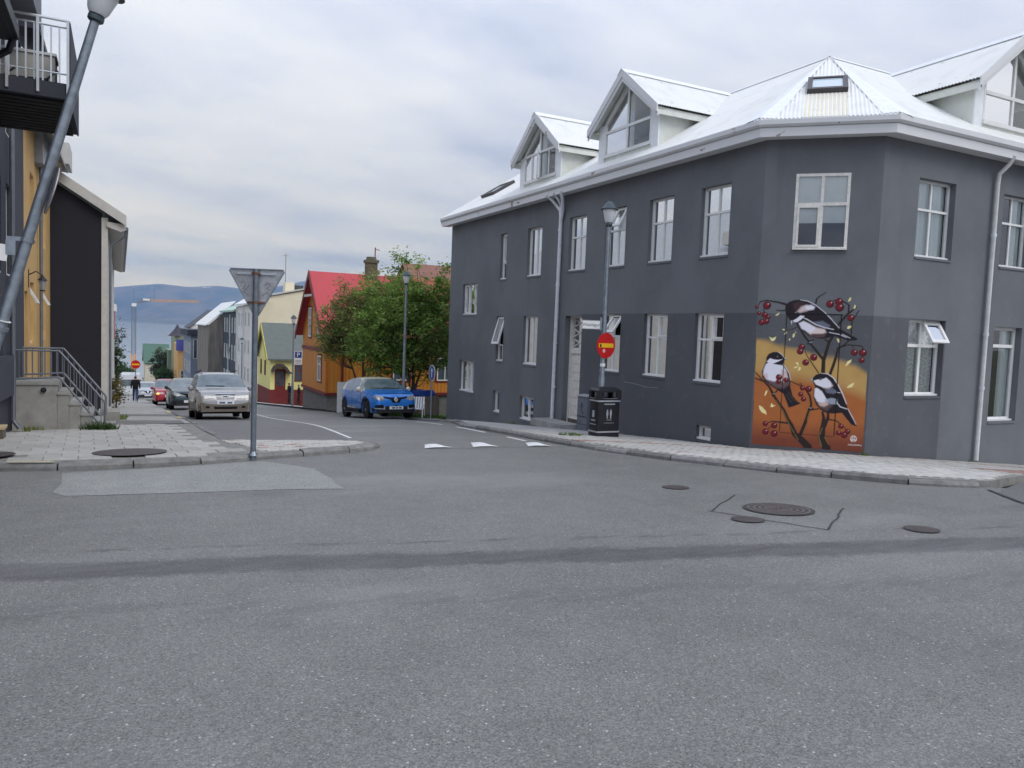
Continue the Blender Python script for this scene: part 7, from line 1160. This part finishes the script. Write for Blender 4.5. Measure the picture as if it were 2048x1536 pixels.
# blue and ivory crossover
W2 = dict(L=4.12, wr=.335, wf=.83, wb=3.44, top=[(0, .52), (.03, .66), (.08, .78), (.2, .88), (.55, .98), (.98, 1.05), (1.06, 1.08), (1.85, 1.47), (2.1, 1.53), (2.6, 1.565), (3.2, 1.54), (3.65, 1.46), (3.9, 1.2), (4.06, .98), (4.12, .70)], belt=[(0, .72), (.98, 1.0), (2.6, 1.04), (4.1, 1.12)], plan=[(0, .62), (.07, .74), (.3, .84), (.85, .885), (3.4, .885), (3.95, .82), (4.12, .70)], sill=[(0, .27), (.1, .22), (4.0, .26), (4.12, .36)], glass=(1.2, 3.62), screen=(1.03, 1.87), rear=(3.68, 3.92), pillars=(1.8, 2.45, 3.15), mirror=1.32, tumble=.42)
W2['patches'] = [('headlight', [(.40, .70), (.44, .80), (.70, .86), (.80, .82), (.72, .70), (.55, .66)], LENS, dict(mirror=True, off=.012)), ('grille', [(-.46, .775), (-.2, .70), (-.13, .585), (.13, .585), (.2, .70), (.46, .775), (.46, .815), (.15, .77), (-.15, .77), (-.46, .815)], UNDER, dict(off=.010, res=.04)), ('badge', [(0, .60), (.075, .70), (0, .80), (-.075, .70)], CHROME, dict(off=.028, res=.1)), ('badge_core', [(0, .66), (.026, .70), (0, .74), (-.026, .70)], UNDER, dict(off=.034, res=.1)), ('lower_bumper', [(-.80, .22), (.80, .22), (.84, .40), (.30, .47), (-.30, .47), (-.84, .40)], CLAD, dict(off=.008)), ('fog_recess', [(.44, .44), (.50, .36), (.76, .40), (.76, .50), (.50, .52)], UNDER, dict(off=.014, mirror=True)), ('fog_trim', [(.42, .345), (.78, .375), (.78, .405), (.48, .38), (.46, .46), (.43, .46)], CHROME, dict(off=.022, mirror=True, res=.03)), ('number_plate', [(-.26, .35), (.26, .35), (.26, .46), (-.26, .46)], PLATE, dict(off=.022)), ('plate_mark', [(-.17, .375), (-.05, .375), (-.05, .435), (-.17, .435)], PLINK, dict(off=.026)), ('plate_mark', [(-.01, .375), (.06, .375), (.06, .435), (-.01, .435)], PLINK, dict(off=.026)), ('plate_mark', [(.10, .375), (.2, .375), (.2, .435), (.10, .435)], PLINK, dict(off=.026)), ('bonnet_seam', [(-.60, .9), (.60, .9), (.62, .915), (-.62, .915)], UNDER, dict(off=.004)), ('side_cladding', [(1.2, .22), (3.06, .22), (3.06, .40), (1.2, .36)], CLAD, dict(axis='sl', off=.012)), ('sill_trim', [(1.9, .38), (2.95, .40), (2.95, .47), (1.9, .43)], CHROME, dict(axis='sl', off=.02)), ('door_seam', [(1.42, .36), (1.433, .36), (1.433, 1.0), (1.42, 1.0)], UNDER, dict(axis='sl', off=.003)), ('door_seam', [(2.46, .36), (2.473, .36), (2.473, 1.03), (2.46, 1.03)], UNDER, dict(axis='sl', off=.003)), ('wiper', [(-.1, 1.115), (.55, 1.10), (.55, 1.125), (-.1, 1.14)], UNDER, dict(off=.02)), ('wiper', [(-.55, 1.115), (-.05, 1.105), (-.05, 1.125), (-.55, 1.135)], UNDER, dict(off=.02))]
for wy in (W2['wf'], W2['wb']):                                                   # black wheel-arch rims
    a = np.linspace(0, math.pi, 13); W2['patches'].append(('arch_trim', [(wy + .475 * math.cos(q), .335 + .475 * math.sin(q)) for q in a] + [(wy + .395 * math.cos(q), .335 + .395 * math.sin(q)) for q in a[::-1]], CLAD, dict(axis='sl', off=.012, res=.06)))
BLUE = paint('metallic_blue', (28, 120, 210)); IVORY = paint('ivory_paint', (222, 214, 192))
t, pt, _ = car('parked_car', 'bright blue crossover with ivory roof parked at the right kerb', (8.82, 26.35, 0), R_(2), W2, BLUE, IVORY); pitch_car(t, 8.82, 26.35, 4.12)
# cars further down the left-hand row
def simple(S, **k):
    d = dict(S); d['patches'] = [p for p in S['patches'] if p[0] in ('headlight', 'grille', 'number_plate', 'lower_intake', 'lower_bumper', 'badge')]; d.update(k); return d
t, pt, _ = car('parked_car', 'dark teal crossover parked behind the silver-beige estate car', (2.95, 39.6, 0), 0, simple(W2), paint('dark_teal', (34, 56, 62))); pitch_car(t, 2.95, 39.6, 4.12)
t, pt, _ = car('parked_car', 'red car with one lit amber indicator third in the left row', (2.65, 50.5, 0), 0, simple(W1), paint('crimson', (168, 36, 50))); pitch_car(t, 2.65, 50.5, 4.45); pt('indicator', [(-.74, .66), (-.60, .66), (-.60, .74), (-.74, .74)], AMBER, off=.03)
t, pt, _ = car('parked_car', 'pale silver hatchback far down the street right of the walking person', (2.0, 70, 0), 0, simple(W2), paint('pale_silver', (178, 184, 192))); pitch_car(t, 2.0, 70, 4.12)
t, pt, _ = car('parked_car', 'white car standing across the street end left of the walking person', (-.2, 86, 0), R_(78), simple(W1), paint('plain_white', (214, 216, 220))); t.location.z = RZ(-1.6, 86) + .01
t = thing('delivery_van', 'white van roof showing far down the street behind the walking person', 'van', (1.2, 96, RZ(1.2, 96))); zv = RZ(1.2, 96); mb = MB(); mb.prism([(-.2, 96, zv + .4), (2.2, 96, zv + .4), (2.2, 96, zv + 1.9), (1.95, 96, zv + 2.45), (.05, 96, zv + 2.45), (-.2, 96, zv + 1.9)], (0, 5.2, 0)); mb.build('body', paint('van_white', (222, 224, 228)), t); mb = MB(); mb.box(-.05, 2.05, 95.95, 96.02, zv + 1.25, zv + 1.95); mb.build('windscreen', CARGLASS, t)
for x_ in (.0, 2.0):
    for y_ in (96.8, 100.2): mb = MB(); mb.lathe([(.3, -.1), (.34, -.08), (.34, .08), (.3, .1)], (x_, y_, zv + .34), 16, (1, 0, 0)); mb.build('wheel', TYRE, t)
# ------------------------------------------------------------------ trees
BARK = pm('bark', (92, 80, 68), .95, var=.25, scale=9, bump=.6, bscale=30, stretch=(1, 1, .3))
LEAF = MT.get('leaf') or vcol('leaf', .7, trans=.42)
def tree(name, label, base, stems, blobs, n_clump, n_leaf, size, cols, clump_r=.3, seed=1, cat='tree', group=None, twigs=True):
    """stems rise from the base and fork to clumps spread through the crown volume; every leaf is a small face"""
    r = np.random.default_rng(seed); t = thing(name, label, cat, tuple(base), group=group); b = Vector(base); cl = []
    W = np.array([bl[1][0] * bl[1][1] * bl[1][2] * bl[2] for bl in blobs]); W /= W.sum()
    for _ in range(n_clump):
        c, rad, _d = blobs[r.choice(len(blobs), p=W)]; d = r.normal(size=3); d /= np.linalg.norm(d); k = r.uniform(.25, 1.08) ** .6; cl.append(np.array(c) + d * np.array(rad) * k)
    cl = np.array(cl); mb = MB(); forks = []
    for sx_, sy_, hh, rad in stems:
        top = b + Vector((sx_, sy_, hh)); m1 = b + Vector((sx_ * .35 + r.normal() * .05, sy_ * .35 + r.normal() * .05, hh * .45)); st_ = b + Vector((sx_ * .12, sy_ * .12, -.1)); mb.tube([st_, m1, top], [rad, rad * .75, rad * .45], 7, cap=False); forks += [m1, m1.lerp(top, .5), top]
    mb.build('trunk', BARK, t, smooth=True); mb = MB()
    for i in range(0, n_clump, 2):
        p = Vector(cl[i]); f = min(forks, key=lambda q: (q - p).length + (2. if q.z > p.z else 0)); md = f.lerp(p, .5) + Vector((r.normal() * .1, r.normal() * .1, r.normal() * .06 - .05)); mb.tube([f, md, p], [.03, .018, .007], 5, cap=False)
    mb.build('limb', BARK, t, smooth=True)
    N = n_clump * n_leaf; cid = np.repeat(np.arange(n_clump), n_leaf); cr_ = clump_r * r.uniform(.5, 1.5, n_clump); P = cl[cid] + r.normal(size=(N, 3)) * (cr_[cid] * .55)[:, None] * np.array([1, 1, .8]); D = r.normal(size=(N, 3)); D[:, 2] *= .55; D /= np.linalg.norm(D, axis=1)[:, None]
    Q = r.normal(size=(N, 3)); Q -= D * (Q * D).sum(1)[:, None]; Q /= np.linalg.norm(Q, axis=1)[:, None]; s = size * r.uniform(.55, 1.35, N)[:, None]; Vt = np.empty((N, 4, 3)); Vt[:, 0] = P - D * s; Vt[:, 1] = P + Q * s * .45; Vt[:, 2] = P + D * s; Vt[:, 3] = P - Q * s * .45
    me = bpy.data.meshes.new('crown'); me.from_pydata(Vt.reshape(-1, 3).tolist(), [], np.arange(N * 4).reshape(N, 4).tolist()); me.materials.append(LEAF); C = np.array([lin(c) for c in cols]); tone = r.choice(len(cols), n_clump)[cid]; c = C[tone] * (r.uniform(.65, 1.3, N)[:, None]) * (r.uniform(.75, 1.2, n_clump)[cid])[:, None]
    a = me.color_attributes.new('Col', 'FLOAT_COLOR', 'CORNER'); cc = np.ones((N * 4, 4), np.float32); cc[:, :3] = np.repeat(c, 4, axis=0); a.data.foreach_set('color', cc.ravel()); link('crown', me, t); return t
def gz(x, y): return RZ(x, y) + .1
tree('leafy_tree', 'green leafy tree close to the end of the grey house', (11.2, 31.6, gz(11.2, 31.6)), [(.1, .1, 3.6, .10), (-.8, .2, 3.0, .08), (.7, 0, 3.0, .08), (-.3, -.3, 2.8, .06), (.4, .4, 4.2, .06)], [((11.0, 31.4, 1.7), (2.2, 1.7, 2.1), 1.), ((11.9, 31.0, 1.6), (1.2, 1.2, 2.2), 1.), ((10.95, 31.5, 4.0), (.9, .8, 1.05), .5), ((10.0, 31.9, 1.0), (1.5, 1.3, 1.5), .9), ((12.25, 30.6, 3.7), (.6, .6, 1.0), .5), ((9.9, 32.2, 2.9), (1.0, .9, .9), .6)], 860, 52, .066, [(122, 154, 68), (140, 168, 84), (106, 136, 60), (154, 176, 98), (126, 140, 74)], .26, 5)
tree('leafy_tree', 'sparse brownish green tree in front of the orange house roof', (9.95, 34.8, gz(9.9, 34.8)), [(0, 0, 3.4, .09), (-.7, .1, 2.8, .07), (.6, .2, 3.0, .06), (.2, -.3, 2.6, .05)], [((9.8, 35.0, 1.6), (1.9, 1.2, 1.7), 1.), ((9.1, 35.0, .9), (1.2, 1.0, 1.1), .8), ((10.6, 34.6, 2.9), (1.5, .9, 1.3), .7), ((9.3, 34.9, 3.2), (.7, .6, .8), .35)], 560, 42, .06, [(124, 132, 74), (128, 126, 78), (114, 138, 68), (124, 122, 78), (122, 146, 74)], .28, 8)
tree('leafy_tree', 'dark tree beyond the black gabled house on the left', (-.9, 64, gz(-.9, 64)), [(0, 0, 3., .1), (.4, 0, 3.4, .06)], [((-.9, 63.5, -1.0), (1.0, 1.2, 1.7), 1.), ((-.1, 63.5, .0), (.7, .7, 1.0), .25)], 110, 30, .10, [(58, 78, 48), (70, 88, 56)], .3, 9)
tree('leafy_tree', 'small round green tree far down the left pavement', (.2, 118, gz(.2, 118)), [(0, 0, 2.2, .1)], [((.2, 118, -6.6), (1.6, 1.6, 2.0), 1.)], 90, 40, .14, [(66, 96, 52), (82, 110, 62)], .4, 10)
tree('leafy_tree', 'grey-green bushy tree beside the far green roof', (7.4, 158, gz(7.4, 158)), [(0, 0, 3, .14)], [((7.1, 158, -7.2), (2.2, 2.0, 3.2), 1.), ((8.2, 157, -5.2), (1.5, 1.5, 1.8), .6)], 120, 40, .2, [(84, 92, 74), (74, 92, 60), (98, 104, 84)], .5, 11)
tree('leafy_tree', 'dark green tree in front of the far cream house', (6.6, 140, gz(6.6, 140)), [(0, 0, 2, .12)], [((6.6, 140, -8.6), (1.5, 1.5, 2.2), 1.)], 90, 40, .16, [(58, 86, 48), (72, 100, 56)], .4, 12)
tree('bush', 'yellow-brown bush on the pavement behind the step railing', (-.2, 40, gz(-.2, 40)), [(0, 0, 1.2, .04)], [((-.25, 40, -1.9), (.35, .5, .8), 1.)], 50, 30, .05, [(120, 108, 60), (96, 92, 50)], .2, 13, 'bush')
# ------------------------------------------------------------------ people
SKIN = pm('skin', (176, 132, 108), .6, var=0); HAIR = pm('dark_hair', (28, 24, 22), .8, var=.1); JEANS = pm('blue_jeans', (52, 70, 104), .85, var=.15, scale=20); JACKET = pm('black_jacket', (20, 20, 23), .85, var=.15, scale=14); SHOE = pm('white_trainers', (220, 220, 220), .6, var=.05); DTROU = pm('dark_trousers', (30, 30, 34), .85, var=.1)
def person(label, x, y, face, h, top, legs, shoes, stride=.28, bulk=1.0):
    """one skinned body; face = heading in radians (0 = away down the street)"""
    z = RZ(x, y) + PH; t = thing('person', label, 'person', (x, y, z), face, world=False); k = h / 1.75
    J = {'pel': (0, 0, .95), 'sp': (0, 0, 1.15), 'ch': (0, .02, 1.36), 'nk': (0, .02, 1.49), 'h0': (0, .03, 1.58), 'h1': (0, .03, 1.68), 'ls': (-.17, .0, 1.40), 'le': (-.24, -.04, 1.14), 'lw': (-.24, .08, .94), 'lh': (-.235, .11, .86), 'rs': (.17, 0, 1.40), 're': (.24, .03, 1.14), 'rw': (.25, -.05, .92), 'rh': (.25, -.06, .84), 'lp': (-.09, 0, .92), 'lk': (-.09, stride * .55, .50), 'la': (-.09, stride * .7, .09), 'lt': (-.095, stride * .7 + .16, .04), 'rp': (.09, 0, .92), 'rk': (.09, -stride * .1, .49), 'ra': (.09, -stride * .8, .12), 'rt': (.095, -stride * .8 + .15, .04)}
    Rr = {'pel': .15, 'sp': .15, 'ch': .165, 'nk': .06, 'h0': .085, 'h1': .088, 'ls': .075, 'le': .055, 'lw': .042, 'lh': .04, 'rs': .075, 're': .055, 'rw': .042, 'rh': .04, 'lp': .10, 'lk': .068, 'la': .05, 'lt': .035, 'rp': .10, 'rk': .068, 'ra': .05, 'rt': .035}
    E = [('pel', 'sp'), ('sp', 'ch'), ('ch', 'nk'), ('nk', 'h0'), ('h0', 'h1'), ('ch', 'ls'), ('ls', 'le'), ('le', 'lw'), ('lw', 'lh'), ('ch', 'rs'), ('rs', 're'), ('re', 'rw'), ('rw', 'rh'), ('pel', 'lp'), ('lp', 'lk'), ('lk', 'la'), ('la', 'lt'), ('pel', 'rp'), ('rp', 'rk'), ('rk', 'ra'), ('ra', 'rt')]
    ks = list(J); me = bpy.data.meshes.new('body'); me.from_pydata([tuple(c * k for c in J[q]) for q in ks], [(ks.index(a), ks.index(b_)) for a, b_ in E], []); o = link('body', me, t); md = o.modifiers.new('s', 'SKIN'); sv = me.skin_vertices[0].data if me.skin_vertices else None
    if sv is None:
        bm = bmesh.new(); bm.from_mesh(me); bm.verts.layers.skin.verify(); bm.to_mesh(me); bm.free(); sv = me.skin_vertices[0].data
    for i, q in enumerate(ks): f = bulk if q in ('pel', 'sp', 'ch', 'ls', 'rs', 'le', 're') else 1.; sv[i].radius = (Rr[q] * k * f, Rr[q] * k * f * (.75 if q in ('ch', 'sp', 'pel') else 1)); sv[i].use_root = (q == 'pel')
    o.modifiers.new('d', 'SUBSURF').levels = 2; dg = bpy.context.evaluated_depsgraph_get(); m2 = bpy.data.meshes.new_from_object(o.evaluated_get(dg)); o.modifiers.clear(); o.data = m2
    for m in (top, legs, SKIN, HAIR, shoes): m2.materials.append(m)
    for p in m2.polygons:
        c = p.center / k; p.use_smooth = True
        if c.z > 1.60 or (c.z > 1.52 and c.y < .04): p.material_index = 3
        elif c.z > 1.46: p.material_index = 2
        elif c.z > .84 and not (abs(c.x) > .2 and c.z < .90): p.material_index = 0
        elif abs(c.x) > .19 and c.z < .90 and c.z > .7: p.material_index = 2
        elif c.z < .10: p.material_index = 4
        else: p.material_index = 1
    return t
person('person in a black jacket, blue jeans and white shoes walking away on the left pavement', .86, 56, R_(4), 1.78, JACKET, JEANS, SHOE, .3, 1.2)
person('person in dark clothes standing by the lamp before the yellow cottage', 11.42, 59.6, R_(100), 1.75, JACKET, DTROU, DTROU, .16, 1.15); person('shorter person in black with arms bent beside the orange house corner', 12.05, 59.2, R_(80), 1.62, JACKET, DTROU, DTROU, .14, 1.15)
# ------------------------------------------------------------------ air over the bay
mb = MB(); mb.box(-5150, 5550, -290, 11900, -45, 900); o = mb.build('haze', MT.setdefault('haze_air', bpy.data.materials.new('haze_air'))); tag(o, 'thin blue haze in the air over the bay', kind='stuff'); m = MT['haze_air']; m.use_nodes = True; n_ = m.node_tree; n_.nodes.clear(); vo_ = n_.nodes.new('ShaderNodeVolumePrincipled'); vo_.inputs['Color'].default_value = (.18, .38, 1., 1); vo_.inputs['Absorption Color'].default_value = (1, 1, 1, 1); vo_.inputs['Density'].default_value = 1.05e-4; vo_.inputs['Anisotropy'].default_value = .0; oo = n_.nodes.new('ShaderNodeOutputMaterial'); n_.links.new(vo_.outputs[0], oo.inputs['Volume'])
for o in list(bpy.data.objects):
    if o.get('_w') is not None: del o['_w']
